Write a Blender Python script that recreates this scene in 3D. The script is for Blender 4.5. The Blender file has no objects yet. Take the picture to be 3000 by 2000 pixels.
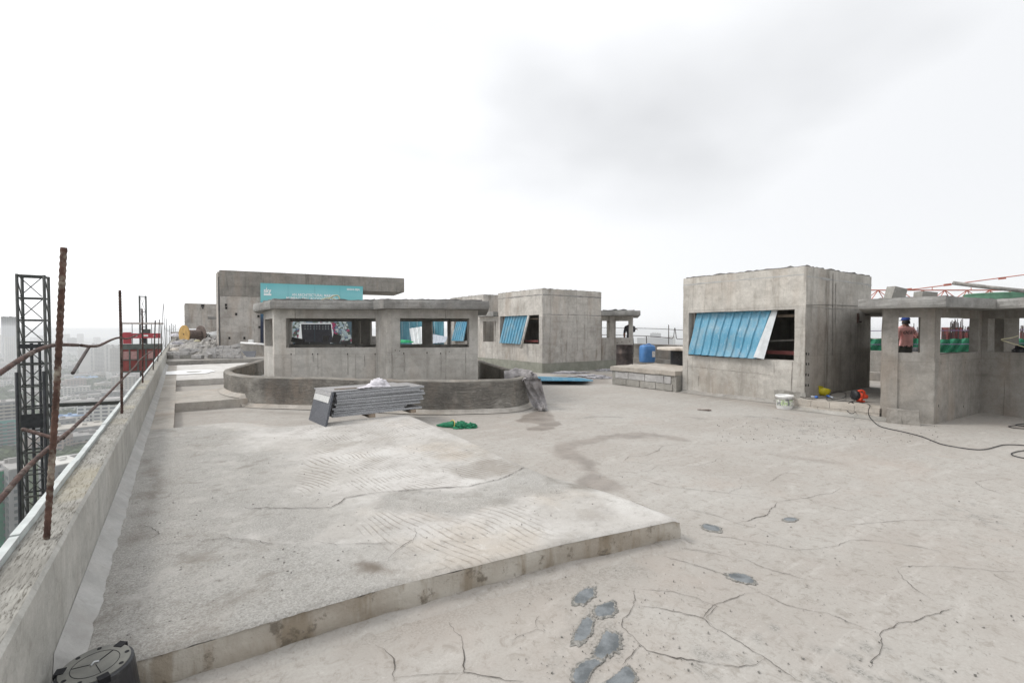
import bpy, math, random
import numpy as np
from mathutils import Vector, Matrix, noise as mnoise
random.seed(7)
R = math.radians
scene = bpy.context.scene
col = scene.collection

# ------------------------------------------------------------ camera
EYE = 1.55
FPX = 1400.0                      # focal length for a 3000 px wide frame
PITCH = R(1.35)
TH = math.atan(976 / 1400.0)      # the view is turned this far right of the parapet
cam_data = bpy.data.cameras.new('camera')
cam_data.sensor_width = 36.0
cam_data.lens = FPX / 3000 * 36
cam_data.clip_start = 0.05
cam_data.clip_end = 40000
cam = bpy.data.objects.new('camera', cam_data)
col.objects.link(cam)
cam.location = (0, 0, EYE)
cam.rotation_euler = (R(90) - PITCH, 0, -TH)
scene.camera = cam

# ------------------------------------------------------------ sky, sun, exposure
SUN_DIR = Vector((math.cos(R(48)) * -0.80, math.cos(R(48)) * 0.60, math.sin(R(48)))).normalized()
world = bpy.data.worlds.new('World')
scene.world = world
world.use_nodes = True
wn, wl = world.node_tree.nodes, world.node_tree.links
wn.clear()
def W(t, **k):
    n = wn.new(t)
    for a, b in k.items():
        setattr(n, a, b)
    return n
wo = W('ShaderNodeOutputWorld'); bg = W('ShaderNodeBackground'); wl.new(bg.outputs[0], wo.inputs[0])
sky = W('ShaderNodeTexSky', sky_type='NISHITA', sun_disc=False)
sky.sun_elevation = R(48)
sky.sun_rotation = math.atan2(SUN_DIR.x, SUN_DIR.y)
sky.air_density = 1.0; sky.dust_density = 3.0
tc = W('ShaderNodeTexCoord')
sep = W('ShaderNodeSeparateXYZ'); wl.new(tc.outputs['Generated'], sep.inputs[0])
def wmath(op, a, b=0.0, clamp=False):
    n = W('ShaderNodeMath', operation=op); n.use_clamp = clamp
    for i, v in enumerate((a, b)):
        if hasattr(v, 'is_output') or isinstance(v, bpy.types.NodeSocket): wl.new(v, n.inputs[i])
        else: n.inputs[i].default_value = v
    return n.outputs[0]
# cloud layer seen on a flat deck high overhead
zc = wmath('ADD', wmath('MAXIMUM', sep.outputs['Z'], 0.0), 0.22)
comb = W('ShaderNodeCombineXYZ')
wl.new(wmath('DIVIDE', sep.outputs['X'], zc), comb.inputs[0])
wl.new(wmath('DIVIDE', sep.outputs['Y'], zc), comb.inputs[1])
nz = W('ShaderNodeTexNoise'); nz.inputs['Scale'].default_value = 0.85; nz.inputs['Detail'].default_value = 5
nz.inputs['Roughness'].default_value = 0.42
mp = W('ShaderNodeMapping'); mp.inputs['Location'].default_value = (3.15, 7.7, 0.0)
wl.new(comb.outputs[0], mp.inputs[0]); wl.new(mp.outputs[0], nz.inputs['Vector'])
cr = W('ShaderNodeValToRGB')
cr.color_ramp.elements[0].position = 0.48; cr.color_ramp.elements[0].color = (0, 0, 0, 1)
cr.color_ramp.elements[1].position = 0.68; cr.color_ramp.elements[1].color = (1, 1, 1, 1)
wl.new(nz.outputs[0], cr.inputs[0])
# brightness of the veil: brightest round the hidden sun
dt = W('ShaderNodeVectorMath', operation='DOT_PRODUCT'); dt.inputs[1].default_value = SUN_DIR
wl.new(tc.outputs['Generated'], dt.inputs[0])
glow = wmath('POWER', wmath('MULTIPLY', wmath('ADD', dt.outputs['Value'], 1.0), 0.5), 3.0)
veil = wmath('ADD', wmath('MULTIPLY', glow, 1.0), 0.93)
horz = wmath('POWER', wmath('SUBTRACT', 1.0, wmath('ABSOLUTE', sep.outputs['Z'])), 5.0)
veil = wmath('ADD', veil, wmath('MULTIPLY', horz, 0.12))
lowf = wmath('MULTIPLY', wmath('SUBTRACT', sep.outputs['Z'], 0.17), 6.0, True)
shade = wmath('SUBTRACT', 1.0, wmath('MULTIPLY', wmath('MULTIPLY', cr.outputs[0], lowf), 0.26))
veil = wmath('MULTIPLY', veil, shade)
vc = W('ShaderNodeVectorMath', operation='SCALE'); vc.inputs[0].default_value = (0.985, 0.995, 1.01)
wl.new(veil, vc.inputs['Scale'])
sk = W('ShaderNodeVectorMath', operation='SCALE'); sk.inputs['Scale'].default_value = 0.10
wl.new(sky.outputs[0], sk.inputs[0])
mx = W('ShaderNodeMix', data_type='RGBA'); mx.inputs[0].default_value = 0.90
wl.new(sk.outputs[0], mx.inputs[6]); wl.new(vc.outputs[0], mx.inputs[7])
wl.new(mx.outputs[2], bg.inputs[0])
bg.inputs['Strength'].default_value = 1.0

sun_data = bpy.data.lights.new('sun', 'SUN')
sun_data.energy = 1.5
sun_data.angle = R(14)
sun_data.color = (1.0, 0.965, 0.91)
sun = bpy.data.objects.new('sun', sun_data)
col.objects.link(sun)
sun.rotation_euler = SUN_DIR.to_track_quat('Z', 'Y').to_euler()

vs = scene.view_settings
vs.view_transform = 'Standard'; vs.look = 'None'; vs.exposure = 0.0; vs.gamma = 1.0
vs.use_curve_mapping = False
scene.cycles.volume_bounces = 1
scene.cycles.max_bounces = 8
scene.cycles.diffuse_bounces = 5
scene.cycles.use_denoising = True

# ------------------------------------------------------------ measuring helpers
CT, ST, CP, SP = math.cos(TH), math.sin(TH), math.cos(PITCH), math.sin(PITCH)
def ray(x, y):
    X = (x - 1500) / FPX; Y = -(y - 1000) / FPX
    cx, cy, cz = X, CP + Y * SP, -SP + Y * CP
    return cx * CT + cy * ST, -cx * ST + cy * CT, cz
def P(x, y, z):                    # where the sight line meets the level z
    d = ray(x, y); t = (z - EYE) / d[2]
    return Vector((d[0] * t, d[1] * t, z))
def D(x, y, dep):                  # where it is dep metres out
    d = ray(x, y); t = dep / (d[0] * ST + d[1] * CT)
    return Vector((d[0] * t, d[1] * t, EYE + d[2] * t))
def V(x, y, p0, p1):               # where it meets an upright plane through p0, p1
    d = ray(x, y); n = (p1[1] - p0[1], -(p1[0] - p0[0]))
    t = (p0[0] * n[0] + p0[1] * n[1]) / (d[0] * n[0] + d[1] * n[1])
    return Vector((d[0] * t, d[1] * t, EYE + d[2] * t))
def VX(x, y, X): return V(x, y, (X, 0), (X, 1))
def VY(x, y, Y): return V(x, y, (0, Y), (1, Y))

# ------------------------------------------------------------ objects
WO = {}
ORD = ['first', 'second', 'third', 'fourth', 'fifth', 'sixth', 'seventh', 'eighth', 'ninth', 'tenth', 'eleventh',
       'twelfth', 'thirteenth', 'fourteenth', 'fifteenth', 'sixteenth', 'seventeenth', 'eighteenth', 'nineteenth', 'twentieth']
ORD += ['twenty-' + o_ for o_ in ORD[:9]] + ['thirtieth'] + ['thirty-' + o_ for o_ in ORD[:9]] + ['fortieth']
def tag(o, label=None, cat=None, group=None, kind=None):
    if label: o['label'] = label
    if cat: o['category'] = cat
    if group: o['group'] = group
    if kind: o['kind'] = kind
    return o
def thing(name, label, cat, loc=(0, 0, 0), rot=None, group=None, kind=None):
    o = bpy.data.objects.new(name, None)
    o.empty_display_size = 0.2
    col.objects.link(o)
    o.location = loc
    if rot is not None: o.rotation_euler = rot
    WO[o.name] = Vector(loc)
    return tag(o, label, cat, group, kind)
def link(name, me, mat, parent=None, off=Vector((0, 0, 0))):
    o = bpy.data.objects.new(name, me)
    col.objects.link(o)
    if mat is not None and not me.materials: me.materials.append(mat)
    if parent is not None: o.parent = parent
    WO[o.name] = Vector(off)
    return o
class MB:
    """collects faces and links them as one mesh"""
    def __init__(s): s.v = []; s.f = []; s.mi = []
    def add(s, v, f):
        n = len(s.v); s.v += [tuple(p) for p in v]; s.f += [tuple(i + n for i in q) for q in f]; return s
    def box(s, x0, x1, y0, y1, z0, z1):
        return s.add([(x0, y0, z0), (x1, y0, z0), (x1, y1, z0), (x0, y1, z0), (x0, y0, z1), (x1, y0, z1), (x1, y1, z1), (x0, y1, z1)],
                     [(0, 3, 2, 1), (4, 5, 6, 7), (0, 1, 5, 4), (1, 2, 6, 5), (2, 3, 7, 6), (3, 0, 4, 7)])
    def obox(s, c, h, rot=Matrix.Identity(3)):
        c = Vector(c); vs_ = []
        for dz in (-1, 1):
            for dx, dy in ((-1, -1), (1, -1), (1, 1), (-1, 1)):
                vs_.append(c + rot @ Vector((dx * h[0], dy * h[1], dz * h[2])))
        return s.add(vs_, [(0, 3, 2, 1), (4, 5, 6, 7), (0, 1, 5, 4), (1, 2, 6, 5), (2, 3, 7, 6), (3, 0, 4, 7)])
    def bar(s, p, q, w, h=None):
        p, q = Vector(p), Vector(q); h = h or w
        d = q - p; L = d.length
        rot = d.to_track_quat('Y', 'Z').to_matrix()
        return s.obox((p + q) / 2, (w / 2, L / 2, h / 2), rot)
    def tube(s, pts, r, n=8, cap=True, rs=None):
        pts = [Vector(p) for p in pts]; m = len(pts); base = len(s.v)
        up = None
        for i, p in enumerate(pts):
            t = (pts[min(i + 1, m - 1)] - pts[max(i - 1, 0)]).normalized()
            if up is None: up = t.orthogonal().normalized()
            up = (up - t * up.dot(t)).normalized(); sd = t.cross(up)
            rr = rs[i] if rs else r
            for k in range(n):
                a = 2 * math.pi * k / n
                s.v.append(tuple(p + (up * math.cos(a) + sd * math.sin(a)) * rr))
        for i in range(m - 1):
            for k in range(n):
                k2 = (k + 1) % n
                s.f.append((base + i * n + k, base + i * n + k2, base + (i + 1) * n + k2, base + (i + 1) * n + k))
        if cap:
            s.f.append(tuple(base + k for k in reversed(range(n))))
            s.f.append(tuple(base + (m - 1) * n + k for k in range(n)))
        return s
    def lathe(s, prof, c=(0, 0, 0), n=24, rot=None, close=True):
        c = Vector(c); base = len(s.v); m = len(prof)
        for r, z in prof:
            for k in range(n):
                a = 2 * math.pi * k / n; p = Vector((r * math.cos(a), r * math.sin(a), z))
                s.v.append(tuple(c + (rot @ p if rot else p)))
        for i in range(m - 1):
            for k in range(n):
                k2 = (k + 1) % n
                s.f.append((base + i * n + k, base + i * n + k2, base + (i + 1) * n + k2, base + (i + 1) * n + k))
        if close:
            s.f.append(tuple(base + k for k in reversed(range(n))))
            s.f.append(tuple(base + (m - 1) * n + k for k in range(n)))
        return s
    def prism(s, poly, z0, z1):
        n = len(poly); a = sum(poly[i][0] * poly[(i + 1) % n][1] - poly[(i + 1) % n][0] * poly[i][1] for i in range(n))
        if a < 0: poly = poly[::-1]
        v = [(p[0], p[1], z0) for p in poly] + [(p[0], p[1], z1) for p in poly]
        f = [tuple(reversed(range(n))), tuple(range(n, 2 * n))] + [(i, (i + 1) % n, n + (i + 1) % n, n + i) for i in range(n)]
        return s.add(v, f)
    def grid(s, rows):
        m = len(rows[0]); base = len(s.v)
        for r in rows: s.v += [tuple(p) for p in r]
        for i in range(len(rows) - 1):
            for j in range(m - 1):
                a = base + i * m + j; s.f.append((a, a + 1, a + m + 1, a + m))
        return s
    def cells(s, O, U, Vv, N, us, vs_, solid, t):
        """upright slab built from cells with openings left out; outer skin only, shared vertices"""
        key = {}
        def vid(i, j, k):
            if (i, j, k) not in key:
                key[(i, j, k)] = len(s.v); s.v.append(tuple(O + U * us[i] + Vv * vs_[j] + N * (t * k)))
            return key[(i, j, k)]
        nu, nv = len(us) - 1, len(vs_) - 1
        ok = lambda i, j: 0 <= i < nu and 0 <= j < nv and solid[i][j]
        for i in range(nu):
            for j in range(nv):
                if not solid[i][j]: continue
                s.f.append((vid(i, j, 0), vid(i + 1, j, 0), vid(i + 1, j + 1, 0), vid(i, j + 1, 0)))
                s.f.append((vid(i, j, 1), vid(i, j + 1, 1), vid(i + 1, j + 1, 1), vid(i + 1, j, 1)))
                if not ok(i - 1, j): s.f.append((vid(i, j, 0), vid(i, j + 1, 0), vid(i, j + 1, 1), vid(i, j, 1)))
                if not ok(i + 1, j): s.f.append((vid(i + 1, j, 0), vid(i + 1, j, 1), vid(i + 1, j + 1, 1), vid(i + 1, j + 1, 0)))
                if not ok(i, j - 1): s.f.append((vid(i, j, 0), vid(i, j, 1), vid(i + 1, j, 1), vid(i + 1, j, 0)))
                if not ok(i, j + 1): s.f.append((vid(i, j + 1, 0), vid(i + 1, j + 1, 0), vid(i + 1, j + 1, 1), vid(i, j + 1, 1)))
        return s
    def wall(s, p0, p1, z0, z1, t, holes=(), step=0.22):
        """outer face runs p0>p1; thickness t to the left of that run; holes (s0,s1,za,zb)"""
        p0, p1 = Vector((p0[0], p0[1], 0)), Vector((p1[0], p1[1], 0))
        L = (p1 - p0).length; U = (p1 - p0) / L; N = Vector((-U.y, U.x, 0))
        def cuts(a, b, extra):
            c = sorted({a, b, *[e for e in extra if a < e < b]}); out = [c[0]]
            for q in c[1:]:
                n = max(1, int(round((q - out[-1]) / step))); st = out[-1]
                out += [st + (q - st) * (k + 1) / n for k in range(n)]
            return out
        us = cuts(0, L, [h[0] for h in holes] + [h[1] for h in holes])
        vs_ = cuts(z0, z1, [h[2] for h in holes] + [h[3] for h in holes])
        solid = [[not any(h[0] <= (us[i] + us[i + 1]) / 2 <= h[1] and h[2] <= (vs_[j] + vs_[j + 1]) / 2 <= h[3] for h in holes)
                  for j in range(len(vs_) - 1)] for i in range(len(us) - 1)]
        return s.cells(p0, U, Vector((0, 0, 1)), N, us, vs_, solid, t)
    def slab(s, poly_or_rect, z0, z1, step=0.25):
        x0, x1, y0, y1 = poly_or_rect
        nx = max(1, int((x1 - x0) / step)); ny = max(1, int((y1 - y0) / step))
        us = [(x1 - x0) * i / nx for i in range(nx + 1)]; vs_ = [(y1 - y0) * i / ny for i in range(ny + 1)]
        return s.cells(Vector((x0, y0, z0)), Vector((1, 0, 0)), Vector((0, 1, 0)), Vector((0, 0, 1)), us, vs_,
                       [[True] * ny for _ in range(nx)], z1 - z0)
    def rough(s, amp=0.006, sc=4.0):
        for i, p in enumerate(s.v):
            q = mnoise.noise_vector(Vector(p) * sc) + 0.5 * mnoise.noise_vector(Vector(p) * sc * 3.1)
            s.v[i] = (p[0] + q.x * amp, p[1] + q.y * amp, p[2] + q.z * amp)
        return s
    def build(s, name, mat, parent=None, label=None, cat=None, group=None, kind=None, smooth=False, local=False, mats=None):
        off = Vector((0, 0, 0))
        if parent is not None and not local: off = WO[parent.name]
        me = bpy.data.meshes.new(name)
        v = s.v if off.length == 0 else [(p[0] - off.x, p[1] - off.y, p[2] - off.z) for p in s.v]
        me.from_pydata(v, [], s.f)
        if mats:
            for m in mats: me.materials.append(m)
            me.polygons.foreach_set('material_index', s.mi)
        me.validate(); me.update()
        if smooth: me.polygons.foreach_set('use_smooth', [True] * len(me.polygons))
        o = link(name, me, mat if not mats else None, parent, off)
        return tag(o, label, cat, group, kind)
def dup(o, parent=None, name=None):
    c = o.copy(); col.objects.link(c); c.parent = parent; WO[c.name] = WO.get(o.name, Vector((0, 0, 0)))
    if parent is not None:
        for k in ('label', 'category', 'group'):
            pass
    for ch in list(o.children): dup(ch, c)
    return c

# ------------------------------------------------------------ material helpers
class NT:
    def __init__(s, name):
        s.m = bpy.data.materials.new(name); s.m.use_nodes = True
        s.t = s.m.node_tree; s.n = s.t.nodes; s.l = s.t.links
        s.b = s.n['Principled BSDF']; s.tc = s.n.new('ShaderNodeTexCoord')
    def put(s, sock, v):
        if isinstance(v, bpy.types.NodeSocket): s.l.new(v, sock)
        elif v is not None:
            if isinstance(v, (tuple, list)) and len(v) == 3 and sock.type == 'RGBA': v = (*v, 1)
            sock.default_value = v
    def vec(s, scale=(1, 1, 1), loc=(0, 0, 0), rot=(0, 0, 0), src=None):
        n = s.n.new('ShaderNodeMapping'); s.l.new(src or s.tc.outputs['Object'], n.inputs[0])
        n.inputs['Scale'].default_value = scale; n.inputs['Location'].default_value = loc; n.inputs['Rotation'].default_value = rot
        return n.outputs[0]
    def noise(s, scale, detail=4, rough=0.55, vec=None, dist=0.0):
        n = s.n.new('ShaderNodeTexNoise'); s.l.new(vec or s.tc.outputs['Object'], n.inputs['Vector'])
        n.inputs['Scale'].default_value = scale; n.inputs['Detail'].default_value = detail
        n.inputs['Roughness'].default_value = rough; n.inputs['Distortion'].default_value = dist
        return n.outputs[0]
    def vor(s, scale, vec=None, feature='F1', out=0, rnd=1.0):
        n = s.n.new('ShaderNodeTexVoronoi'); n.feature = feature; s.l.new(vec or s.tc.outputs['Object'], n.inputs['Vector'])
        n.inputs['Scale'].default_value = scale; n.inputs['Randomness'].default_value = rnd
        return n.outputs[out]
    def wave(s, scale, dist, detail=2, dscale=1.0, vec=None, prof='SIN', direction='X'):
        n = s.n.new('ShaderNodeTexWave'); n.wave_profile = prof; n.bands_direction = direction
        s.l.new(vec or s.tc.outputs['Object'], n.inputs['Vector'])
        n.inputs['Scale'].default_value = scale; n.inputs['Distortion'].default_value = dist
        n.inputs['Detail'].default_value = detail; n.inputs['Detail Scale'].default_value = dscale
        return n.outputs[1]
    def ramp(s, fac, a, b, ca=0.0, cb=1.0):
        n = s.n.new('ShaderNodeMapRange'); n.interpolation_type = 'SMOOTHSTEP'
        s.put(n.inputs[0], fac)
        for i, v in enumerate((a, b, ca, cb)): n.inputs[i + 1].default_value = v
        return n.outputs[0]
    def mul(s, a, b, op='MULTIPLY'):
        n = s.n.new('ShaderNodeMath'); n.operation = op; s.put(n.inputs[0], a); s.put(n.inputs[1], b); return n.outputs[0]
    def mix(s, fac, a, b, mode='MIX'):
        n = s.n.new('ShaderNodeMix'); n.data_type = 'RGBA'; n.blend_type = mode
        s.put(n.inputs[0], fac); s.put(n.inputs[6], a); s.put(n.inputs[7], b); return n.outputs[2]
    def attr(s, name):
        n = s.n.new('ShaderNodeAttribute'); n.attribute_name = name
        q = s.n.new('ShaderNodeSeparateColor'); s.l.new(n.outputs['Color'], q.inputs[0]); return q.outputs
    def bump(s, h, strength=0.4, dist=0.01):
        n = s.n.new('ShaderNodeBump'); n.inputs['Strength'].default_value = strength; n.inputs['Distance'].default_value = dist
        s.put(n.inputs['Height'], h); s.l.new(n.outputs[0], s.b.inputs['Normal'])
    def fin(s, color, rough=0.9, metal=0.0, spec=0.3):
        s.put(s.b.inputs['Base Color'], color); s.put(s.b.inputs['Roughness'], rough); s.put(s.b.inputs['Metallic'], metal)
        s.b.inputs['Specular IOR Level'].default_value = spec
        return s.m
def simple(name, c, rough=0.6, metal=0.0, var=0.18, scale=6.0, dirt=None, dfac=0.5, spec=0.4, bump=0.0):
    k = NT(name)
    n = k.noise(scale, 5, 0.6)
    lo = tuple(x * (1 - var) for x in c); hi = tuple(min(1, x * (1 + var)) for x in c)
    cc = k.mix(k.ramp(n, 0.3, 0.7), lo, hi)
    if dirt is not None:
        d = k.ramp(k.noise(scale * 0.6, 6, 0.65, k.vec(loc=(5, 3, 1))), 0.5, 0.72)
        cc = k.mix(k.mul(d, dfac), cc, dirt)
    if bump: k.bump(k.noise(scale * 5, 4), bump, 0.01)
    return k.fin(cc, rough, metal, spec)
def concrete(name, c=(0.40, 0.385, 0.36), dark=(0.20, 0.19, 0.175), light=(0.52, 0.50, 0.47), streak=0.55, joints=0.0, jdir=(1, 0),
             warm=0.25, pores=0.5, bump=0.5, seed=0.0, blotch=0.5, scratch=0.0, drips=()):
    k = NT(name)
    big = k.noise(0.9, 5, 0.6, k.vec(loc=(seed, seed * 2, 0)))
    med = k.noise(4.5, 6, 0.65, k.vec(loc=(seed * 3, 1, 2)))
    fine = k.noise(45, 4, 0.7)
    st = k.noise(1.0, 6, 0.68, k.vec(scale=(6, 6, 0.6), loc=(seed, 0, 0)), 0.5)
    st2 = k.noise(1.0, 4, 0.6, k.vec(scale=(22, 22, 0.9), loc=(0, seed, 3)))
    cc = k.mix(k.ramp(med, 0.32, 0.70), tuple(x * 0.86 for x in c), tuple(x * 1.10 for x in c))
    cc = k.mix(k.mul(k.ramp(big, 0.45, 0.68), blotch), cc, dark)
    cc = k.mix(k.mul(k.ramp(k.noise(1.6, 4, 0.6, k.vec(loc=(9, seed, 4))), 0.52, 0.72), blotch), cc, light)
    cc = k.mix(k.mul(k.ramp(st, 0.50, 0.72), streak * 0.9), cc, dark)
    cc = k.mix(k.mul(k.ramp(st2, 0.57, 0.78), streak * 0.35), cc, light)
    mott = k.noise(11, 6, 0.7, k.vec(loc=(seed, 5, 2)), 0.6)
    cc = k.mix(k.mul(k.ramp(mott, 0.50, 0.72), 0.45), cc, dark)
    cc = k.mix(k.mul(k.ramp(mott, 0.46, 0.30), 0.35), cc, light)
    hb_ = k.noise(1.0, 4, 0.6, k.vec(scale=(0.7, 0.7, 5.0), loc=(seed, seed, 1)))
    cc = k.mix(k.mul(k.ramp(hb_, 0.55, 0.72), 0.28), cc, dark)
    cc = k.mix(k.mul(k.ramp(k.noise(0.8, 4, 0.6, k.vec(scale=(2.2, 2.2, 0.6), loc=(3, 8, seed))), 0.48, 0.7), warm), cc, (0.40, 0.31, 0.24))
    h = k.mul(fine, 0.5); h = k.mul(h, k.mul(med, 1.0), 'ADD')
    if joints:
        n = k.n.new('ShaderNodeVectorMath'); n.operation = 'DOT_PRODUCT'; k.l.new(k.tc.outputs['Object'], n.inputs[0]); n.inputs[1].default_value = (jdir[0], jdir[1], 0)
        sz_ = k.n.new('ShaderNodeSeparateXYZ'); k.l.new(k.tc.outputs['Object'], sz_.inputs[0])
        cv_ = k.n.new('ShaderNodeCombineXYZ'); k.l.new(n.outputs['Value'], cv_.inputs[0]); k.l.new(sz_.outputs['Z'], cv_.inputs[1])
        bt = k.n.new('ShaderNodeTexBrick'); k.l.new(cv_.outputs[0], bt.inputs['Vector']); bt.inputs['Scale'].default_value = 1.0
        bt.inputs['Color1'].default_value = (0.80, 0.80, 0.80, 1); bt.inputs['Color2'].default_value = (1.08, 1.07, 1.05, 1); bt.inputs['Mortar'].default_value = (0.62, 0.60, 0.57, 1)
        bt.inputs['Mortar Size'].default_value = 0.005; bt.inputs['Mortar Smooth'].default_value = 0.6; bt.inputs['Brick Width'].default_value = 1.0 / joints; bt.inputs['Row Height'].default_value = 1.02
        cc = k.mix(0.75, cc, bt.outputs['Color'], 'MULTIPLY')
        fr = k.mul(k.mul(n.outputs['Value'], joints), 1.0, 'FRACT')
        ln = k.ramp(k.mul(k.mul(fr, 0.5, 'SUBTRACT'), 0.0, 'ABSOLUTE'), 0.490, 0.498)
        br = k.mul(ln, k.ramp(k.noise(1.3, 3), 0.45, 0.62))
        cc = k.mix(k.mul(br, 0.38), cc, tuple(x * 0.6 for x in dark))
        h = k.mul(h, k.mul(br, 1.5), 'SUBTRACT')
    if pores:
        pz = k.ramp(k.vor(26, k.vec(scale=(1, 1, 0.6))), 0.07, 0.11, 1, 0)
        pz = k.mul(pz, k.ramp(k.noise(2.3, 3), 0.48, 0.66))
        cc = k.mix(k.mul(pz, pores), cc, (0.05, 0.045, 0.04)); h = k.mul(h, pz, 'SUBTRACT')
    for dx_, dw_, axis_ in drips:
        sd_ = k.n.new('ShaderNodeSeparateXYZ'); k.l.new(k.tc.outputs['Object'], sd_.inputs[0])
        off_ = k.mul(k.mul(sd_.outputs[axis_], dx_, 'SUBTRACT'), k.mul(k.mul(k.noise(1.0, 4, 0.6, k.vec(scale=(3, 3, 1.2))), 0.5, 'SUBTRACT'), 0.22), 'ADD')
        md = k.mul(k.ramp(k.mul(off_, 0.0, 'ABSOLUTE'), dw_ * 0.3, dw_, 1, 0), k.ramp(k.noise(1.0, 4, 0.65, k.vec(scale=(9, 9, 1.1), loc=(dx_, 0, 0))), 0.34, 0.60))
        cc = k.mix(k.mul(md, 0.6), cc, (0.11, 0.09, 0.07))
    if scratch:
        sc_ = k.noise(1.0, 6, 0.75, k.vec(scale=(5, 5, 42), rot=(0.05, 0.03, 0)), 0.9)
        sm = k.ramp(sc_, 0.5, 0.62)
        cc = k.mix(k.mul(sm, scratch), cc, light); h = k.mul(h, k.mul(sm, 0.8), 'ADD')
    cc = k.mix(k.mul(k.ramp(fine, 0.35, 0.75), 0.25), cc, dark)
    k.bump(h, bump, 0.015)
    return k.fin(cc, 0.92, 0, 0.2)
# ------------------------------------------------------------ materials
M = {}
M['wall'] = concrete('cast_concrete', c=(0.56, 0.54, 0.505), dark=(0.28, 0.262, 0.235), light=(0.65, 0.63, 0.59), joints=0.9, jdir=(0.8, 0.6), streak=0.5)
M['house'] = concrete('house_concrete', c=(0.55, 0.525, 0.485), dark=(0.26, 0.24, 0.21), light=(0.66, 0.64, 0.60), warm=0.25, streak=0.8, drips=((1.0, 0.13, 0),), joints=0.45, jdir=(0.9, 0.43), seed=3.1)
M['house2'] = concrete('far_house_concrete', c=(0.55, 0.525, 0.49), dark=(0.24, 0.22, 0.195), light=(0.68, 0.66, 0.62), warm=0.3, streak=1.0, joints=0.5, jdir=(0.9, 0.43), seed=6.3)
M['tower'] = concrete('stair_tower_concrete', c=(0.50, 0.47, 0.435), dark=(0.22, 0.20, 0.18), warm=0.35, streak=0.85, blotch=0.6, seed=1.7)
M['towerband'] = concrete('stained_beam_concrete', c=(0.30, 0.28, 0.255), dark=(0.14, 0.13, 0.115), light=(0.36, 0.34, 0.31), warm=0.3, streak=0.9, seed=2.6)
M['eave'] = concrete('eave_concrete', c=(0.31, 0.305, 0.29), dark=(0.13, 0.125, 0.12), light=(0.44, 0.43, 0.41), warm=0.1, streak=0.25, seed=5.2, pores=0.2)
M['crust'] = concrete('broken_screed', c=(0.17, 0.165, 0.16), dark=(0.07, 0.068, 0.065), light=(0.30, 0.29, 0.28), warm=0.1, streak=0, seed=8.8, pores=0, bump=0.9)
M['parapet'] = concrete('parapet_concrete', c=(0.47, 0.46, 0.43), dark=(0.22, 0.215, 0.19), light=(0.54, 0.53, 0.49), streak=0.7, warm=0.1, pores=0.6, seed=4.4, blotch=0.3)
M['ring'] = concrete('wet_rendered_wall', c=(0.25, 0.235, 0.21), dark=(0.09, 0.082, 0.074), light=(0.40, 0.38, 0.345), warm=0.35, streak=0.1, blotch=0.8, seed=7.7, pores=0.2, scratch=0.55, bump=0.9)
M['plinth'] = concrete('green_grey_render', c=(0.27, 0.275, 0.235), dark=(0.18, 0.185, 0.155), light=(0.36, 0.36, 0.31), warm=0.05, streak=0.1, blotch=0.4, pores=0, bump=0.3)
M['platform'] = concrete('old_screed', c=(0.33, 0.315, 0.29), dark=(0.16, 0.15, 0.14), warm=0.25, streak=0.3, seed=9.3)
M['block'] = concrete('aerated_block', c=(0.47, 0.46, 0.45), dark=(0.25, 0.24, 0.235), light=(0.60, 0.59, 0.58), warm=0.08, streak=0.1, blotch=0.4, pores=0.5, seed=1.1, bump=0.8)
M['blockwarm'] = concrete('kerb_block', c=(0.47, 0.43, 0.38), dark=(0.26, 0.24, 0.21), warm=0.25, streak=0.2, blotch=0.4, seed=2.1, bump=0.8)
M['mortar'] = concrete('mortar_joint', c=(0.34, 0.33, 0.305), dark=(0.20, 0.19, 0.17), warm=0.1, streak=0.1, blotch=0.6, pores=0.1, seed=6.0, bump=0.9)
M['fillet'] = concrete('cove_mortar', c=(0.44, 0.435, 0.42), dark=(0.30, 0.29, 0.275), light=(0.52, 0.515, 0.49), warm=0.08, streak=0, blotch=0.35, pores=0.1, bump=0.4)
M['patch'] = None
k = NT('fresh_mortar_patch')
n1 = k.noise(9, 6, 0.65); n2 = k.noise(60, 4, 0.7)
k.bump(k.mul(n1, k.mul(n2, 0.3), 'ADD'), 0.6, 0.02)
M['patch'] = k.fin(k.mix(k.ramp(n1, 0.35, 0.65), (0.095, 0.105, 0.11), (0.20, 0.215, 0.225)), k.ramp(n1, 0.3, 0.7, 0.55, 0.85), 0, 0.4)
k = NT('patch_rim'); n1 = k.noise(40, 5, 0.7)
k.bump(n1, 0.9, 0.02)
M['rim'] = k.fin(k.mix(k.ramp(n1, 0.35, 0.65), (0.17, 0.165, 0.15), (0.36, 0.345, 0.32)), 0.9)
M['crack'] = simple('crack_shadow', (0.085, 0.075, 0.065), 0.95, var=0.4, scale=20)
M['rebar'] = simple('rusty_rebar', (0.075, 0.042, 0.034), 0.75, 0.25, var=0.5, scale=25, dirt=(0.34, 0.31, 0.27), dfac=0.45, bump=0.6)
M['rebarlight'] = simple('cement_crusted_rebar', (0.10, 0.055, 0.042), 0.85, 0.1, var=0.45, scale=16, dirt=(0.42, 0.38, 0.31), dfac=1.0, bump=0.8)
M['rebardark'] = simple('dark_rebar', (0.075, 0.06, 0.055), 0.7, 0.3, var=0.4, scale=25)
M['strip'] = simple('white_edge_strip', (0.50, 0.53, 0.52), 0.6, 0.0, var=0.12, scale=9, dirt=(0.36, 0.35, 0.32), dfac=0.6)
M['mast'] = simple('weathered_steel', (0.062, 0.066, 0.063), 0.6, 0.35, var=0.3, scale=5, dirt=(0.10, 0.085, 0.07), dfac=0.6)
M['black'] = simple('greasy_black_steel', (0.025, 0.027, 0.03), 0.5, 0.3, var=0.4, scale=8)
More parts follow.
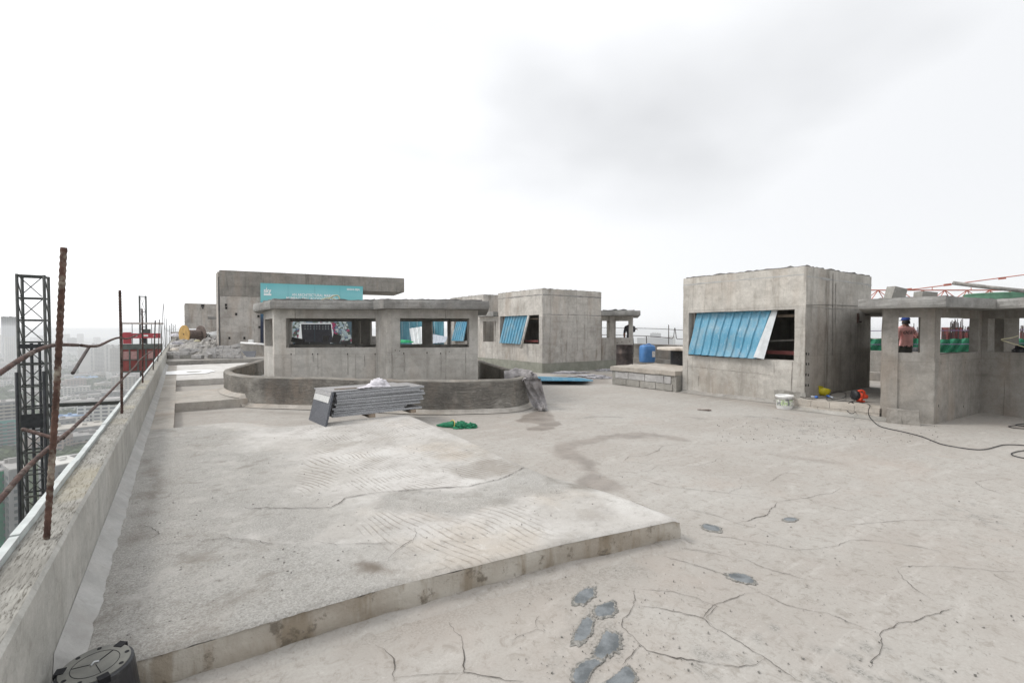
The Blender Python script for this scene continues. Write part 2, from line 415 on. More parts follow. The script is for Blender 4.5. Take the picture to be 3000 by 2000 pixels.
M['hoistred'] = simple('faded_red_mesh', (0.24, 0.045, 0.04), 0.6, 0.1, var=0.3, scale=1.2, dirt=(0.16, 0.07, 0.06))
M['red'] = simple('red_paint', (0.42, 0.05, 0.065), 0.5, 0.0, var=0.15, scale=1.0)
M['white'] = simple('white_plastic', (0.76, 0.76, 0.75), 0.5, var=0.08, scale=5, dirt=(0.45, 0.42, 0.38), dfac=0.5)
M['lettering'] = simple('white_lettering', (0.82, 0.84, 0.84), 0.6, var=0.02)
M['greyframe'] = simple('grey_frame_paint', (0.10, 0.115, 0.105), 0.6, 0.2, var=0.3, scale=2)
M['blackplastic'] = simple('black_plastic', (0.018, 0.019, 0.023), 0.42, var=0.3, scale=14, dirt=(0.12, 0.12, 0.115), dfac=0.55, spec=0.5)
M['lidgrey'] = simple('dusty_black_plastic', (0.155, 0.155, 0.14), 0.7, var=0.16, scale=10, dirt=(0.22, 0.215, 0.19), dfac=0.6)
M['hole'] = simple('dark_hole', (0.008, 0.008, 0.01), 0.8, var=0.1)
M['cable'] = simple('black_cable', (0.022, 0.022, 0.025), 0.5, var=0.3, scale=20, dirt=(0.10, 0.095, 0.09), dfac=0.5)
M['wood'] = simple('rough_timber', (0.25, 0.20, 0.155), 0.85, var=0.3, scale=12)
M['ply'] = simple('spool_plywood', (0.50, 0.31, 0.10), 0.75, var=0.2, scale=4, dirt=(0.32, 0.2, 0.09))
M['drumtop'] = simple('weathered_plywood', (0.56, 0.51, 0.45), 0.85, var=0.2, scale=5, dirt=(0.28, 0.24, 0.2), dfac=0.8)
M['spooldark'] = simple('wet_timber', (0.15, 0.115, 0.10), 0.85, var=0.35, scale=9)
M['can'] = simple('blue_plastic', (0.065, 0.19, 0.43), 0.42, var=0.12, scale=4, dirt=(0.22, 0.32, 0.48), dfac=0.4, spec=0.5)
M['paper'] = simple('torn_label', (0.70, 0.68, 0.66), 0.8, var=0.1, scale=30, dirt=(0.12, 0.10, 0.10), dfac=0.9)
M['tar'] = simple('burnt_drum_steel', (0.045, 0.035, 0.032), 0.7, 0.2, var=0.5, scale=5, dirt=(0.20, 0.15, 0.13), dfac=0.6)
M['helmet'] = simple('yellow_helmet_plastic', (0.62, 0.53, 0.02), 0.4, var=0.15, scale=10, dirt=(0.10, 0.085, 0.02), dfac=0.85, spec=0.5)
M['orange'] = simple('orange_red_plastic', (0.80, 0.085, 0.035), 0.4, var=0.1, scale=10, spec=0.5)
M['plugblue'] = simple('blue_plug', (0.05, 0.15, 0.48), 0.45, var=0.1)
M['pluggrey'] = simple('grey_plug', (0.36, 0.39, 0.44), 0.5, var=0.1)
M['net'] = simple('green_net', (0.015, 0.17, 0.085), 0.7, var=0.3, scale=18, bump=0.8)
M['yellow'] = simple('yellow_rope', (0.62, 0.50, 0.16), 0.7, var=0.15)
M['ropepale'] = simple('pale_rope', (0.48, 0.45, 0.30), 0.8, var=0.2)
M['rope'] = simple('purple_rope', (0.16, 0.11, 0.22), 0.7, var=0.2)
M['clothgrey'] = simple('damp_grey_cloth', (0.27, 0.255, 0.255), 0.95, var=0.3, scale=7, dirt=(0.15, 0.14, 0.14), bump=0.4)
M['clothwhite'] = simple('pale_cloth', (0.62, 0.60, 0.63), 0.9, var=0.14, scale=9, dirt=(0.36, 0.33, 0.38), dfac=0.5, bump=0.3)
M['plasticscrap'] = simple('crumpled_plastic', (0.42, 0.41, 0.43), 0.5, var=0.3, scale=20, dirt=(0.2, 0.19, 0.19), bump=0.6)
M['craneorange'] = simple('crane_red_paint', (0.50, 0.14, 0.09), 0.5, var=0.12, scale=0.4)
M['tankgreen'] = simple('green_tank', (0.10, 0.22, 0.145), 0.6, var=0.25, scale=3, dirt=(0.32, 0.36, 0.32), dfac=0.6)
M['pvc'] = simple('grey_pipe', (0.50, 0.48, 0.45), 0.55, var=0.15, scale=6, dirt=(0.3, 0.27, 0.24))
M['dark'] = simple('dark_interior', (0.03, 0.028, 0.026), 0.95, var=0.3)
M['steelred'] = simple('primer_red_steel', (0.19, 0.055, 0.05), 0.7, var=0.2)
M['rubble'] = simple('cement_rubble', (0.32, 0.305, 0.285), 0.95, var=0.35, scale=14, dirt=(0.40, 0.385, 0.37), bump=0.9)
k = NT('blue_profiled_sheet')
n1 = k.noise(1.0, 6, 0.7, k.vec(scale=(3, 3, 0.7)), 0.8); n2 = k.noise(1.0, 5, 0.75, k.vec(scale=(26, 26, 2.2), rot=(0, 0.25, 0)), 1.2)
cc = k.mix(k.ramp(n1, 0.35, 0.7), (0.06, 0.24, 0.37), (0.11, 0.32, 0.45))
cc = k.mix(k.mul(k.ramp(n2, 0.57, 0.66), 0.7), cc, (0.45, 0.60, 0.67))
cc = k.mix(k.mul(k.ramp(k.noise(2.2, 5, 0.7, k.vec(loc=(4, 1, 2))), 0.46, 0.70), 0.7), cc, (0.21, 0.32, 0.375))
cc = k.mix(k.mul(k.ramp(k.noise(6, 5, 0.7), 0.62, 0.70), 0.6), cc, (0.40, 0.45, 0.46))
M['bluesheet'] = k.fin(cc, 0.45, 0.0, 0.5)
k = NT('dull_blue_sheet'); n1 = k.noise(1.0, 5, 0.65, k.vec(scale=(5, 5, 0.8)))
M['dullsheet'] = k.fin(k.mix(k.ramp(n1, 0.35, 0.7), (0.07, 0.20, 0.26), (0.13, 0.32, 0.39)), 0.6)
M['galv'] = simple('galvanised_sheet', (0.52, 0.54, 0.55), 0.45, 0.15, var=0.12, scale=4, dirt=(0.36, 0.36, 0.35), dfac=0.5)
k = NT('granite_top'); sp = k.noise(90, 3, 0.7); n1 = k.noise(3, 4)
M['granitetop'] = k.fin(k.mix(k.ramp(sp, 0.4, 0.62), (0.24, 0.235, 0.235), (0.40, 0.39, 0.385)), 0.6)
k = NT('granite_edge'); sp = k.noise(70, 3, 0.7); n1 = k.noise(6, 5, 0.6, k.vec(scale=(1, 1, 4)))
M['graniteedge'] = k.fin(k.mix(k.ramp(sp, 0.38, 0.62), k.mix(k.ramp(n1, .4, .6), (0.20, 0.205, 0.215), (0.28, 0.285, 0.30)), (0.44, 0.45, 0.47)), 0.75)
k.bump(sp, 0.5, 0.004)
k = NT('granite_face'); sp = k.noise(80, 3, 0.7)
M['graniteface'] = k.fin(k.mix(k.ramp(sp, 0.38, 0.64), (0.055, 0.058, 0.068), (0.12, 0.125, 0.14)), 0.55)
M['chalk'] = simple('chalky_band', (0.50, 0.50, 0.49), 0.9, var=0.12, scale=18)

# hacked parapet top
k = NT('hacked_parapet_top')
w = k.noise(1.0, 6, 0.75, k.vec(scale=(120, 14, 10), rot=(0, 0, 0.10)), 0.35); n1 = k.noise(5, 5, 0.6); n2 = k.noise(50, 4, 0.7)
gr = k.ramp(w, 0.42, 0.54)
cc = k.mix(k.ramp(n1, 0.35, 0.7), (0.27, 0.26, 0.235), (0.38, 0.37, 0.34))
cc = k.mix(k.mul(k.mul(k.ramp(w, 0.40, 0.48, 1, 0), 0.9), k.ramp(n1, 0.25, 0.45)), cc, (0.10, 0.092, 0.078))
cc = k.mix(k.mul(k.ramp(k.noise(1.5, 3), 0.5, 0.7), 0.35), cc, (0.46, 0.41, 0.29))
k.bump(k.mul(k.mul(gr, 0.35), k.mul(n2, 0.5), 'ADD'), 0.5, 0.012)
M['parapettop'] = k.fin(cc, 0.95, 0, 0.15)

# lower floor; mask r = damp dark stain, g = grey grit, b = warm rust/brown film
k = NT('screed_floor')
a = k.attr('mask')
n1 = k.noise(0.55, 5, 0.6); n2 = k.noise(3.4, 6, 0.62); n3 = k.noise(70, 4, 0.7)
sw = k.noise(1.0, 5, 0.65, k.vec(scale=(1.2, 5.5, 1), rot=(0, 0, 0.7)), 1.0)
cc = k.mix(k.ramp(n1, 0.35, 0.65), (0.35, 0.325, 0.295), (0.405, 0.388, 0.36))
cc = k.mix(k.mul(k.ramp(n2, 0.40, 0.72), 0.45), cc, (0.36, 0.325, 0.295))
cc = k.mix(k.mul(k.ramp(sw, 0.50, 0.70), 0.45), cc, (0.485, 0.465, 0.435))
m2 = k.noise(13, 6, 0.75, k.vec(loc=(3, 1, 0)), 0.7)
cc = k.mix(k.mul(k.ramp(m2, 0.49, 0.68), 0.68), cc, (0.245, 0.222, 0.193))
m3 = k.noise(30, 5, 0.75, k.vec(loc=(1, 8, 0)), 0.5)
cc = k.mix(k.mul(k.ramp(m3, 0.56, 0.70), k.mul(k.ramp(k.noise(0.9, 4, 0.6, k.vec(loc=(2, 2, 0))), 0.38, 0.58), 0.8)), cc, (0.18, 0.162, 0.142))
cc = k.mix(k.mul(k.ramp(m3, 0.42, 0.30), 0.4), cc, (0.56, 0.54, 0.51))
cc = k.mix(k.mul(k.ramp(k.noise(1.1, 5, 0.6, k.vec(loc=(4, 4, 0))), 0.55, 0.72), 0.35), cc, (0.38, 0.325, 0.285))
spk = k.mul(k.ramp(k.vor(17, k.vec(scale=(1, 1.7, 1), rot=(0, 0, .6))), 0.08, 0.16, 1, 0), k.ramp(k.noise(1.4, 4, 0.6), 0.48, 0.60))
cc = k.mix(k.mul(spk, 0.55), cc, (0.20, 0.185, 0.165))
cc = k.mix(k.mul(k.ramp(n3, 0.42, 0.62), 0.30), cc, (0.30, 0.275, 0.245))
cc = k.mix(k.mul(a[1], 0.75), cc, k.mix(k.ramp(n3, 0.4, 0.6), (0.15, 0.145, 0.13), (0.36, 0.345, 0.32)))
cc = k.mix(k.mul(a[2], 0.32), cc, (0.34, 0.285, 0.24))
cc = k.mix(k.mul(a[0], 0.78), cc, k.mix(k.ramp(n2, 0.35, 0.65), (0.15, 0.125, 0.105), (0.25, 0.215, 0.185)))
k.bump(k.mul(k.mul(n2, 1.0), k.mul(n3, 0.25), 'ADD'), 0.22, 0.02)
M['floor'] = k.fin(cc, k.mix(a[0], (0.88,) * 3, (0.45,) * 3), 0, 0.3)

# raised slab; mask r = combed finish, g = rough grit exposed, b = brown dirt
k = NT('combed_slab')
a = k.attr('mask')
n1 = k.noise(0.8, 5, 0.6); n2 = k.noise(4.2, 6, 0.65); n3 = k.noise(85, 6, 0.8); n4 = k.noise(140, 3, 0.7)
warp = k.noise(0.55, 2, 0.5)
cv = k.n.new('ShaderNodeVectorMath'); cv.operation = 'ADD'
k.l.new(k.tc.outputs['Object'], cv.inputs[0])
cs = k.n.new('ShaderNodeCombineXYZ'); k.l.new(k.mul(k.mul(warp, 0.5, 'SUBTRACT'), 0.9), cs.inputs[0]); k.l.new(k.mul(k.mul(n1, 0.5, 'SUBTRACT'), 0.1), cs.inputs[1])
k.l.new(cs.outputs[0], cv.inputs[1])
cmb = k.wave(6.2, 0.9, 3, 2.2, k.vec(rot=(0, 0, -0.20), src=cv.outputs[0]))
lines = k.mul(k.mul(k.ramp(cmb, 0.84, 0.97), a[0]), k.ramp(k.noise(3.0, 4, 0.65, k.vec(loc=(1, 2, 3))), 0.42, 0.60))
cc = k.mix(k.ramp(n1, 0.32, 0.68), (0.41, 0.39, 0.36), (0.53, 0.51, 0.485))
cc = k.mix(k.mul(k.ramp(n2, 0.45, 0.70), 0.5), cc, (0.34, 0.32, 0.30))
cc = k.mix(k.mul(k.ramp(k.noise(1.3, 4, 0.6, k.vec(loc=(2, 7, 0))), 0.52, 0.70), 0.45), cc, (0.65, 0.64, 0.615))
cc = k.mix(k.mul(k.ramp(k.noise(0.9, 4, 0.6, k.vec(loc=(8, 1, 0))), 0.52, 0.72), 0.30), cc, (0.46, 0.37, 0.27))
gritc = k.mix(k.ramp(n3, 0.36, 0.64), (0.27, 0.258, 0.235), (0.545, 0.53, 0.50))
gritc = k.mix(k.mul(k.ramp(k.noise(2.6, 6, 0.7, k.vec(loc=(4, 9, 0)), 0.5), 0.50, 0.66), 0.6), gritc, (0.56, 0.54, 0.505))
gritc = k.mix(k.mul(k.ramp(k.noise(3.4, 6, 0.7, k.vec(loc=(1, 3, 0)), 0.5), 0.52, 0.66), 0.6), gritc, (0.245, 0.225, 0.195))
cc = k.mix(k.mul(a[1], 0.8), cc, gritc)
m2 = k.noise(14, 6, 0.75, k.vec(loc=(3, 1, 0)), 0.8)
cc = k.mix(k.mul(k.ramp(m2, 0.53, 0.70), 0.55), cc, (0.24, 0.225, 0.20))
cc = k.mix(k.mul(k.ramp(m2, 0.46, 0.30), 0.5), cc, (0.62, 0.605, 0.575))
cc = k.mix(k.mul(k.ramp(n4, 0.48, 0.72), 0.3), cc, (0.26, 0.245, 0.22))
cc = k.mix(k.mul(k.ramp(k.noise(1.9, 5, 0.65, k.vec(loc=(6, 6, 0))), 0.54, 0.70), 0.35), cc, (0.27, 0.24, 0.205))
cc = k.mix(k.mul(lines, 0.62), cc, (0.19, 0.16, 0.125))
cc = k.mix(k.mul(a[2], 0.8), cc, (0.17, 0.14, 0.11))
h = k.mul(k.mul(n3, k.mul(k.mul(a[1], 2.2), 0.35, 'ADD')), k.mul(n2, 0.6), 'ADD')
h = k.mul(h, k.mul(lines, 0.7), 'SUBTRACT')
k.bump(h, 0.6, 0.015)
M['slab'] = k.fin(cc, 0.95, 0, 0.2)
k = NT('slab_side')
n1 = k.noise(2.0, 5, 0.6); n2 = k.noise(9, 6, 0.7); n3 = k.noise(60, 4)
st = k.noise(1.0, 4, 0.6, k.vec(scale=(9, 9, 1.2)))
cc = k.mix(k.ramp(n1, 0.35, 0.65), (0.34, 0.30, 0.25), (0.46, 0.43, 0.38))
cc = k.mix(k.mul(k.ramp(st, 0.47, 0.66), 0.65), cc, (0.22, 0.175, 0.12))
cc = k.mix(k.mul(k.ramp(n2, 0.53, 0.64), 0.75), cc, (0.13, 0.11, 0.085))
k.bump(k.mul(n2, k.mul(n3, 0.3), 'ADD'), 0.6, 0.02)
M['slabside'] = k.fin(cc, 0.93, 0, 0.2)

# ------------------------------------------------------------ numpy noise and masks
_rng = np.random.RandomState(3)
_tab = _rng.rand(256, 256)
def vnoise(x, y):
    xi = np.floor(x).astype(int); yi = np.floor(y).astype(int); fx = x - xi; fy = y - yi
    fx = fx * fx * (3 - 2 * fx); fy = fy * fy * (3 - 2 * fy)
    g = lambda i, j: _tab[i % 256, j % 256]
    return (g(xi, yi) * (1 - fx) + g(xi + 1, yi) * fx) * (1 - fy) + (g(xi, yi + 1) * (1 - fx) + g(xi + 1, yi + 1) * fx) * fy
def fbm(x, y, o=4):
    s = 0; a = 0.5
    for _ in range(o): s = s + a * vnoise(x, y); x = x * 2.03 + 7.1; y = y * 2.03 + 3.7; a *= 0.5
    return s
def segdist(x, y, pts):
    d = np.full(x.shape, 1e9)
    for (ax, ay), (bx, by) in zip(pts[:-1], pts[1:]):
        ux, uy = bx - ax, by - ay; L = ux * ux + uy * uy + 1e-12
        t = np.clip(((x - ax) * ux + (y - ay) * uy) / L, 0, 1)
        d = np.minimum(d, np.hypot(x - ax - t * ux, y - ay - t * uy))
    return d
def inside(x, y, poly):
    r = np.zeros(x.shape, bool); n = len(poly)
    for i in range(n):
        ax, ay = poly[i]; bx, by = poly[(i + 1) % n]
        if ay == by: continue
        c = ((ay > y) != (by > y)) & (x < (bx - ax) * (y - ay) / (by - ay) + ax)
        r ^= c
    return r
def sstep(v, a, b):
    t = np.clip((v - a) / (b - a), 0, 1); return t * t * (3 - 2 * t)
def blob(x, y, poly, edge=0.05, wob=0.12, f=3.0):
    d = segdist(x, y, list(poly) + [poly[0]]); d = np.where(inside(x, y, poly), d, -d)
    return sstep(d + (fbm(x * f, y * f) - 0.47) * wob * 2, -edge, edge)
def stroke(x, y, pts, w, edge=0.06, wob=0.1, f=3.0):
    d = w - segdist(x, y, pts)
    return sstep(d + (fbm(x * f + 9, y * f) - 0.47) * wob * 2, -edge, edge)
def crop(x0, y0, s, pts): return [(x0 + a / s, y0 + b / s) for a, b in pts]
def CA(p): return crop(250, 1150, 1.845, p)
def CB(p): return crop(1100, 1150, 1.845, p)
def CC(p): return crop(2000, 1150, 1.845, p)
def onz(pts, z=0.0): return [tuple(P(a, b, z)[:2]) for a, b in pts]
def set_mask(me, r, g, b):
    ca = me.color_attributes.new('mask', 'FLOAT_COLOR', 'POINT')
    arr = np.ones((len(me.vertices), 4), np.float32); arr[:, 0] = np.clip(r, 0, 1).ravel(); arr[:, 1] = np.clip(g, 0, 1).ravel(); arr[:, 2] = np.clip(b, 0, 1).ravel()
    ca.data.foreach_set('color', arr.ravel())
def np_grid(name, X, Y, Z, mat, keep=None):
    ny, nx = X.shape
    co = np.stack([X, Y, Z], -1).reshape(-1, 3).astype(np.float32)
    i = np.arange((ny - 1) * (nx - 1)); r = i // (nx - 1); c = i % (nx - 1); a = r * nx + c
    q = np.stack([a, a + 1, a + nx + 1, a + nx], -1).astype(np.int32)
    if keep is not None: q = q[keep.ravel()]
    me = bpy.data.meshes.new(name)
    me.vertices.add(len(co)); me.vertices.foreach_set('co', co.ravel())
    me.loops.add(q.size); me.loops.foreach_set('vertex_index', q.ravel())
    me.polygons.add(len(q)); me.polygons.foreach_set('loop_start', np.arange(len(q), dtype=np.int32) * 4)
    me.polygons.foreach_set('use_smooth', np.ones(len(q), bool))
    me.update(calc_edges=True); me.validate()
    me.materials.append(mat)
    return me

# ------------------------------------------------------------ lower floor
def lines(segs):
    out = [segs[0][0]]
    for a, b, st in segs:
        n = max(1, int(round((b - a) / st))); out += [a + (b - a) * (i + 1) / n for i in range(n)]
    return np.array(out)
SL = 0.17                                                  # level of the raised slab and ledges
xs = lines([(-0.43, 5.6, 0.028), (5.6, 9, 0.05), (9, 18, 0.15), (18, 40, 0.9)])
ys = lines([(-4, -0.6, 0.2), (-0.6, 5, 0.028), (5, 12, 0.06), (12, 24, 0.2), (24, 92, 1.5)])
X, Y = np.meshgrid(xs, ys)
Z = (fbm(X * 0.45, Y * 0.45) - 0.47) * 0.022
r = blob(X, Y, onz(CB([(752, 150), (850, 98), (935, 100), (975, 150), (985, 195), (900, 208), (800, 205), (860, 175), (790, 160)])), 0.02, 0.16, 3.5)
r = np.maximum(r, 0.8 * stroke(X, Y, onz(CB([(1210, 500), (1150, 385), (1075, 345), (1030, 290), (1150, 252), (1300, 232), (1450, 222), (1640, 245)])), 0.17, 0.08, 0.22, 2.6))
r = np.maximum(r, 0.6 * stroke(X, Y, onz(CB([(900, 62), (1060, 66)])), 0.06, 0.08, 0.08))
r = np.maximum(r, 0.5 * stroke(X, Y, onz(CC([(520, 340), (720, 365), (860, 385)])), 0.05, 0.12, 0.14))
r = np.maximum(r, 0.45 * stroke(X, Y, onz([(520, 1215), (700, 1205), (940, 1215)]), 0.10, 0.12, 0.2))
r = np.maximum(r, 0.75 * blob(X, Y, onz([(1625, 1100), (1790, 1094), (1790, 1122), (1660, 1130)]), 0.2, 0.3, 1.2))
r = np.maximum(r, 0.35 * stroke(X, Y, onz([(2010, 1152), (2270, 1190), (2330, 1205)]), 0.10, 0.2, 0.25, 1.5))
for pts in ([(835, 1380), (940, 1430)], [(865, 1450), (1000, 1535)], [(740, 1520), (860, 1575)], [(690, 1540), (740, 1568)],
            [(1340, 1525), (1440, 1570)], [(1255, 1535), (1330, 1570)], [(1060, 1540), (1140, 1568)]):
    r = np.maximum(r, 0.0)
g = 0.5 * stroke(X, Y, onz(CB([(0, 1330), (450, 1190), (880, 1060), (1180, 990), (1330, 960)])), 0.10, 0.15, 0.2, 4)
for pts in ([(835, 1382), (945, 1432)], [(868, 1452), (1005, 1535)], [(740, 1520), (860, 1575)], [(690, 1540), (745, 1570)],
            [(1340, 1525), (1440, 1570)], [(1255, 1535), (1330, 1570)], [(1060, 1545), (1140, 1568)]):
    g = np.maximum(g, 1.0 * stroke(X, Y, onz(CC(pts)), 0.016, 0.012, 0.03, 22))
for pts in ([(40, 130), (110, 140)], [(360, 130), (450, 135)], [(500, 140), (575, 152)], [(660, 155), (710, 157)], [(90, 20), (240, 38)], [(-560, 140), (-470, 130)], [(-420, 128), (-350, 132)]):
    g = np.maximum(g, 0.9 * stroke(X, Y, onz(CC(pts)), 0.05, 0.03, 0.12, 5))
g = np.maximum(g, 0.8 * blob(X, Y, onz(CC([(560, 180), (760, 175), (1050, 160), (1070, 185), (760, 230), (600, 215)])), 0.05, 0.5, 9) * (fbm(X * 22, Y * 22) > 0.56))
g = np.maximum(g, 0.7 * blob(X, Y, onz(CC([(1380, 600), (1600, 620), (1780, 760), (1500, 700)])), 0.05, 0.4, 7) * (fbm(X * 16, Y * 16) > 0.57))
for bx, by in ((365, 1450), (500, 1275), (735, 1380), (410, 1325), (90, 1400), (140, 1415), (230, 1425), (150, 1530), (1010, 1378), (1105, 1378), (-370, 1390), (-350, 1440), (-280, 1560), (-700, 1440), (60, 1470)):
    q = P(*CC([(bx, by)])[0], 0)
    g = np.maximum(g, 0.8 * sstep(0.035 - np.hypot(X - q.x, Y - q.y) + (fbm(X * 26, Y * 26) - 0.47) * 0.09, -0.01, 0.012))
g = np.maximum(g, 0.75 * blob(X, Y, onz(crop(1600, 1650, 4.48, [(330, 1000), (360, 780), (520, 640), (640, 500), (700, 700), (900, 760), (1010, 950), (980, 1200), (760, 1330), (620, 1480), (560, 1600), (300, 1600), (300, 1400), (560, 1200), (430, 1080)])), 0.015, 0.05, 14))
g = np.maximum(g, 0.35 * blob(X, Y, onz(crop(1600, 1650, 4.48, [(150, 300), (450, 150), (800, 150), (900, 400), (1000, 800), (1060, 1300), (700, 1568), (200, 1568), (250, 900)])), 0.05, 0.3, 8) * (fbm(X * 40, Y * 40) > 0.52))
b = 0.7 * blob(X, Y, onz(CC([(640, 330), (860, 340), (1180, 380), (1200, 450), (1100, 520), (900, 400)])), 0.25, 0.5, 2)
b = np.maximum(b, 0.6 * stroke(X, Y, onz(CC([(1310, 335), (1490, 350)])), 0.05, 0.06, 0.12, 6))
b = np.maximum(b, 0.5 * stroke(X, Y, onz(CB([(250, 1300), (620, 1180), (1000, 1070)])), 0.28, 0.3, 0.3, 2))
b = np.maximum(b, 0.6 * stroke(X, Y, onz(CC([(-800, 1250), (-300, 1500)])), 0.3, 0.4, 0.5, 2))
floor_me = np_grid('floor', X, Y, Z, M['floor'])
set_mask(floor_me, r, g, b)
floor = link('floor', floor_me, None)
tag(floor, 'pale cracked cement floor of the roof terrace', kind='structure')

def floor_z(x, y):
    return float((fbm(np.array([x * 0.45]), np.array([y * 0.45]))[0] - 0.47) * 0.022)

# ------------------------------------------------------------ raised slab by the parapet
def yf(x): return np.interp(x, [-0.43, -0.12, 0.9, 2.0, 3.0], [2.56, 2.52, 2.48, 2.34, 2.15])
def xr(y): return np.interp(y, [2.1, 3.6, 5.3, 7.0, 8.3], [3.0, 3.05, 3.2, 3.28, 3.3])
us = lines([(0, 1, 1 / 150.0)]); vs2 = lines([(0, 0.25, 0.25 / 70), (0.25, 1, 0.75 / 130)])
U, VV = np.meshgrid(us, vs2)
YB = 8.24
Xs = -0.43 + U * (3.43); Yg = yf(Xs) + VV * (YB - yf(Xs))
Xs = -0.43 + U * (xr(Yg) + 0.43)
edge_f = Yg - yf(Xs); edge_r = xr(Yg) - Xs
Zs = SL + (fbm(Xs * 0.7, Yg * 0.7) - 0.47) * 0.02
grit = np.clip(sstep(fbm(Xs * 1.1 + 4, Yg * 1.1), 0.42, 0.60) * 0.6 + sstep(1.25 - Xs - (Yg - 2.5) * 0.12, -0.3, 0.7), 0, 1)
comb = blob(Xs, Yg, onz(CB([(-500, 60), (340, 130), (960, 410), (830, 400), (600, 500), (0, 548), (-480, 540), (-300, 330)]), SL), 0.15, 0.3, 2)
comb2 = blob(Xs, Yg, onz(CB([(-300, 640), (300, 600), (900, 590), (980, 780), (540, 960), (-150, 900)]), SL), 0.2, 0.4, 2)
dstrip = blob(Xs, Yg, onz(CB([(0, 560), (500, 520), (830, 420), (1000, 440), (1230, 520), (900, 560), (500, 640), (0, 640)]), SL), 0.08, 0.22, 2.5)
comb_m = np.clip(np.maximum(comb, 0.8 * comb2) * (1 - 0.8 * dstrip), 0, 1)
grit = np.clip(np.maximum(grit * (1 - 0.8 * comb), 0.8 * dstrip), 0, 1)
white1 = blob(Xs, Yg, onz(CA([(850, 780), (900, 740), (960, 790), (1180, 795), (1230, 760), (1380, 680), (1600, 690), (1560, 800), (1200, 830), (1000, 840)]), SL), 0.04, 0.12, 5)
grit = grit * (1 - 0.8 * white1)
dirt = blob(Xs, Yg, onz(CA([(1440, 930), (1500, 900), (1600, 905), (1660, 960), (1560, 985), (1480, 975)]), SL), 0.05, 0.16, 5)
dirt = np.maximum(dirt, 0.5 * blob(Xs, Yg, onz(CB([(330, 410), (550, 350), (800, 400), (600, 470), (400, 500)]), SL), 0.12, 0.4, 2.5))
dirt = np.maximum(dirt, 0.5 * blob(Xs, Yg, onz(CB([(1040, 480), (1140, 480), (1150, 510), (1070, 515)]), SL), 0.05, 0.1, 5))
dirt = np.maximum(dirt, 0.5 * stroke(Xs, Yg, onz(CA([(330, 370), (400, 480), (260, 800)]), SL), 0.04, 0.08, 0.12, 4))
Zs = Zs + grit * (fbm(Xs * 30, Yg * 30, 3) - 0.45) * 0.012
# rolled front edge and a flank that ramps down to the floor on the right and behind
rad = 0.035 + 0.02 * (fbm(Xs * 6, Yg * 6) - 0.47)
Zs = Zs - 0.016 * (1 - sstep(edge_f, 0, rad)) ** 2
ramp = sstep(edge_r, 0.0, 0.28) ; far = sstep(Yg, 2.6, 4.6)
Zs = Zs * (1 - (1 - ramp) * far) - 0.02 * (1 - sstep(edge_r, 0, 0.06))
backr = sstep(Yg, 7.3, 8.2) * sstep(Xs, 0.5, 1.6)
Zs = Zs * (1 - backr) + 0.006
slab_me = np_grid('roof_slab', Xs, Yg, Zs, M['slab'])
set_mask(slab_me, comb_m, grit, dirt)
slab = link('roof_slab', slab_me, None)
tag(slab, 'raised rough concrete slab along the parapet', kind='structure')
def slab_edge(Xe, Ye, Ze, name, out, flare=0.012, bot=-0.02):
    rows = []
    for k_ in range(7):
        t = k_ / 6
        row = []
        for x, y, z in zip(Xe, Ye, Ze):
            w = flare * math.sin(t * 3.0) + 0.016 * mnoise.noise(Vector((x * 5, y * 5, t * 2))) + 0.007 * mnoise.noise(Vector((x * 19, y * 19, t * 7)))
            row.append((x + out[0] * w, y + out[1] * w, z + (bot - z) * t))
        rows.append(row)
    return MB().grid(rows).build(name, M['slabside'], slab, smooth=True)
slab_edge(Xs[0], Yg[0], Zs[0], 'front_face', (0.05, -1))
slab_edge(Xs[:, -1], Yg[:, -1], Zs[:, -1], 'side_face', (1, 0))
slab_edge(Xs[-1], Yg[-1], Zs[-1], 'back_face', (0, 1))
# sloping cove of mortar where the slab meets the floor
rows = []
for k_, (o_, z_) in enumerate(((-0.005, 0.026), (0.02, 0.022), (0.055, 0.014), (0.10, 0.003), (0.14, -0.02))):
    row = []
    for i in range(0, Xs.shape[1]):
        x, y = Xs[0, i], Yg[0, i]; j = mnoise.noise(Vector((x * 4, k_, 0)))
        row.append((x + 0.05 * o_, y - o_ - 0.012 * j * (k_ / 4), floor_z(x, y - o_) + z_ * (1 + 0.2 * j) + 0.004))
    rows.append(row)
MB().grid(rows).build('mortar_cove', M['floor'], slab, smooth=True)

# ledges that cross the low strip beyond the slab
LX0, LX1 = -0.43, -0.08
def ledge(x0, x1, y0, y1, z1, name, mat, label, ramp=None):
    mb = MB().slab((x0, x1, y0, y1), -0.02, z1, 0.15).rough(0.008, 3.5)
    return mb.build(name, mat, None, label, kind='structure')
led = MB()
led.slab((LX0, LX1, YB + 0.002, 23.1), -0.02, SL, 0.16)
led.rough(0.008, 3.5)
M['ledge'] = concrete('ledge_concrete', c=(0.45, 0.42, 0.38), dark=(0.24, 0.22, 0.19), light=(0.6, 0.58, 0.54), warm=0.35, streak=0, blotch=0.5, seed=5.5, pores=0.4, bump=0.9)
M['paleledge'] = concrete('pale_ledge_concrete', c=(0.60, 0.585, 0.56), dark=(0.36, 0.34, 0.31), light=(0.72, 0.71, 0.69), warm=0.12, streak=0, blotch=0.4, seed=2.5, pores=0.1, bump=0.4)
led.build('ledge_strip', M['ledge'], None, 'narrow concrete ledge at the foot of the parapet', kind='structure')
ledge(LX1 + 0.002, 1.3, 11.0, 13.15, SL, 'cross_ledge', M['ledge'], 'concrete ledge between the two sunken bays')
ledge(LX1 + 0.002, 6.5, 16.05, 23.0, SL, 'pale_terrace', M['paleledge'], 'pale smooth terrace beyond the second sunken bay')
ledge(-0.43, 14.0, 23.12, 70.0, 0.33, 'far_platform', M['platform'], 'raised far platform carrying the rubble')
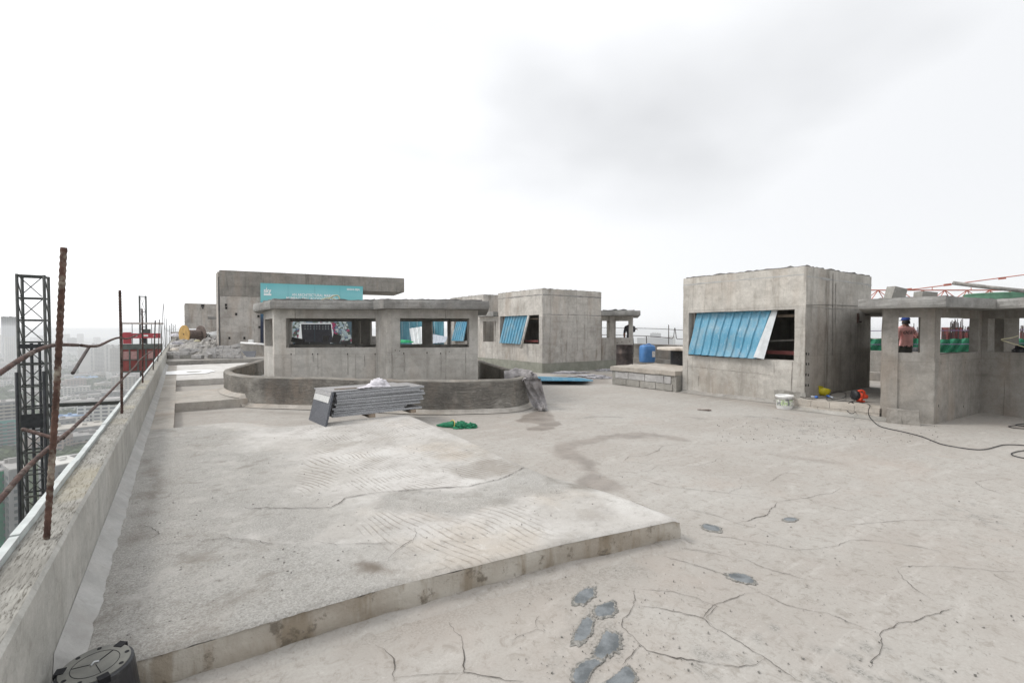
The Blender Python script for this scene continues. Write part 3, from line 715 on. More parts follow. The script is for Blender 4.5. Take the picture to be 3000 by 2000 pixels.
# ------------------------------------------------------------ cracks in the floor and slab
def crack(px, z0, w, parent, onslab=False):
    pts = [P(a, b_, z0) for a, b_ in px]
    fine = []
    for p, q in zip(pts[:-1], pts[1:]):
        n = max(1, int((q - p).length / 0.022))
        fine += [p.lerp(q, i / n) for i in range(n)]
    fine.append(pts[-1])
    L = []; Rr = []
    for i, p in enumerate(fine):
        t = (fine[min(i + 1, len(fine) - 1)] - fine[max(i - 1, 0)]); t.z = 0
        if t.length < 1e-6: t = Vector((1, 0, 0))
        s_ = Vector((-t.y, t.x, 0)).normalized()
        jit = s_ * (0.016 * mnoise.noise(p * 9) + 0.012 * mnoise.noise(p * 37))
        ww = w * max(0.35, 0.65 + 0.9 * mnoise.noise(p * 6 + Vector((3, 1, 0))) + 0.5 * mnoise.noise(p * 25)) * min(1, 0.25 + min(i, len(fine) - 1 - i) * 0.15)
        if onslab:
            j = int(np.argmin((Xs - p.x) ** 2 + (Yg - p.y) ** 2)); z = Zs.ravel()[j] + 0.007
        else: z = floor_z(p.x, p.y) + 0.0045
        L.append((p.x + jit.x + s_.x * ww / 2, p.y + jit.y + s_.y * ww / 2, z)); Rr.append((p.x + jit.x - s_.x * ww / 2, p.y + jit.y - s_.y * ww / 2, z))
    MB().grid([L, Rr]).build('crack', M['crack'], parent)
for pts, w in (([(0, 515), (240, 540), (390, 562), (510, 570)], 4), ([(510, 590), (485, 625), (445, 660), (370, 685), (295, 705)], 8),
               ([(510, 588), (560, 578), (670, 570), (740, 548), (800, 545), (860, 512)], 6), ([(670, 572), (760, 605), (900, 640), (1090, 690)], 4),
               ([(0, 628), (100, 645), (190, 665), (250, 690), (330, 715), (420, 735), (500, 775), (590, 808)], 5),
               ([(80, 765), (230, 780), (420, 812), (570, 845), (720, 848), (840, 825), (900, 800), (980, 800), (1080, 808), (1260, 832), (1410, 862)], 5),
               ([(850, 705), (950, 715), (1060, 700), (1260, 690), (1450, 692), (1650, 702), (1780, 718)], 4.5),
               ([(0, 845), (120, 860), (240, 880), (350, 905), (420, 940), (560, 980), (715, 1018)], 5), ([(0, 918), (90, 940), (200, 975), (270, 995)], 5),
               ([(340, 1035), (420, 1080), (520, 1130), (640, 1170), (760, 1185), (870, 1225), (980, 1270), (1070, 1300)], 6),
               ([(1470, 1172), (1400, 1185), (1310, 1205), (1240, 1232), (1190, 1235), (1150, 1250), (1070, 1300), (1072, 1380), (1060, 1410), (1030, 1445), (1025, 1490)], 9),
               ([(0, 1198), (70, 1208), (115, 1228), (150, 1265), (230, 1305), (330, 1370), (450, 1440), (520, 1490), (650, 1568)], 6),
               ([(110, 1230), (150, 1180), (200, 1140), (290, 1105), (420, 1078)], 7), ([(0, 1102), (60, 1110), (120, 1145), (165, 1160)], 5),
               ([(0, 1440), (90, 1455), (200, 1475), (300, 1485), (370, 1475), (450, 1440)], 6),
               ([(1160, 948), (1270, 940), (1400, 938), (1500, 945), (1650, 962), (1845, 972)], 5), ([(1160, 950), (1190, 1000), (1240, 1050), (1300, 1090), (1380, 1135)], 6),
               ([(1650, 962), (1720, 1010), (1845, 1070)], 4), ([(1720, 465), (1640, 475), (1585, 485), (1600, 505), (1660, 530), (1760, 560)], 6),
               ([(0, 395), (80, 395), (160, 375), (210, 350)], 5), ([(460, 485), (520, 450), (590, 418)], 5), ([(240, 540), (310, 515), (325, 495)], 5)):
    crack(CC(pts), 0, w * 0.0007, floor)
for pts, w in (([(1340, 372), (1370, 345), (1465, 340), (1530, 310), (1550, 290), (1640, 275)], 7), ([(1370, 372), (1520, 390), (1730, 395)], 4),
               ([(1300, 425), (1420, 430), (1490, 415), (1525, 395)], 5), ([(1270, 445), (1430, 462), (1540, 500), (1700, 520), (1845, 533)], 5),
               ([(1560, 610), (1700, 630), (1845, 658)], 4.5), ([(1650, 842), (1750, 850), (1845, 868)], 5), ([(1530, 878), (1620, 900), (1740, 935), (1845, 965)], 5),
               ([(1410, 1062), (1500, 1068), (1620, 1085), (1730, 1110), (1835, 1158), (1800, 1195), (1770, 1232)], 6),
               ([(1405, 1062), (1395, 1150), (1370, 1200), (1335, 1240), (1335, 1270), (1380, 1320), (1425, 1362), (1500, 1405), (1600, 1435), (1845, 1465)], 7),
               ([(1395, 1155), (1520, 1165), (1640, 1185), (1770, 1222), (1845, 1285)], 6), ([(1425, 1365), (1380, 1420), (1338, 1478)], 8),
               ([(393, 1245), (430, 1290), (470, 1340), (480, 1400), (462, 1460), (472, 1515), (560, 1530), (700, 1545), (800, 1565)], 7),
               ([(472, 1515), (360, 1528), (220, 1530), (100, 1545)], 6), ([(0, 1362), (50, 1385), (100, 1440), (105, 1500), (98, 1568)], 7),
               ([(725, 1340), (780, 1310), (870, 1280), (915, 1303)], 7), ([(880, 1210), (868, 1240), (880, 1280)], 5)):
    crack(CB(pts), 0, w * 0.0007, floor)
for pts, w in ((CB([(215, 735), (212, 800), (150, 830), (90, 880), (65, 915)]), 9), (CB([(150, 830), (230, 858)]), 5),
               (CA([(340, 835), (480, 825), (600, 805), (760, 790), (900, 800), (1000, 820), (1090, 828), (1200, 815), (1260, 808), (1360, 828), (1520, 818), (1640, 815), (1720, 835)]), 6),
               (CA([(300, 722), (360, 735), (400, 770), (340, 800)]), 7),
               (CB([(-720, 630), (-600, 632), (-240, 630), (-160, 575), (0, 550), (150, 535), (350, 520), (500, 512), (600, 488), (720, 455), (830, 398)]), 12)):
    crack(pts, SL, w * 0.0008, slab, True)

# ------------------------------------------------------------ patches of fresh mortar
def patch(px, hgt=0.007):
    pts = onz(px); n = len(pts)
    cx = sum(p[0] for p in pts) / n; cy = sum(p[1] for p in pts) / n
    cl_ = [Vector((*pts[i % n], 0)) for i in range(-1, n + 2)]
    ring = []
    for i in range(1, n + 1):
        p0, p1, p2, p3 = cl_[i - 1], cl_[i], cl_[i + 1], Vector((*pts[(i + 1) % n], 0))
        for j in range(22):
            t = j / 22
            ring.append(0.5 * ((2 * p1) + (p2 - p0) * t + (2 * p0 - 5 * p1 + 4 * p2 - p3) * t * t + (3 * p1 - p0 - 3 * p2 + p3) * t ** 3))
    def loop(sc, z, jit):
        out = []
        for p in ring:
            f = sc * (1 + jit * mnoise.noise(p * 14) + 0.7 * jit * mnoise.noise(p * 45) + 0.6 * jit * mnoise.noise(p * 110))
            x, y = cx + (p.x - cx) * f, cy + (p.y - cy) * f
            out.append((x, y, floor_z(x, y) + z))
        return out
    rim = MB(); a = loop(1.18, 0.0025, 0.34); b_ = loop(1.0, 0.008, 0.22); c = loop(0.88, 0.006, 0.2)
    rim.grid([a + a[:1], b_ + b_[:1], c + c[:1]])
    root = rim.build('mortar_patch', M['rim'], floor, smooth=True)
    top = MB(); ls = [loop(0.95, 0.0065, 0.24), loop(0.7, hgt, 0.12), loop(0.4, hgt * 1.15, 0.05), loop(0.02, hgt * 1.2, 0)]
    top.grid([l + l[:1] for l in ls])
    top.build('patch_top', M['patch'], root, smooth=True)
CP_ = lambda p: crop(1600, 1650, 4.48, p)
for pp in ([(365, 500), (400, 430), (490, 360), (600, 340), (635, 430), (560, 500), (510, 550), (400, 545)],
           [(630, 680), (640, 610), (720, 550), (890, 525), (900, 570), (890, 660), (830, 700), (640, 725)],
           [(380, 990), (390, 900), (450, 780), (540, 720), (620, 770), (590, 870), (570, 970), (500, 1020), (400, 1020)],
           [(620, 1180), (690, 1060), (720, 980), (800, 890), (930, 920), (965, 1000), (960, 1100), (900, 1190), (720, 1260), (630, 1230)],
           [(340, 1480), (420, 1370), (520, 1290), (640, 1270), (730, 1310), (640, 1380), (590, 1450), (540, 1560), (430, 1640), (340, 1600)],
           [(780, 1600), (900, 1470), (1000, 1370), (1060, 1350), (1150, 1420), (1150, 1600), (1000, 1680)]):
    patch(CP_(pp))
for pp in ([(100, 712), (160, 716), (205, 738), (185, 748), (130, 742)], [(545, 680), (590, 674), (620, 685), (600, 697), (560, 692)],
           [(240, 985), (320, 980), (385, 1010), (375, 1035), (300, 1025)]):
    patch(CC(pp), 0.006)
# ------------------------------------------------------------ parapet on the left
PZ = 0.634; PX0, PX1 = -0.575, -0.43
par = thing('parapet', 'long low concrete parapet wall along the left roof edge', 'parapet', (PX1, 3, SL))
mb = MB()
seg = [-3.0] + [0.4 + 0.25 * i for i in range(0, 60)] + [15.6 + 2.0 * i for i in range(0, 42)]
inner = []
for y in seg:
    j = [mnoise.noise(Vector((y * 3, q, 0))) * 0.004 for q in range(4)]
    inner.append([(PX1 + j[0], y, -0.05), (PX1 + j[1], y, PZ - 0.02 + j[1]), (PX1 - 0.012, y, PZ - 0.003 + j[2])])
mb.grid(inner)
mb.build('inner_face', M['parapet'], par)
mb = MB(); rows = []
xt = [PX1 - 0.012 - (PX1 - 0.012 - PX0) * i / 8 for i in range(9)]
tops = [-3.0 + 0.2 * i for i in range(17)] + [0.4 + 0.035 * i for i in range(1, 200)] + [7.4 + 0.25 * i for i in range(0, 60)] + [22.4 + 3 * i for i in range(0, 26)]
for y in tops:
    rows.append([(x, y, PZ - 0.003 * (i == 0) + (0 if i in (0,) else 0.005 * mnoise.noise(Vector((x * 45, y * 9, 1))) + 0.004 * mnoise.noise(Vector((x * 90, y * 30, 4))))) for i, x in enumerate(xt)])
mb.grid([r_[::-1] for r_ in rows])
mb.build('hacked_top', M['parapettop'], par, smooth=True)
MB().grid([[(PX0, y, -6.0), (PX0, y, PZ)] for y in (-3, 98)]).build('outer_face', M['parapet'], par)
# cove of mortar along the foot
rows = []
for y in [-3 + 0.5 * i for i in range(8)] + [1.2 + 0.07 * i for i in range(170)] + [13.2 + 0.5 * i for i in range(160)]:
    base = SL if y > 2.55 else 0.0
    j = mnoise.noise(Vector((y * 3, 5, 0))); j2 = mnoise.noise(Vector((y * 11, 2, 0)))
    rows.append([(PX1 + 0.002, y, base + 0.085), (PX1 + 0.03, y, base + 0.055 + 0.004 * j), (PX1 + 0.058, y, base + 0.026 + 0.004 * j2), (PX1 + 0.088 + 0.014 * j2 + 0.010 * j, y, base + 0.004)])
MB().grid(rows).build('mortar_cove', M['fillet'], par, smooth=True)
# joined lengths of white edge strip
ys_ = [-2.5, 1.35, 2.9, 4.35, 5.9, 8.4, 11.2, 14.0, 18.0, 24, 32, 44, 60, 80]
for i in range(len(ys_) - 1):
    dz = 0.004 * ((i * 7) % 3 - 1)
    mb = MB(); n = 12
    for k_ in range(n):
        pass
    rows = []
    for k_ in range(n + 1):
        y = ys_[i] + 0.006 + (ys_[i + 1] - ys_[i] - 0.012) * k_ / n; j = 0.004 * mnoise.noise(Vector((y * 4, i, 0)))
        rows.append([(PX0 - 0.034, y, PZ - 0.09), (PX0 - 0.034 + j, y, PZ + 0.03 + dz), (PX0 - 0.002 + j, y, PZ + 0.03 + dz), (PX0 - 0.002, y, PZ - 0.09), (PX0 - 0.034, y, PZ - 0.09)])
    mb.grid(rows).add([rows[0][q] for q in range(4)], [(3, 2, 1, 0)]).add([rows[-1][q] for q in range(4)], [(0, 1, 2, 3)])
    mb.build('edge_strip', M['strip'], par)

# ------------------------------------------------------------ rebar posts and rails on the parapet
def rebar(pts, r, ribs=True, n=8, step=None):
    pts = [Vector(p) for p in pts]; out = []; rs = []
    step = step or r * 1.25
    alt = 0
    for p, q in zip(pts[:-1], pts[1:]):
        L = (q - p).length; m_ = max(1, int(L / step))
        for i in range(m_):
            out.append(p.lerp(q, i / m_)); rs.append(r * (1.14 if alt % 2 else 0.93)); alt += 1
    out.append(pts[-1]); rs.append(r)
    return MB().tube(out, r, n, rs=rs if ribs else None)
def smooth_pts(pts, n=6):
    out = []; m_ = len(pts)
    for i in range(m_ - 1):
        p0, p1, p2, p3 = pts[max(i - 1, 0)], pts[i], pts[i + 1], pts[min(i + 2, m_ - 1)]
        for k_ in range(n):
            t = k_ / n
            out.append(0.5 * ((2 * p1) + (p2 - p0) * t + (2 * p0 - 5 * p1 + 4 * p2 - p3) * t * t + (3 * p1 - p0 - 3 * p2 + p3) * t ** 3))
    out.append(pts[-1]); return out
posts = [((136, 1580), (187, 725), 0.0112), ((357, 1212), (351, 850), 0.0125), ((418, 1122), (416, 904), 0.0125), ((448.5, 1084), (455, 938), 0.012),
         ((462, 1059), (467, 936), 0.012), ((472, 1041), (473, 977), 0.012), ((485, 1021), (482, 953), 0.013), ((489, 1013), (487, 933), 0.013),
         ((497, 1006), (497, 953), 0.015), ((502, 997), (502, 946), 0.02), ((509, 989), (507, 950), 0.025), ((513, 983), (514, 949), 0.03)]
for i, (b0, t0, r_) in enumerate(posts):
    p = P(b0[0], b0[1], PZ - 0.004); dep = p.x * ST + p.y * CT
    q = D(t0[0], t0[1], dep)
    p2 = p - (q - p).normalized() * 0.05
    m_ = M['rebarlight'] if i == 0 else (M['rebar'] if i < 3 else M['rebardark'])
    mid = p.lerp(q, 0.5) + Vector((0.004, 0.004, 0))
    lab = 'thick leaning rusty rebar post, nearest on the parapet' if i == 0 else '%s rusty rebar post along the parapet, counted from the camera' % ORD[i]
    rebar([p2, mid, q], r_, i < 4, 10 if i < 2 else 6).build('rebar_post', m_, None, lab, 'rebar post', 'rebar posts on the parapet', smooth=True)
vp = [P(486, 1016, PZ), None, P(482, 1019, PZ)]
dep = vp[0].x * ST + vp[0].y * CT
MB().tube([D(473, 985, dep), D(478.5, 889, dep), D(483, 962, dep)], 0.012, 6).build('bent_rebar', M['rebardark'], None, 'tall thin rebar bent into an inverted V beyond the red hoist', 'rebar')
XR = -0.50
rail = [(-60, 1128), (0, 1092), (60, 1052), (120, 1021), (172, 1010), (230, 1011)]
rebar(smooth_pts([VX(a, b_, XR - 0.005) for a, b_ in rail]), 0.0085, True).build('top_rail', M['rebar'], None, 'bent rebar top rail arching across the nearest parapet post', 'rail', smooth=True)
rail = [(237, 1011), (262, 1014), (290, 1012), (318, 999), (338, 991), (352, 989), (372, 992), (392, 985), (416, 974)]
rebar(smooth_pts([VX(a, b_, XR + 0.012) for a, b_ in rail]), 0.0085, True).build('top_rail', M['rebar'], None, 'wavy rebar top rail between the second and third parapet posts', 'rail', smooth=True)
rebar([VX(262, 1014, XR - 0.02), VX(213, 1093, XR - 0.02)], 0.009).build('rebar_stub', M['rebardark'], None, 'short rebar stub hanging down from the wavy top rail', 'rebar', smooth=True)
rail = [(-50, 1508), (0, 1462), (76, 1373), (143, 1312), (204, 1262)]
rebar(smooth_pts([VX(a, b_, XR + 0.015) for a, b_ in rail], 4), 0.009).build('lower_rail', M['rebar'], None, 'rusty rebar lower rail nearest the camera on the parapet', 'rail', smooth=True)
rail = [(185, 1281), (250, 1219), (300, 1170), (360, 1109), (395, 1074), (418, 1046), (453, 1023), (472, 1007)]
rebar(smooth_pts([VX(a, b_, XR - 0.012) for a, b_ in rail], 4), 0.009).build('lower_rail', M['rebar'], None, 'rusty rebar lower rail running on along the parapet posts', 'rail', smooth=True)
a0 = VX(150, 1277, XR - 0.02)
rebar([D(66, 1256, 2.55), D(145, 1279, 2.5), D(186, 1283, 2.46)], 0.009).build('rebar_stub', M['rebar'], None, 'short rebar stub crossing the nearest parapet post', 'rebar', smooth=True)
# rebar posts beyond the third stand in ties of thin wire
for px_, dd in (((475, 985, 487, 1008), 30), ((482, 960, 500, 965), 36), ((487, 965, 513, 955), 50)):
    MB().tube([D(px_[0], px_[1], dd), D((px_[0] + px_[2]) / 2, max(px_[1], px_[3]) + 6, dd + 3), D(px_[2], px_[3], dd + 8)], 0.008, 5).build('tie_wire', M['rebardark'], None, {30: 'nearest', 36: 'middle', 50: 'farthest'}[dd] + ' sagging tie wire between distant parapet rebar posts', 'wire', 'tie wires on the far parapet')

# ------------------------------------------------------------ hoist masts
def mast(name, label, X0, Y0, ztop, zbot, w, pitch, rt, matl, group=None, extra=True, parts=True):
    t = thing(name, label, 'mast', (X0, Y0, zbot))
    for dx in (0, w):
        for dy in (0, w):
            MB().tube([(X0 + dx, Y0 + dy, zbot), (X0 + dx, Y0 + dy, ztop)], rt, 10).build('leg', matl, t, smooth=True)
    z = ztop - rt; fr = MB(); dg = MB(); i = 0
    while z > zbot:
        fr = MB()
        h = 0.045 if i % 2 else 0.06
        for dy in (0, w): fr.bar((X0, Y0 + dy, z), (X0 + w, Y0 + dy, z), 0.03, h)
        for dx in (0, w): fr.bar((X0 + dx, Y0, z), (X0 + dx, Y0 + w, z), 0.03, h)
        fr.build('ring_frame', matl, t)
        zl = z - pitch
        dg = MB()
        for dy in (-0.012,):
            dg.tube([(X0 + 0.06, Y0 + dy, z - 0.05), (X0 + w - 0.06, Y0 + dy, zl + 0.05)], 0.016, 6)
            dg.tube([(X0 + w - 0.06, Y0 + dy + 0.022, z - 0.05), (X0 + 0.06, Y0 + dy + 0.022, zl + 0.05)], 0.016, 6)
        for dx in (-0.01, w + 0.01):
            dg.tube([(X0 + dx, Y0 + 0.06, z - 0.05), (X0 + dx, Y0 + w - 0.06, zl + 0.05)], 0.016, 6)
        dg.build('diagonal_brace', matl, t)
        z = zl; i += 1
    return t
# width of the near mast fixes how far out it stands
k1 = VY(51, 900, 10.0).x; k2 = VY(131, 900, 10.0).x
Y_m = 10.0 * 0.65 / (k2 - k1)
X_m = k1 * Y_m / 10.0
ztop = VY(51, 802, Y_m).z
mt = mast('hoist_mast', 'dark steel lattice hoist mast outside the parapet on the left', X_m, Y_m, ztop, -16.0, 0.65, 0.735, 0.043, M['mast'])
zj = VY(51, 1010, Y_m).z
for dx, dy, rr in ((0.30, 0.05, 0.045), (0.44, 0.35, 0.04)):
    MB().tube([(X_m + dx, Y_m + dy, -16), (X_m + dx, Y_m + dy, zj + 0.05)], rr, 8).build('rack_tube', M['black'], mt, smooth=True)
for dx in (0.0, 0.65):
    MB().tube([(X_m + dx - 0.055, Y_m - 0.045, -16), (X_m + dx - 0.055, Y_m - 0.045, zj - 0.9)], 0.042, 8).build('cable_guide', M['black'], mt, smooth=True)
MB().box(X_m + 0.03, X_m + 0.62, Y_m - 0.06, Y_m - 0.03, zj - 2.75, zj - 2.3).build('wall_tie_plate', M['black'], mt)
MB().box(X_m + 0.03, X_m + 0.62, Y_m - 0.06, Y_m - 0.03, zj - 0.12, zj + 0.02).build('joint_plate', M['black'], mt)
zt = VY(165, 1183, Y_m).z
for dz, dy in ((0.0, 0.0), (-0.09, 0.3)):
    MB().tube([(X_m + 0.6, Y_m + dy, zt + dz), (PX0 - 0.04, Y_m + dy + 0.15, zt + dz - 0.12)], 0.04, 8).build('wall_tie', M['mast'], mt, smooth=True)

# red twin-cage hoist far along the parapet
HY = 59.3
def hz(y): return VY(418, y, HY).z
xL, xR_ = VY(360, 1050, HY).x, VY(476, 1050, HY).x
far_m = mast('far_hoist_mast', 'thin far hoist mast rising above the red hoist cage', VY(408, 900, HY).x, HY + 0.2, hz(866), -30, VY(427, 900, HY).x - VY(408, 900, HY).x, 1.5, 0.06, M['mast'])
ho = thing('hoist', 'red construction hoist cage hanging outside the parapet', 'hoist', ((xL + xR_) / 2, HY, hz(1087)))
zt, zb = hz(1006), hz(1086)
cgp = MB().box(xL + 0.05, xR_ - 0.05, HY - 1.5, HY - 0.1, zb + 0.08, zt - 0.25).build('cage_panel', M['hoistred'], ho)
for x0 in np.linspace(xL, xR_, 6):
    MB().box(x0 - 0.06, x0 + 0.06, HY - 1.58, HY - 1.505, zb, zt).build('cage_post', M['greyframe'], ho)
for z0, h in ((zt - 0.5, 0.5), (zb, 0.14), ((zb + zt) / 2 - 0.2, 0.08)):
    MB().box(xL - 0.02, xR_ + 0.02, HY - 1.62, HY - 1.59, z0, z0 + h).build('cage_rail', M['greyframe'], ho)
for i, q in enumerate((0.12, 0.3, 0.72)):
    xx = xL + (xR_ - xL) * q
    MB().box(xx - 0.22, xx + 0.22, HY - 1.56, HY - 1.52, zb + 1.25, zb + 2.0).build('cage_window', simple('wire_window', (0.42, 0.24, 0.23), 0.6), cgp)
zr0, zr1 = hz(990), hz(976)
sbd = MB().box(xL + 0.1, xR_ - 0.1, HY - 1.45, HY - 1.3, zr0, zr1).build('side_board', M['red'], ho)
MB().box(xL + 0.15, xL + 0.75, HY - 1.5, HY - 0.8, zt + 0.02, hz(973)).build('motor_box', M['red'], ho)
MB().box(xL + 1.5, xR_ - 1.2, HY - 1.1, HY - 0.4, zt + 0.02, hz(985)).build('drive_unit', M['black'], ho)
MB().box(xL - 0.02 + 1.55, xL + 2.2, HY - 1.0, HY - 0.5, hz(980), hz(964)).build('drive_head', M['greyframe'], ho)
for q0, q1 in ((0.06, 0.17), (0.55, 0.66)):
    MB().box(xL + (xR_ - xL) * q0, xL + (xR_ - xL) * q1, HY - 1.48, HY - 1.455, hz(985), hz(980)).build('logo_plate', M['lettering'], sbd)
for i in range(9):
    q0 = 0.30 + 0.02 * i + (0.46 if i > 4 else 0) - (0.08 if i > 4 else 0)
    MB().box(xL + (xR_ - xL) * q0, xL + (xR_ - xL) * (q0 + 0.012), HY - 1.48, HY - 1.455, hz(985), hz(981.5 + (i % 3))).build('logo_letter', M['lettering'], sbd)
zc_ = hz(947)
MB().box(xL, xR_ + 0.15, HY - 1.5, HY, zc_ - 0.1, zc_ + 0.06).build('canopy', simple('canopy_sheet', (0.55, 0.50, 0.47), 0.7), ho)
for x0 in np.linspace(xL + 0.1, xR_ - 0.05, 5):
    MB().tube([(x0, HY - 1.4, zt), (x0, HY - 1.4, zc_ - 0.09)], 0.03, 6).build('canopy_post', M['greyframe'], ho)

# ------------------------------------------------------------ black plastic pedestal beside the slab corner
q = D(289, 1936, 1.82); cz = q.z
ped = thing('plastic_pedestal', 'black conical plastic drum with a dusty holed lid at the slab corner', 'drum', (q.x, q.y, 0), (R(2), R(-3), 0.5))
rt_ = 0.113; rb_ = 0.14
MB().lathe([(rb_, 0.0), (rb_ * 0.99, 0.01), (rt_ + 0.006, cz - 0.02), (rt_ + 0.004, cz - 0.006), (rt_ - 0.004, cz)], n=48).build('body', M['blackplastic'], ped, smooth=False, local=True)
MB().lathe([(rt_ - 0.005, cz - 0.004), (rt_ - 0.006, cz + 0.0035)], n=48).build('lid', M['lidgrey'], ped, local=True)
MB().lathe([(0.074, cz + 0.0042), (0.074, cz + 0.0046), (0.072, cz + 0.0046), (0.072, cz + 0.0042)], n=48, close=False).build('lid_groove', M['hole'], ped, local=True)
for i in range(3):
    a = R(20 + 120 * i)
    MB().obox((rt_ * 0.93 * math.cos(a), rt_ * 0.93 * math.sin(a), cz - 0.006), (0.015, 0.017, 0.0125), Matrix.Rotation(a, 3, 'Z')).build('slot', M['hole'], ped, local=True)
    for da in (40, 80):
        b_ = a + R(da)
        MB().lathe([(0.0075, 0), (0.0075, 0.0012)], (0.095 * math.cos(b_), 0.095 * math.sin(b_), cz + 0.0036), 14).build('bolt_hole', M['hole'], ped, local=True)
    MB().bar((0.006 * math.cos(a), 0.006 * math.sin(a), cz + 0.0045), (0.072 * math.cos(a), 0.072 * math.sin(a), cz + 0.0045), 0.0022 if i else 0.0045, 0.001).build('lid_seam', M['hole'], ped, local=True)
MB().tube([(-0.014, 0.0, cz + 0.006), (0.0, 0.006, cz + 0.010), (0.012, 0.0, cz + 0.006)], 0.0035, 6).build('wire_clip', M['galv'], ped, smooth=True, local=True)

# ------------------------------------------------------------ curved wall round the near pavilion
foot = [(8.2, 13.9), (7.6, 12.4), (7.05, 10.9), (6.65, 9.75), (6.35, 8.85), (6.12, 8.2), (5.78, 7.72), (5.2, 7.46), (4.57, 7.66), (3.71, 8.18), (3.1, 8.85), (2.58, 9.42), (2.1, 9.95), (1.63, 10.4), (1.22, 10.85), (0.92, 11.6), (0.82, 12.5),
        (0.9, 13.3), (1.2, 14.3), (1.65, 15.6), (2.35, 17.8), (3.0, 18.6)]
fp = smooth_pts([Vector((a, b_, 0)) for a, b_ in foot], 8)
rw = thing('curved_wall', 'dark rendered curved low wall winding round the near pavilion', 'wall', (3.7, 8.2, 0))
TW = 0.17
def wring(off, z, j=0.012):
    out = []
    for i, p in enumerate(fp):
        t = (fp[min(i + 1, len(fp) - 1)] - fp[max(i - 1, 0)]).normalized()
        n_ = Vector((t.y, -t.x, 0))           # towards the inside
        jj = j * mnoise.noise(Vector((p.x * 3, p.y * 3, z * 4)))
        zz = z + (0.012 * mnoise.noise(Vector((p.x * 2, p.y * 2, 9))) if z > 0.5 else 0)
        out.append(Vector((p.x, p.y, zz)) + n_ * (off + jj))
    return out
HZ = 0.62
MB().grid([wring(-0.02, -0.02), wring(0.0, 0.1), wring(0.0, 0.25), wring(0, 0.4), wring(0.0, 0.52), wring(0.006, HZ - 0.03)]).build('outer_face', M['ring'], rw, smooth=True)
M['ringtop'] = concrete('ring_coping', c=(0.26, 0.245, 0.22), dark=(0.13, 0.12, 0.105), light=(0.38, 0.36, 0.33), warm=0.25, streak=0, blotch=0.5, seed=3.3, pores=0.2, bump=0.9)
MB().grid([wring(0.006, HZ - 0.03), wring(0.022, HZ - 0.004), wring(TW / 2, HZ + 0.004), wring(TW - 0.02, HZ - 0.003), wring(TW, HZ - 0.03)]).build('coping', M['ringtop'], rw, smooth=True)
MB().grid([wring(TW, HZ - 0.03), wring(TW, 0.3), wring(TW, -0.02)]).build('inner_face', M['ring'], rw, smooth=True)
for e in (0, -1):
    a_ = [wring(0, z)[e] for z in (-0.02, HZ - 0.02)]; b_ = [wring(TW, z)[e] for z in (HZ - 0.02, -0.02)]
    MB().add(a_ + b_, [(0, 1, 2, 3)]).build('end_face', M['ring'], rw)
# pale cove at the foot of the wall
rows = []
for off, z in ((0.004, 0.085), (-0.05, 0.035), (-0.12, 0.012)):
    rows.append([p + Vector((0, 0, (SL if (11.02 < p.y < 13.13 or p.y > 16.06) and p.x < 1.32 else 0))) for p in wring(off, z, 0.02)][40:144])
MB().grid(rows[::-1]).build('mortar_cove', M['ledge'], rw, smooth=True)

# wet cloth hung over the curved wall
cl = MB(); rows = []
path = [P(a, b_, z) for a, b_, z in ((1478, 1098, .66), (1500, 1093, .68), (1525, 1090, .69), (1545, 1094, .68), (1557, 1105, .63), (1563, 1128, .47), (1569, 1152, .30), (1577, 1178, .13), (1586, 1199, .03), (1592, 1203, .02))]
pp = smooth_pts([Vector(p) for p in path], 5)
for i, p in enumerate(pp):
    t = i / (len(pp) - 1); w = 0.12 + 0.05 * math.sin(t * 2.6 + 0.2) - 0.09 * max(0, t - 0.82) / 0.18
    tg = (pp[min(i + 1, len(pp) - 1)] - pp[max(i - 1, 0)]).normalized()
    sd = Vector((0.82, -0.57, 0)) if t > 0.4 else Vector((0.57, 0.82, 0))
    nrm = tg.cross(sd).normalized()
    if nrm.z < 0 and t < 0.5: nrm = -nrm
    row = []
    for k_ in range(19):
        u = k_ / 9 - 1
        fold = 0.030 * math.sin(u * 8 + 3.0 * math.sin(t * 5)) + 0.035 * mnoise.noise(Vector((u * 3, t * 9, 2))) + 0.015 * mnoise.noise(Vector((u * 8, t * 22, 5)))
        drop = -0.10 * max(0, abs(u) - 0.55) * (1 if t < 0.45 else 0) * 2
        row.append(p + sd * (u * w) + nrm * (fold + 0.05 * (1 - u * u)) + Vector((0, 0, drop)))
    rows.append(row)
cl.grid(rows).build('draped_cloth', M['clothgrey'], None, 'damp grey cloth hung over the right end of the curved wall', 'cloth', smooth=True)

# ------------------------------------------------------------ stone slab stack
st0 = P(972, 1236, SL); st1 = P(1232, 1206, SL)
u = (st1 - st0); u.z = 0; LEN = u.length; u.normalize(); nv = Vector((-u.y, u.x, 0))       # away from the camera
rotz = math.atan2(u.y, u.x)
batt = []
for i, s_ in enumerate((0.42, 0.90)):
    c = st0 + u * (LEN * s_) + nv * 0.25
    o = MB().obox((0, 0, 0.027), (0.05, 0.28, 0.027)).build('timber_batten', M['wood'], None, ('left' if i == 0 else 'right') + ' timber batten under the stack of stone slabs', 'timber')
    o.location = (c.x, c.y, SL + 0.004); o.rotation_euler = (0, 0, rotz)
specs = [(0.0, 0.0, 1.0, 0.04), (-0.02, 0.0, 0.80, 0.032), (0.0, -0.005, 0.82, 0.032), (0.02, 0.0, 0.97, 0.034), (-0.01, 0.01, 0.98, 0.034), (0.05, 0.0, 0.99, 0.036), (0.03, 0.01, 1.0, 0.034),
         (0.05, 0.0, 0.98, 0.032), (0.06, -0.005, 1.0, 0.045), (0.05, 0.01, 1.0, 0.045), (0.07, 0.0, 0.93, 0.04), (0.05, 0.005, 1.0, 0.045), (-0.08, 0.02, 0.92, 0.016)]
zz = SL + 0.062
cnt = len(specs)
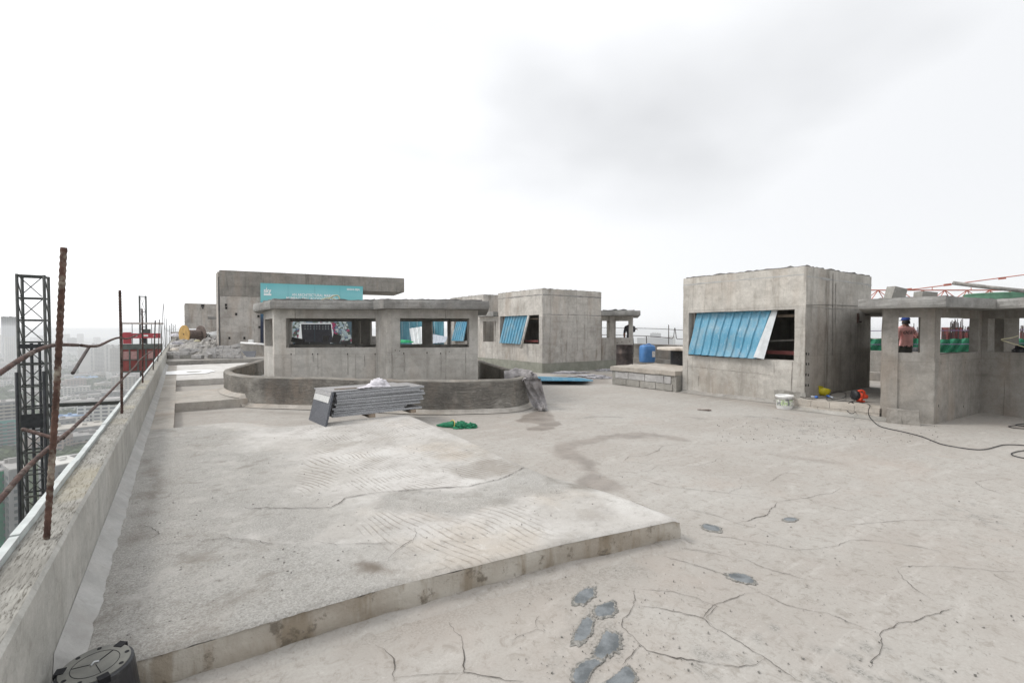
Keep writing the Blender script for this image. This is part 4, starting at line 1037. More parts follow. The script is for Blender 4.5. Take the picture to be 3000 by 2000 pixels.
for i, (du, dn, ls, th) in enumerate(specs):
    Lh = LEN * ls / 2; W_ = 0.33; th *= 0.74
    nm = ('lowest' if i == 0 else 'topmost thin' if i == cnt - 1 else '%s from the bottom' % ORD[i])
    dn += 0.008 * ((i * 37) % 5 - 2) / 2
    root = thing('stone_slab', 'grey granite slab in the stack beside the curved wall, %s' % nm, 'stone slab', (0, 0, 0), None, 'stacked granite slabs')
    c = st0 + u * (du + LEN * ls / 2 + 0.02) + nv * (W_ + dn) + Vector((0, 0, zz + th / 2 - SL))
    c.z = zz + th / 2
    root.location = c; root.rotation_euler = (R(0.3 * ((i * 5) % 3 - 1)), 0, rotz + R(0.5 * ((i * 7) % 5 - 2)))
    mb = MB(); nx = 26
    for top in (0, 1):
        mb.grid([[(-Lh + 2 * Lh * a / nx, (-W_ + 0.008 * mnoise.noise(Vector((a * 0.9, i * 3.3, 0)))) if b_ == 0 else W_, (th / 2 if top else -th / 2)) for a in range(nx + 1)][::(1 if top else -1)] for b_ in (0, 1)])
    mb.build('face', M['granitetop'], root, local=True)
    mb = MB()
    e0 = [(-Lh + 2 * Lh * a / nx, -W_ + 0.008 * mnoise.noise(Vector((a * 0.9, i * 3.3, 0))), 0) for a in range(nx + 1)]
    loop_ = e0 + [(Lh, W_, 0), (-Lh, W_, 0), e0[0]]
    mb.grid([[(p[0], p[1], -th / 2) for p in loop_], [(p[0], p[1], th / 2) for p in loop_]])
    mb.build('sawn_edge', M['graniteedge'], root, local=True)
    zz += th + 0.0022 + 0.002 * (i % 3)
ZST = zz
# slab leaning on the end of the stack
a0, a1 = P(904, 1229, SL + 0.004), P(952, 1250, SL + 0.004)
dpt = a0.x * ST + a0.y * CT
b0 = D(926, 1137, dpt + 0.16); b1 = D(974, 1149, a1.x * ST + a1.y * CT + 0.26)
nrm = (a1 - a0).cross(b0 - a0).normalized()
if nrm.y > 0: nrm = -nrm
ln = thing('leaning_stone_slab', 'dark granite slab with a pale band leaning on the end of the stack', 'stone slab', a0)
def lq(s_, t_, o_): return (a0.lerp(a1, s_)).lerp(b0.lerp(b1, s_), t_) + nrm * o_
mb = MB(); mb.add([lq(0, 0, 0), lq(1, 0, 0), lq(1, 1, 0), lq(0, 1, 0), lq(0, 0, -0.03), lq(1, 0, -0.03), lq(1, 1, -0.03), lq(0, 1, -0.03)],
                  [(0, 1, 2, 3), (4, 7, 6, 5), (0, 4, 5, 1), (1, 5, 6, 2), (2, 6, 7, 3), (3, 7, 4, 0)])
mb.build('slab_face', M['graniteface'], ln)
MB().add([lq(0, 0.66, 0.002), lq(0.9, 0.66, 0.002), lq(0.93, 0.86, 0.002), lq(0, 0.85, 0.002)], [(0, 1, 2, 3)]).build('pale_band', M['chalk'], ln)
MB().add([lq(0, 0.86, 0.002), lq(0.93, 0.87, 0.002), lq(0.95, 0.995, 0.002), lq(0, 0.995, 0.002)], [(0, 1, 2, 3)]).build('grey_band', M['granitetop'], ln)
# cloth bundle on the stack
c0 = D(1122, 1124, 8.35)
def bundle(c, rx, ry, rz, seed, nseg=40, amp=0.35, freq=2.2):
    mb = MB(); rows = []
    for i in range(nseg // 2 + 1):
        th_ = (math.pi / 2) * i / (nseg // 2); row = []
        for k_ in range(nseg):
            ph = 2 * math.pi * k_ / nseg
            d = Vector((math.cos(ph) * math.sin(th_), math.sin(ph) * math.sin(th_), math.cos(th_)))
            f = 1 + amp * mnoise.noise(d * freq + Vector((seed, 0, 0))) + amp * 0.6 * abs(mnoise.noise(d * freq * 2.3 + Vector((0, seed, 0)))) + 0.08 * mnoise.noise(d * 9 + Vector((seed, 1, 0)))
            f += 0.35 * (th_ / (math.pi / 2)) ** 6 * (0.5 + mnoise.noise(Vector((ph * 1.5, seed, 3))))
            row.append(Vector((c[0] + d.x * rx * f, c[1] + d.y * ry * f, c[2] + max(0.002, d.z * rz * f))))
        row.append(row[0]); rows.append(row)
    return mb.grid(rows)
cc_ = thing('cloth_bundle', 'crumpled pale cloth bundle lying on the stack of stone slabs', 'cloth', (c0.x, c0.y, ZST))
bm = st0 + u * (LEN * 0.56) + nv * 0.22
bundle((bm.x, bm.y, ZST), 0.15, 0.13, 0.115, 4.2).build('crumpled_heap', M['clothwhite'], cc_, smooth=True)
rows = []
for i in range(14):
    t = i / 13; p = bm + u * (-0.06 - 0.34 * t) - nv * (0.02 + 0.13 * t); row = []
    for k_ in range(9):
        w_ = (k_ / 8 - 0.5) * (0.22 - 0.10 * t)
        row.append(Vector((p.x, p.y, ZST)) + nv * w_ + Vector((0, 0, 0.012 + 0.05 * (1 - t) * (1 - abs(k_ / 4 - 1)) + 0.018 * abs(mnoise.noise(Vector((t * 9, k_ * 0.8, 2)))))))
    rows.append(row)
MB().grid(rows).build('trailing_end', M['clothwhite'], cc_, smooth=True)
MB().bar((bm + u * -0.72 - nv * 0.02).to_tuple()[:2] + (ZST + 0.008,), (bm + u * -0.15 - nv * 0.1).to_tuple()[:2] + (ZST + 0.010,), 0.03, 0.012).build('thin_batten', M['wood'], None, 'thin wooden lath lying on top of the stone slab stack', 'timber')

# green net bundle on the floor
gp = P(1355, 1252, 0)
gn = thing('net_bundle', 'green netting bundle tied with yellow string on the floor', 'net', (gp.x, gp.y, 0))
ux = Vector((CT, -ST, 0))
for i, (s_, rx, ry, rz) in enumerate(((-0.03, 0.115, 0.10, 0.085), (0.13, 0.095, 0.08, 0.06))):
    c = gp + ux * s_
    bundle((c.x, c.y, floor_z(c.x, c.y) + 0.002), rx, ry, rz, 8.1 + i * 3, 56, amp=0.5, freq=3.2).build('net_fold', M['net'], gn, smooth=True)
tail = [gp + ux * -0.13 + Vector((0, 0, 0.05)), gp + ux * -0.26 + Vector((0.0, 0.02, 0.04)), gp + ux * -0.34 + Vector((0.02, 0.08, 0.022)), gp + ux * -0.40 + Vector((0.03, 0.10, 0.02))]
MB().tube(smooth_pts(tail, 4), 0.03, 8, rs=[0.06, 0.058, 0.05, 0.045, 0.042, 0.04, 0.036, 0.03, 0.026, 0.022, 0.016, 0.012, 0.006][:13]).build('net_tail', M['net'], gn, smooth=True)
rg = [gp + ux * (-0.17 + 0.02 * math.sin(a)) + Vector((0, 0, 0.045)) + Vector((0, 0.09, 0)) * math.cos(a) + Vector((0, 0, 0.075)) * math.sin(a) for a in [2 * math.pi * q / 16 for q in range(17)]]
MB().tube(rg, 0.007, 6, cap=False).build('yellow_tie', M['yellow'], gn, smooth=True)
# ------------------------------------------------------------ roof eaves and crusts
def resample(poly, step):
    out = []
    for i in range(len(poly)):
        a, b_ = Vector((poly[i][0], poly[i][1], 0)), Vector((poly[(i + 1) % len(poly)][0], poly[(i + 1) % len(poly)][1], 0))
        n = max(1, int((b_ - a).length / step)); out += [a.lerp(b_, k_ / n) for k_ in range(n)]
    return out
def ccw(poly):
    n = len(poly); a = sum(poly[i][0] * poly[(i + 1) % n][1] - poly[(i + 1) % n][0] * poly[i][1] for i in range(n))
    return poly if a > 0 else poly[::-1]
def eave(poly, z0, z1, jit=0.015, step=0.14, seed=0.0, topj=0.004, lev=4):
    ring = resample(ccw([(p[0], p[1]) for p in poly]), step); n = len(ring); mb = MB(); rows = []
    cx = sum(p.x for p in ring) / n; cy = sum(p.y for p in ring) / n
    for l in range(lev + 1):
        z = z0 + (z1 - z0) * l / lev; row = []
        for p in ring:
            d = Vector((p.x - cx, p.y - cy, 0)).normalized()
            j = jit * (mnoise.noise(Vector((p.x * 3, p.y * 3, z * 9 + seed))) + 0.6 * mnoise.noise(Vector((p.x * 9, p.y * 9, z * 20 + seed))))
            if l in (0, lev): j -= 0.012
            row.append((p.x + d.x * j, p.y + d.y * j, z + (topj * 3 * mnoise.noise(Vector((p.x * 5, p.y * 5, seed))) if l == lev else 0)))
        rows.append(row + row[:1])
    mb.grid(rows)
    mb.add([r_ for r_ in rows[-1][:-1]], [tuple(range(n))]); mb.add([r_ for r_ in rows[0][:-1]], [tuple(reversed(range(n)))])
    return mb
def crust(poly, z, hgt, shrink=0.93, seed=0.0):
    n = len(poly); cx = sum(p[0] for p in poly) / n; cy = sum(p[1] for p in poly) / n
    ring = resample(ccw([(cx + (p[0] - cx) * shrink, cy + (p[1] - cy) * shrink) for p in poly]), 0.07)
    a, b_ = [], []
    for p in ring:
        j = 0.025 * mnoise.noise(Vector((p.x * 7, p.y * 7, seed)))
        f = 1 + j
        a.append((cx + (p.x - cx) * f, cy + (p.y - cy) * f, z - 0.002))
        b_.append((cx + (p.x - cx) * (f - 0.006), cy + (p.y - cy) * (f - 0.006), z + hgt * (0.45 + 0.9 * abs(mnoise.noise(Vector((p.x * 4, p.y * 4, seed + 2)))) + 0.35 * mnoise.noise(Vector((p.x * 15, p.y * 15, seed))))))
    m_ = len(ring); mb = MB(); mb.grid([a + a[:1], b_ + b_[:1]])
    mb.v.append((cx, cy, z + hgt * 0.6)); ci = len(mb.v) - 1
    for i in range(m_): mb.f.append((m_ + 1 + i, m_ + 1 + (i + 1) % m_, ci))
    return mb
def dist2(a, b_): return math.hypot(a[0] - b_[0], a[1] - b_[1])
def hole(p0, p1, xa, xb, za, zb):
    sa = dist2(V(xa, 1000, p0, p1), p0); sb = dist2(V(xb, 1000, p0, p1), p0)
    return (min(sa, sb), max(sa, sb), za, zb)
def sheet(tl, tr, bl, br, ribs, depth, nrm, nv_=8, wob=0.0, prof=(0, 0, 1, 1)):
    prof_s = [(0.0, 0), (0.55, 0), (0.66, 1), (0.86, 1), (0.97, 0)]
    uu = []; dd = []
    for r_ in range(ribs):
        for a, h in prof_s: uu.append((r_ + a) / ribs); dd.append(h * depth)
    uu.append(1.0); dd.append(0)
    rows = []
    for j in range(nv_ + 1):
        t = j / nv_
        rows.append([tl.lerp(tr, a).lerp(bl.lerp(br, a), t) + nrm * (d + wob * mnoise.noise(Vector((a * 3, t * 3, 1)))) for a, d in zip(uu, dd)])
    m2 = len(uu); mb = MB().grid(rows)
    back = [[p - nrm * 0.003 for p in r_] for r_ in rows]
    mb.grid([r_[::-1] for r_ in back])
    return mb

# ------------------------------------------------------------ near pavilion
F0, F1, F2, F3 = D(803, 1000, 10.3), D(1106, 1000, 10.6), D(1135, 1000, 10.22), D(1400, 1000, 10.6)
L0 = D(773, 1000, 11.75); BR = D(1388, 1000, 14.3); BL = D(836, 1000, 14.3)
pv = thing('near_pavilion', 'open concrete pavilion with strip windows behind the curved wall', 'pavilion', (3.6, 11, 0))
ZS, ZW, ZE = 1.17, 1.808, 1.998
T_ = 0.2
pf1 = MB().wall(F0, F1, -0.02, ZE, T_, [hole(F0, F1, 838, 1101, ZS, ZW)]).rough(0.007).build('front_wall', M['wall'], pv)
MB().wall(F1, F2, -0.02, ZE, T_).rough(0.007).build('return_wall', M['wall'], pv)
pf2 = MB().wall(F2, F3, -0.02, ZE, T_, [hole(F2, F3, 1172, 1376, ZS, ZW)]).rough(0.007).build('front_wall', M['wall'], pv)
MB().wall(L0, F0, -0.02, ZE, T_, [hole(L0, F0, 776.5, 799, ZS, ZW)]).rough(0.007).build('side_wall', M['wall'], pv)
MB().wall(F3, BR, -0.02, ZE, T_, [(0.7, 3.0, ZS, ZW)]).rough(0.007).build('side_wall', M['wall'], pv)
MB().wall(BR, BL, -0.02, ZE, T_, [hole(BR, BL, 1376, 1322, ZS - .04, ZW), hole(BR, BL, 1313, 1268, ZS - .04, ZW), hole(BR, BL, 1240, 1120, ZS - .04, ZW), hole(BR, BL, 1108, 1090, ZS - .04, ZW), hole(BR, BL, 1063, 1057, ZS - .04, ZW), hole(BR, BL, 1037, 842, ZS - .04, ZW)]).rough(0.006).build('back_wall', M['wall'], pv)
MB().wall(BL, L0, -0.02, ZE, T_).rough(0.006).build('side_wall', M['wall'], pv)
rp = [D(742, 1000, 11.6), D(792, 1000, 9.98), D(1094, 1000, 10.28), D(1124, 1000, 9.88), D(1434, 1000, 10.25), D(1425, 1000, 14.7), D(830, 1000, 14.7), D(755, 1000, 13.0)]
eave(rp, ZE + 0.002, 2.175, seed=1).build('roof_slab', M['eave'], pv)
crust(rp, 2.172, 0.05, 0.96, 3).build('roof_crust', M['crust'], pv)
# tie holes with drip stains on the front wall
def tie_holes(p0, p1, pxs, py, parent, sz=0.016):
    U_ = (Vector((p1[0] - p0[0], p1[1] - p0[1], 0))).normalized(); N_ = Vector((U_.y, -U_.x, 0))
    for x in pxs:
        q_ = V(x, py + 2 * ((x * 7) % 3), p0, p1) + N_ * 0.004
        pts = []
        for i in range(9):
            a = 2 * math.pi * i / 9; r_ = sz * (1 + 0.5 * mnoise.noise(Vector((x, i, 0))))
            pts.append(q_ + U_ * (r_ * 0.7 * math.cos(a)) + Vector((0, 0, r_ * 1.3 * math.sin(a))))
        MB().add(pts, [tuple(range(9))]).build('tie_hole', M['dark'], parent)
tie_holes(F0, F1, (853, 916, 931, 1018, 1099), 1035, pf1)
tie_holes(F2, F3, (1183, 1251, 1291), 1033, pf2)
tie_holes(F2, F3, (1316, 1158, 1171), 1026, pf2, 0.011)
M['drip'] = simple('grout_run', (0.26, 0.24, 0.215), 0.95, var=0.35, scale=9)
def seam_line(p0, p1, xa, ya, xb, yb, parent, w=0.012, mat='drip', n=14):
    # narrow uneven grout run lying on a wall face
    U_ = (Vector((p1[0] - p0[0], p1[1] - p0[1], 0))).normalized(); N_ = Vector((U_.y, -U_.x, 0))
    A_, B_ = V(xa, ya, p0, p1), V(xb, yb, p0, p1); d_ = (B_ - A_).normalized(); s2 = d_.cross(N_)
    rows = [[], []]
    for i in range(n + 1):
        p = A_.lerp(B_, i / n); j = mnoise.noise(p * 9); ww = w * (0.45 + 0.7 * abs(mnoise.noise(p * 5 + Vector((2, 7, 1)))))
        rows[0].append(p + N_ * 0.0095 + s2 * (ww / 2 + 0.006 * j)); rows[1].append(p + N_ * 0.0095 + s2 * (-ww / 2 + 0.006 * j))
    return MB().grid(rows).build('grout_run', M[mat], parent)
for x_, y0_, y1_ in ((853, 1040, 1095), (917, 1040, 1060), (931, 1038, 1096), (1019, 1038, 1098), (1099, 1036, 1100), (1068, 1040, 1075)): seam_line(F0, F1, x_, y0_, x_ + 1, y1_, pf1)
for x_, y0_, y1_ in ((1251, 1035, 1105), (1292, 1035, 1104), (1364, 1020, 1108), (1184, 1036, 1090), (1148, 1018, 1105)): seam_line(F2, F3, x_, y0_, x_, y1_, pf2)
# odds and ends on that roof
lp = [D(935 + 13 * i, y, 10.9) for i, y in enumerate((880, 876, 872, 874, 880))]
MB().tube(smooth_pts(lp, 5), 0.012, 6).build('hose_loop', M['ropepale'], None, 'small loop of pale hose on the near pavilion roof', 'hose', smooth=True)
lp = [D(x, y, 10.7) for x, y in ((958, 881), (968, 872), (980, 866), (990, 866), (994, 872), (994, 880))]
MB().tube(smooth_pts(lp, 5), 0.013, 6).build('hose_loop', M['ropepale'], None, 'larger loop of pale hose on the near pavilion roof', 'hose', smooth=True)
for i, (pa, pb, dd, m_, lab) in enumerate(((((1090, 879), (1180, 881)), 0, 10.6, 'wood', 'dark flat board on the near pavilion roof above the bend'),
                                           (((1195, 884), (1258, 877)), 0, 10.8, 'wood', 'pale lath poking off the near pavilion roof'),
                                           (((1320, 883), (1362, 880)), 0, 11.0, 'bluesheet', 'short blue offcut on the near pavilion roof'))):
    a, b_ = D(*pa[0], dd), D(*pa[1], dd)
    MB().bar(a, b_, 0.09, 0.018).build('roof_board', M[m_], None, lab, 'board')

# ------------------------------------------------------------ stair tower with a long cantilevered beam
TL, TR = D(645, 791, 24.2), D(1185, 815, 28.1)
ut = (TR - TL); ut.z = 0; ut.normalize(); nt = Vector((-ut.y, ut.x, 0))     # away from camera
tw = thing('stair_tower', 'tall concrete stair block with a beam cantilevered to the right', 'building', (TL.x, TL.y, 0.33))
ztop_t = TL.z
def tpt(px, py=1000, o=0.0): return V(px, py, TL, TR) + nt * o
zbm = V(700, 868, TL, TR).z                 # underside of the stained band
wR = tpt(1062)
MB().wall(tpt(646), wR, 0.30, zbm - 0.002, 0.25).rough(0.006).build('lower_wall', M['tower'], tw)
zc1 = V(1120, 856, TL, TR).z
MB().wall(tpt(645, o=-0.02), tpt(1185, o=-0.02), V(1185, 856, TL, TR).z, ztop_t, 3.2, step=0.5).rough(0.006).build('beam', M['towerband'], tw)
MB().wall(tpt(645.5, o=-0.018), tpt(1061, o=-0.018), zbm, V(1185, 856, TL, TR).z - 0.002, 0.3, step=0.4).rough(0.006).build('upper_wall', M['towerband'], tw)
sideL = tpt(645) + nt * 3.5
sl2 = V(635, 1000, sideL, sideL + ut)
MB().wall(D(635, 1000, 25.7), D(640.5, 1000, 24.75), 0.3, ztop_t - 0.01, 0.2, step=0.5).rough(0.006).build('side_wall', M['tower'], tw)
MB().wall(D(640.5, 1000, 24.8), D(645, 1000, 24.35), 0.3, ztop_t - 0.3, 0.15, step=0.5).build('groove', M['dark'], tw)
for px_, py_ in ((662, 893), (663, 902), (757, 926), (716, 990), (672, 990), (760, 958), (692, 920)):
    q_ = tpt(px_, py_, -0.012)
    MB().obox(q_, (0.045, 0.02, 0.06), Matrix.Rotation(math.atan2(ut.y, ut.x), 3, 'Z')).build('tie_hole', M['dark'], tw)

# advertising board on the stair tower
def bpt(px, py, o=-0.10): return V(px, py, TL + nt * o, TR + nt * o)
bd = thing('billboard', 'teal and navy advertising billboard on the stair tower', 'billboard', bpt(763, 1010))
k = NT('billboard_print'); sepn = k.n.new('ShaderNodeSeparateXYZ'); k.l.new(k.tc.outputs['Object'], sepn.inputs[0])
hb = bpt(763, 829).z - bpt(763, 1010).z
zf = k.mul(sepn.outputs['Z'], 1.0 / hb)
cr_ = k.n.new('ShaderNodeValToRGB'); k.l.new(zf, cr_.inputs[0]); e = cr_.color_ramp.elements
e[0].position = 0.0; e[0].color = (0.012, 0.014, 0.032, 1); e[1].position = 1.0; e[1].color = (0.135, 0.46, 0.50, 1)
for ps, c_ in ((0.40, (0.014, 0.02, 0.055, 1)), (0.56, (0.03, 0.13, 0.24, 1)), (0.74, (0.19, 0.52, 0.54, 1)), (0.86, (0.22, 0.53, 0.57, 1))):
    q_ = e.new(ps); q_.color = c_
M['print'] = k.fin(k.mix(k.mul(k.ramp(k.noise(0.35, 3), 0.4, 0.7), 0.15), cr_.outputs[0], (0.45, 0.72, 0.72)), 0.5)
c4 = [bpt(763, 829), bpt(1063, 839), bpt(1063, 1008), bpt(763, 1012)]
mb = MB(); mb.add(c4 + [p + nt * 0.06 for p in c4], [(3, 2, 1, 0), (0, 1, 5, 4), (1, 2, 6, 5), (2, 3, 7, 6), (3, 0, 4, 7)])
pn = mb.build('panel', M['print'], bd)
for px_ in (844, 922, 996):
    MB().bar(bpt(px_, 832 + (px_ - 763) * 0.033, -0.104), bpt(px_, 1006, -0.104), 0.012, 0.006).build('panel_joint', simple('board_joint', (0.06, 0.2, 0.26), 0.7), pn)
def text(s_, px0, px1, py, parent, hpx, name='lettering', mat=None, bold=0.0, shear=0.0):
    """flat lettering lying on the billboard, from px0 to px1 with its baseline at py"""
    cu = bpy.data.curves.new(name, 'FONT'); cu.body = s_; cu.size = 1.0; cu.offset = bold; cu.shear = shear
    tmp = bpy.data.objects.new('tmp', cu); col.objects.link(tmp)
    bpy.context.view_layer.update()
    me = bpy.data.meshes.new_from_object(tmp.evaluated_get(bpy.context.evaluated_depsgraph_get()))
    bpy.data.objects.remove(tmp)
    co = np.empty(len(me.vertices) * 3); me.vertices.foreach_get('co', co); co = co.reshape(-1, 3)
    x0_, x1_ = co[:, 0].min(), co[:, 0].max(); y1_ = co[:, 1].max()
    A_, B_ = bpt(px0, py[0], -0.108), bpt(px1, py[1], -0.108)
    hz_ = bpt(px0, py[0] - hpx, -0.108).z - A_.z
    off = WO[parent.name]
    for v_ in me.vertices:
        f_ = (v_.co.x - x0_) / (x1_ - x0_); p_ = A_.lerp(B_, f_); h_ = v_.co.y / y1_ * hz_
        v_.co = (p_.x - off.x, p_.y - off.y, p_.z + h_ - off.z)
    return link(name, me, mat or M['lettering'], parent)
text('AN ARCHITECTURAL MARVEL', 855, 983, (866.5, 870), pn, 7.6, bold=0.015)
text("MUMBAI'S FIRST ROOFTOP SKYWALK", 839, 998, (876, 880), pn, 7.6, bold=0.015)
text('SIDDHA SEJAL', 1016, 1055, (849.8, 851), pn, 5.4, bold=0.03)
text('sky', 773, 795, (857, 857.6), pn, 14, bold=0.03)
MB().bar(bpt(781, 846, -0.108), bpt(781, 836, -0.108), 0.05, 0.004).build('logo_stroke', M['lettering'], pn)
MB().bar(bpt(773, 862.5, -0.108), bpt(795, 863, -0.108), 0.004, 0.085).build('logo_bar', M['lettering'], pn)
# the printed aerial picture in the lower half
k = NT('printed_aerial_view')
vc_ = k.n.new('ShaderNodeTexVoronoi'); vc_.distance = 'CHEBYCHEV'; k.l.new(k.vec(scale=(4.2, 4.2, 6.5)), vc_.inputs['Vector']); vc_.inputs['Scale'].default_value = 1.4
hs = k.n.new('ShaderNodeSeparateColor'); k.l.new(vc_.outputs['Color'], hs.inputs[0])
cc = k.mix(k.ramp(hs.outputs[0], 0.3, 0.34), (0.10, 0.13, 0.09), (0.50, 0.56, 0.55))
cc = k.mix(k.ramp(hs.outputs[1], 0.70, 0.74), cc, (0.16, 0.22, 0.30)); cc = k.mix(k.ramp(hs.outputs[2], 0.86, 0.88), cc, (0.36, 0.06, 0.12))
cc = k.mix(k.ramp(k.vor(1.4, k.vec(scale=(4.2, 4.2, 6.5)), 'DISTANCE_TO_EDGE'), 0.03, 0.08, 1, 0), cc, (0.05, 0.06, 0.07))
M['aerial'] = k.fin(cc, 0.5)
def quad(pts, o, name, mat, parent=pn):
    return MB().add([bpt(a, b_, o) for a, b_ in pts], [tuple(reversed(range(len(pts))))]).build(name, mat, parent)
quad([(850, 930), (1012, 930), (1036, 1005), (826, 1005)], -0.104, 'printed_city', M['aerial'])
quad([(880, 946), (972, 946), (980, 1004), (872, 1004)], -0.107, 'printed_white_edge', M['lettering'])
M['towerprint'] = simple('printed_dark_tower', (0.022, 0.022, 0.028), 0.5, var=0.3, scale=3)
quad([(882, 949), (970, 949), (975, 1003), (886, 1003)], -0.110, 'printed_tower', M['towerprint'])
M['winprint'] = simple('printed_windows', (0.14, 0.16, 0.16), 0.5, var=0.4, scale=3)
for r_ in range(3):
    for c_ in range(9):
        x0_ = 892 + c_ * 8.2 + (c_ // 3) * 1.5
        quad([(x0_, 952 + r_ * 5), (x0_ + 3.4, 952 + r_ * 5), (x0_ + 3.4, 954.6 + r_ * 5), (x0_, 954.6 + r_ * 5)], -0.113, 'printed_window', M['winprint'])
for x0_, y0_, x1_, y1_, w_ in ((848, 960, 862, 936, 8), (846, 985, 858, 962, 9), (988, 936, 1000, 958, 8), (998, 962, 1012, 986, 9)):
    quad([(x0_, y0_), (x0_ + w_, y0_), (x1_ + w_, y1_), (x1_, y1_)], -0.107, 'printed_block', simple('printed_pale_block', (0.36, 0.45, 0.48), 0.5))
wv = [(972, 946), (978, 952), (974, 960), (982, 968), (978, 974), (988, 978)]
MB().tube([bpt(a, b_, -0.112) for a, b_ in wv], 0.035, 6).build('printed_ribbon', simple('printed_magenta', (0.36, 0.04, 0.13), 0.5), pn)

# cantilevered box beyond it and the little pavilion in front
b0 = D(543, 1000, 40); b1 = VY(645, 1000, b0.y)
bx = thing('far_tank_box', 'far grey concrete box building cantilevered over the parapet end', 'building', (b0.x, b0.y, 0.33))
MB().wall(b0, b1, D(543, 962, 40).z, D(543, 888, 40).z, 5, step=0.6).rough(0.01, 2).build('box_wall', M['tower'], bx)
q_ = D(548, 1000, 44)
MB().wall(D(617, 1000, 43.5), D(640, 1000, 44.2), 0.3, D(543, 962, 40).z - 0.01, 0.4, step=1).build('support_pier', M['tower'], bx)
for py_, s_ in ((895.5, 0.11), (902.5, 0.06)):
    q_ = V(594, py_, b0, b1)
    MB().obox(q_, (s_, 0.04, s_)).build('vent_hole', M['dark'], bx)
fp0 = thing('far_column_pavilion', 'small far pavilion corner with flat eave beside the stair tower', 'pavilion', D(628, 995, 31))
MB().wall(D(620, 1000, 30.5), D(640, 1000, 31.2), 0.3, D(620, 934.5, 30.5).z, 0.4, step=0.6).build('column', M['tower'], fp0)
eave([D(609, 1000, 30.6), D(642, 1000, 31.2), D(642, 1000, 33.5), D(612, 1000, 33.0)], D(620, 934.2, 30.5).z + 0.004, D(620, 927, 30.5).z, 0.01, 0.3).build('eave', M['eave'], fp0)
MB().wall(D(505, 1000, 48), D(640, 1000, 52), 0.3, D(560, 972, 48).z, 0.3, step=1.5).build('end_parapet', M['tower'], None, 'dark low parapet closing the far end of the roof', 'parapet')

# ------------------------------------------------------------ houses on the right
def house(name, label, X0, X1, Y0, Y1, H_, op, mat, crust_=True):
    t = thing(name, label, 'building', (X0, Y0, 0))
    T = 0.2
    L_ = Y1 - Y0
    holes = []
    if op: holes = [(Y1 - op[1], Y1 - op[0], op[2], op[3])]
    MB().wall((X0, Y1), (X0, Y0), -0.02, H_, T, holes).rough(0.007).build('left_wall', mat, t)
    fw = MB().wall((X0 + T + 0.001, Y0), (X1, Y0), -0.02, H_, T).rough(0.007).build('front_wall', mat, t)
    MB().wall((X1, Y0 + T + 0.001), (X1, Y1), -0.02, H_, T, step=0.6).build('right_wall', mat, t)
    MB().wall((X1 - T - 0.001, Y1), (X0 + T + 0.001, Y1), -0.02, H_, T, step=0.6).build('back_wall', mat, t)
    MB().slab((X0 + T + .002, X1 - T - .002, Y0 + T + .002, Y1 - T - .002), H_ - 0.2, H_ - 0.06).build('roof_slab', M['eave'], t)
    rect = [(X0 + .01, Y0 + .01), (X1 - .01, Y0 + .01), (X1 - .01, Y1 - .01), (X0 + .01, Y1 - .01)]
    crust(rect, H_ - 0.01, 0.06 if crust_ else 0.03, 0.985, X0 + Y0).build('roof_crust', M['crust'], t)
    t['_'] = 0; del t['_']; FRONT[name] = fw
    return t
FRONT = {}
HX0, HX1, HY0, HY1, HH = 10.4, 13.78, 4.54, 7.40, 2.84
h1 = house('near_house', 'big concrete roof cabin with a blue sheet hung in its opening', HX0, HX1, HY0, HY1, HH, (4.75, 7.24, 0.92, 1.98), M['house'])
# formwork seam band, patches and the cracked foot of the corner pier
zsm = VX(2330, 894, HX0).z
M['seam'] = M['mortar']
for pts in ([(2362, 893.5), (2420, 892), (2480, 894.5), (2550, 897)],):
    for a, b_ in zip(pts[:-1], pts[1:]):
        MB().bar(VY(*a, HY0 - 0.004), VY(*b_, HY0 - 0.004), 0.012, 0.012).build('formwork_seam', M['rim'], FRONT['near_house'])
for px_, py_ in ((2359, 1036), (2366, 1037), (2359, 1066), (2366, 1066), (2358, 1097), (2365, 1098), (2358, 1128), (2365, 1128)):
    q_ = VY(px_ + 3, py_, HY0 - 0.004)
    MB().obox(q_, (0.014, 0.006, 0.024)).build('tie_hole', M['dark'], FRONT['near_house'])
HW0, HW1 = (HX0, HY1), (HX0, HY0)
lw_ = [c for c in h1.children if c.name.startswith('left_wall')][0]
seam_line(HW0, HW1, 2016, 1072, 2258, 1098, lw_, 0.010)
seam_line(HW0, HW1, 2268, 1060, 2268, 1098, lw_, 0.010)
seam_line(HW0, HW1, 2014, 1050, 2015, 1142, lw_, 0.016)
seam_line(HW0, HW1, 2322, 1060, 2318, 1150, lw_, 0.02)
seam_line(HW0, HW1, 2048, 1100, 2046, 1130, lw_, 0.018)
seam_line(HW0, HW1, 2326, 960, 2357, 958, lw_, 0.008)
for x_, y0_, y1_, w_ in ((2395, 900, 1120, .01), (2440, 800, 1040, .05), (2448, 830, 960, .03), (2490, 905, 1120, .012), (2520, 950, 1120, .012)): seam_line((HX0, HY0), (HX1, HY0), x_, y0_, x_ - 2, y1_, FRONT['near_house'], w_)
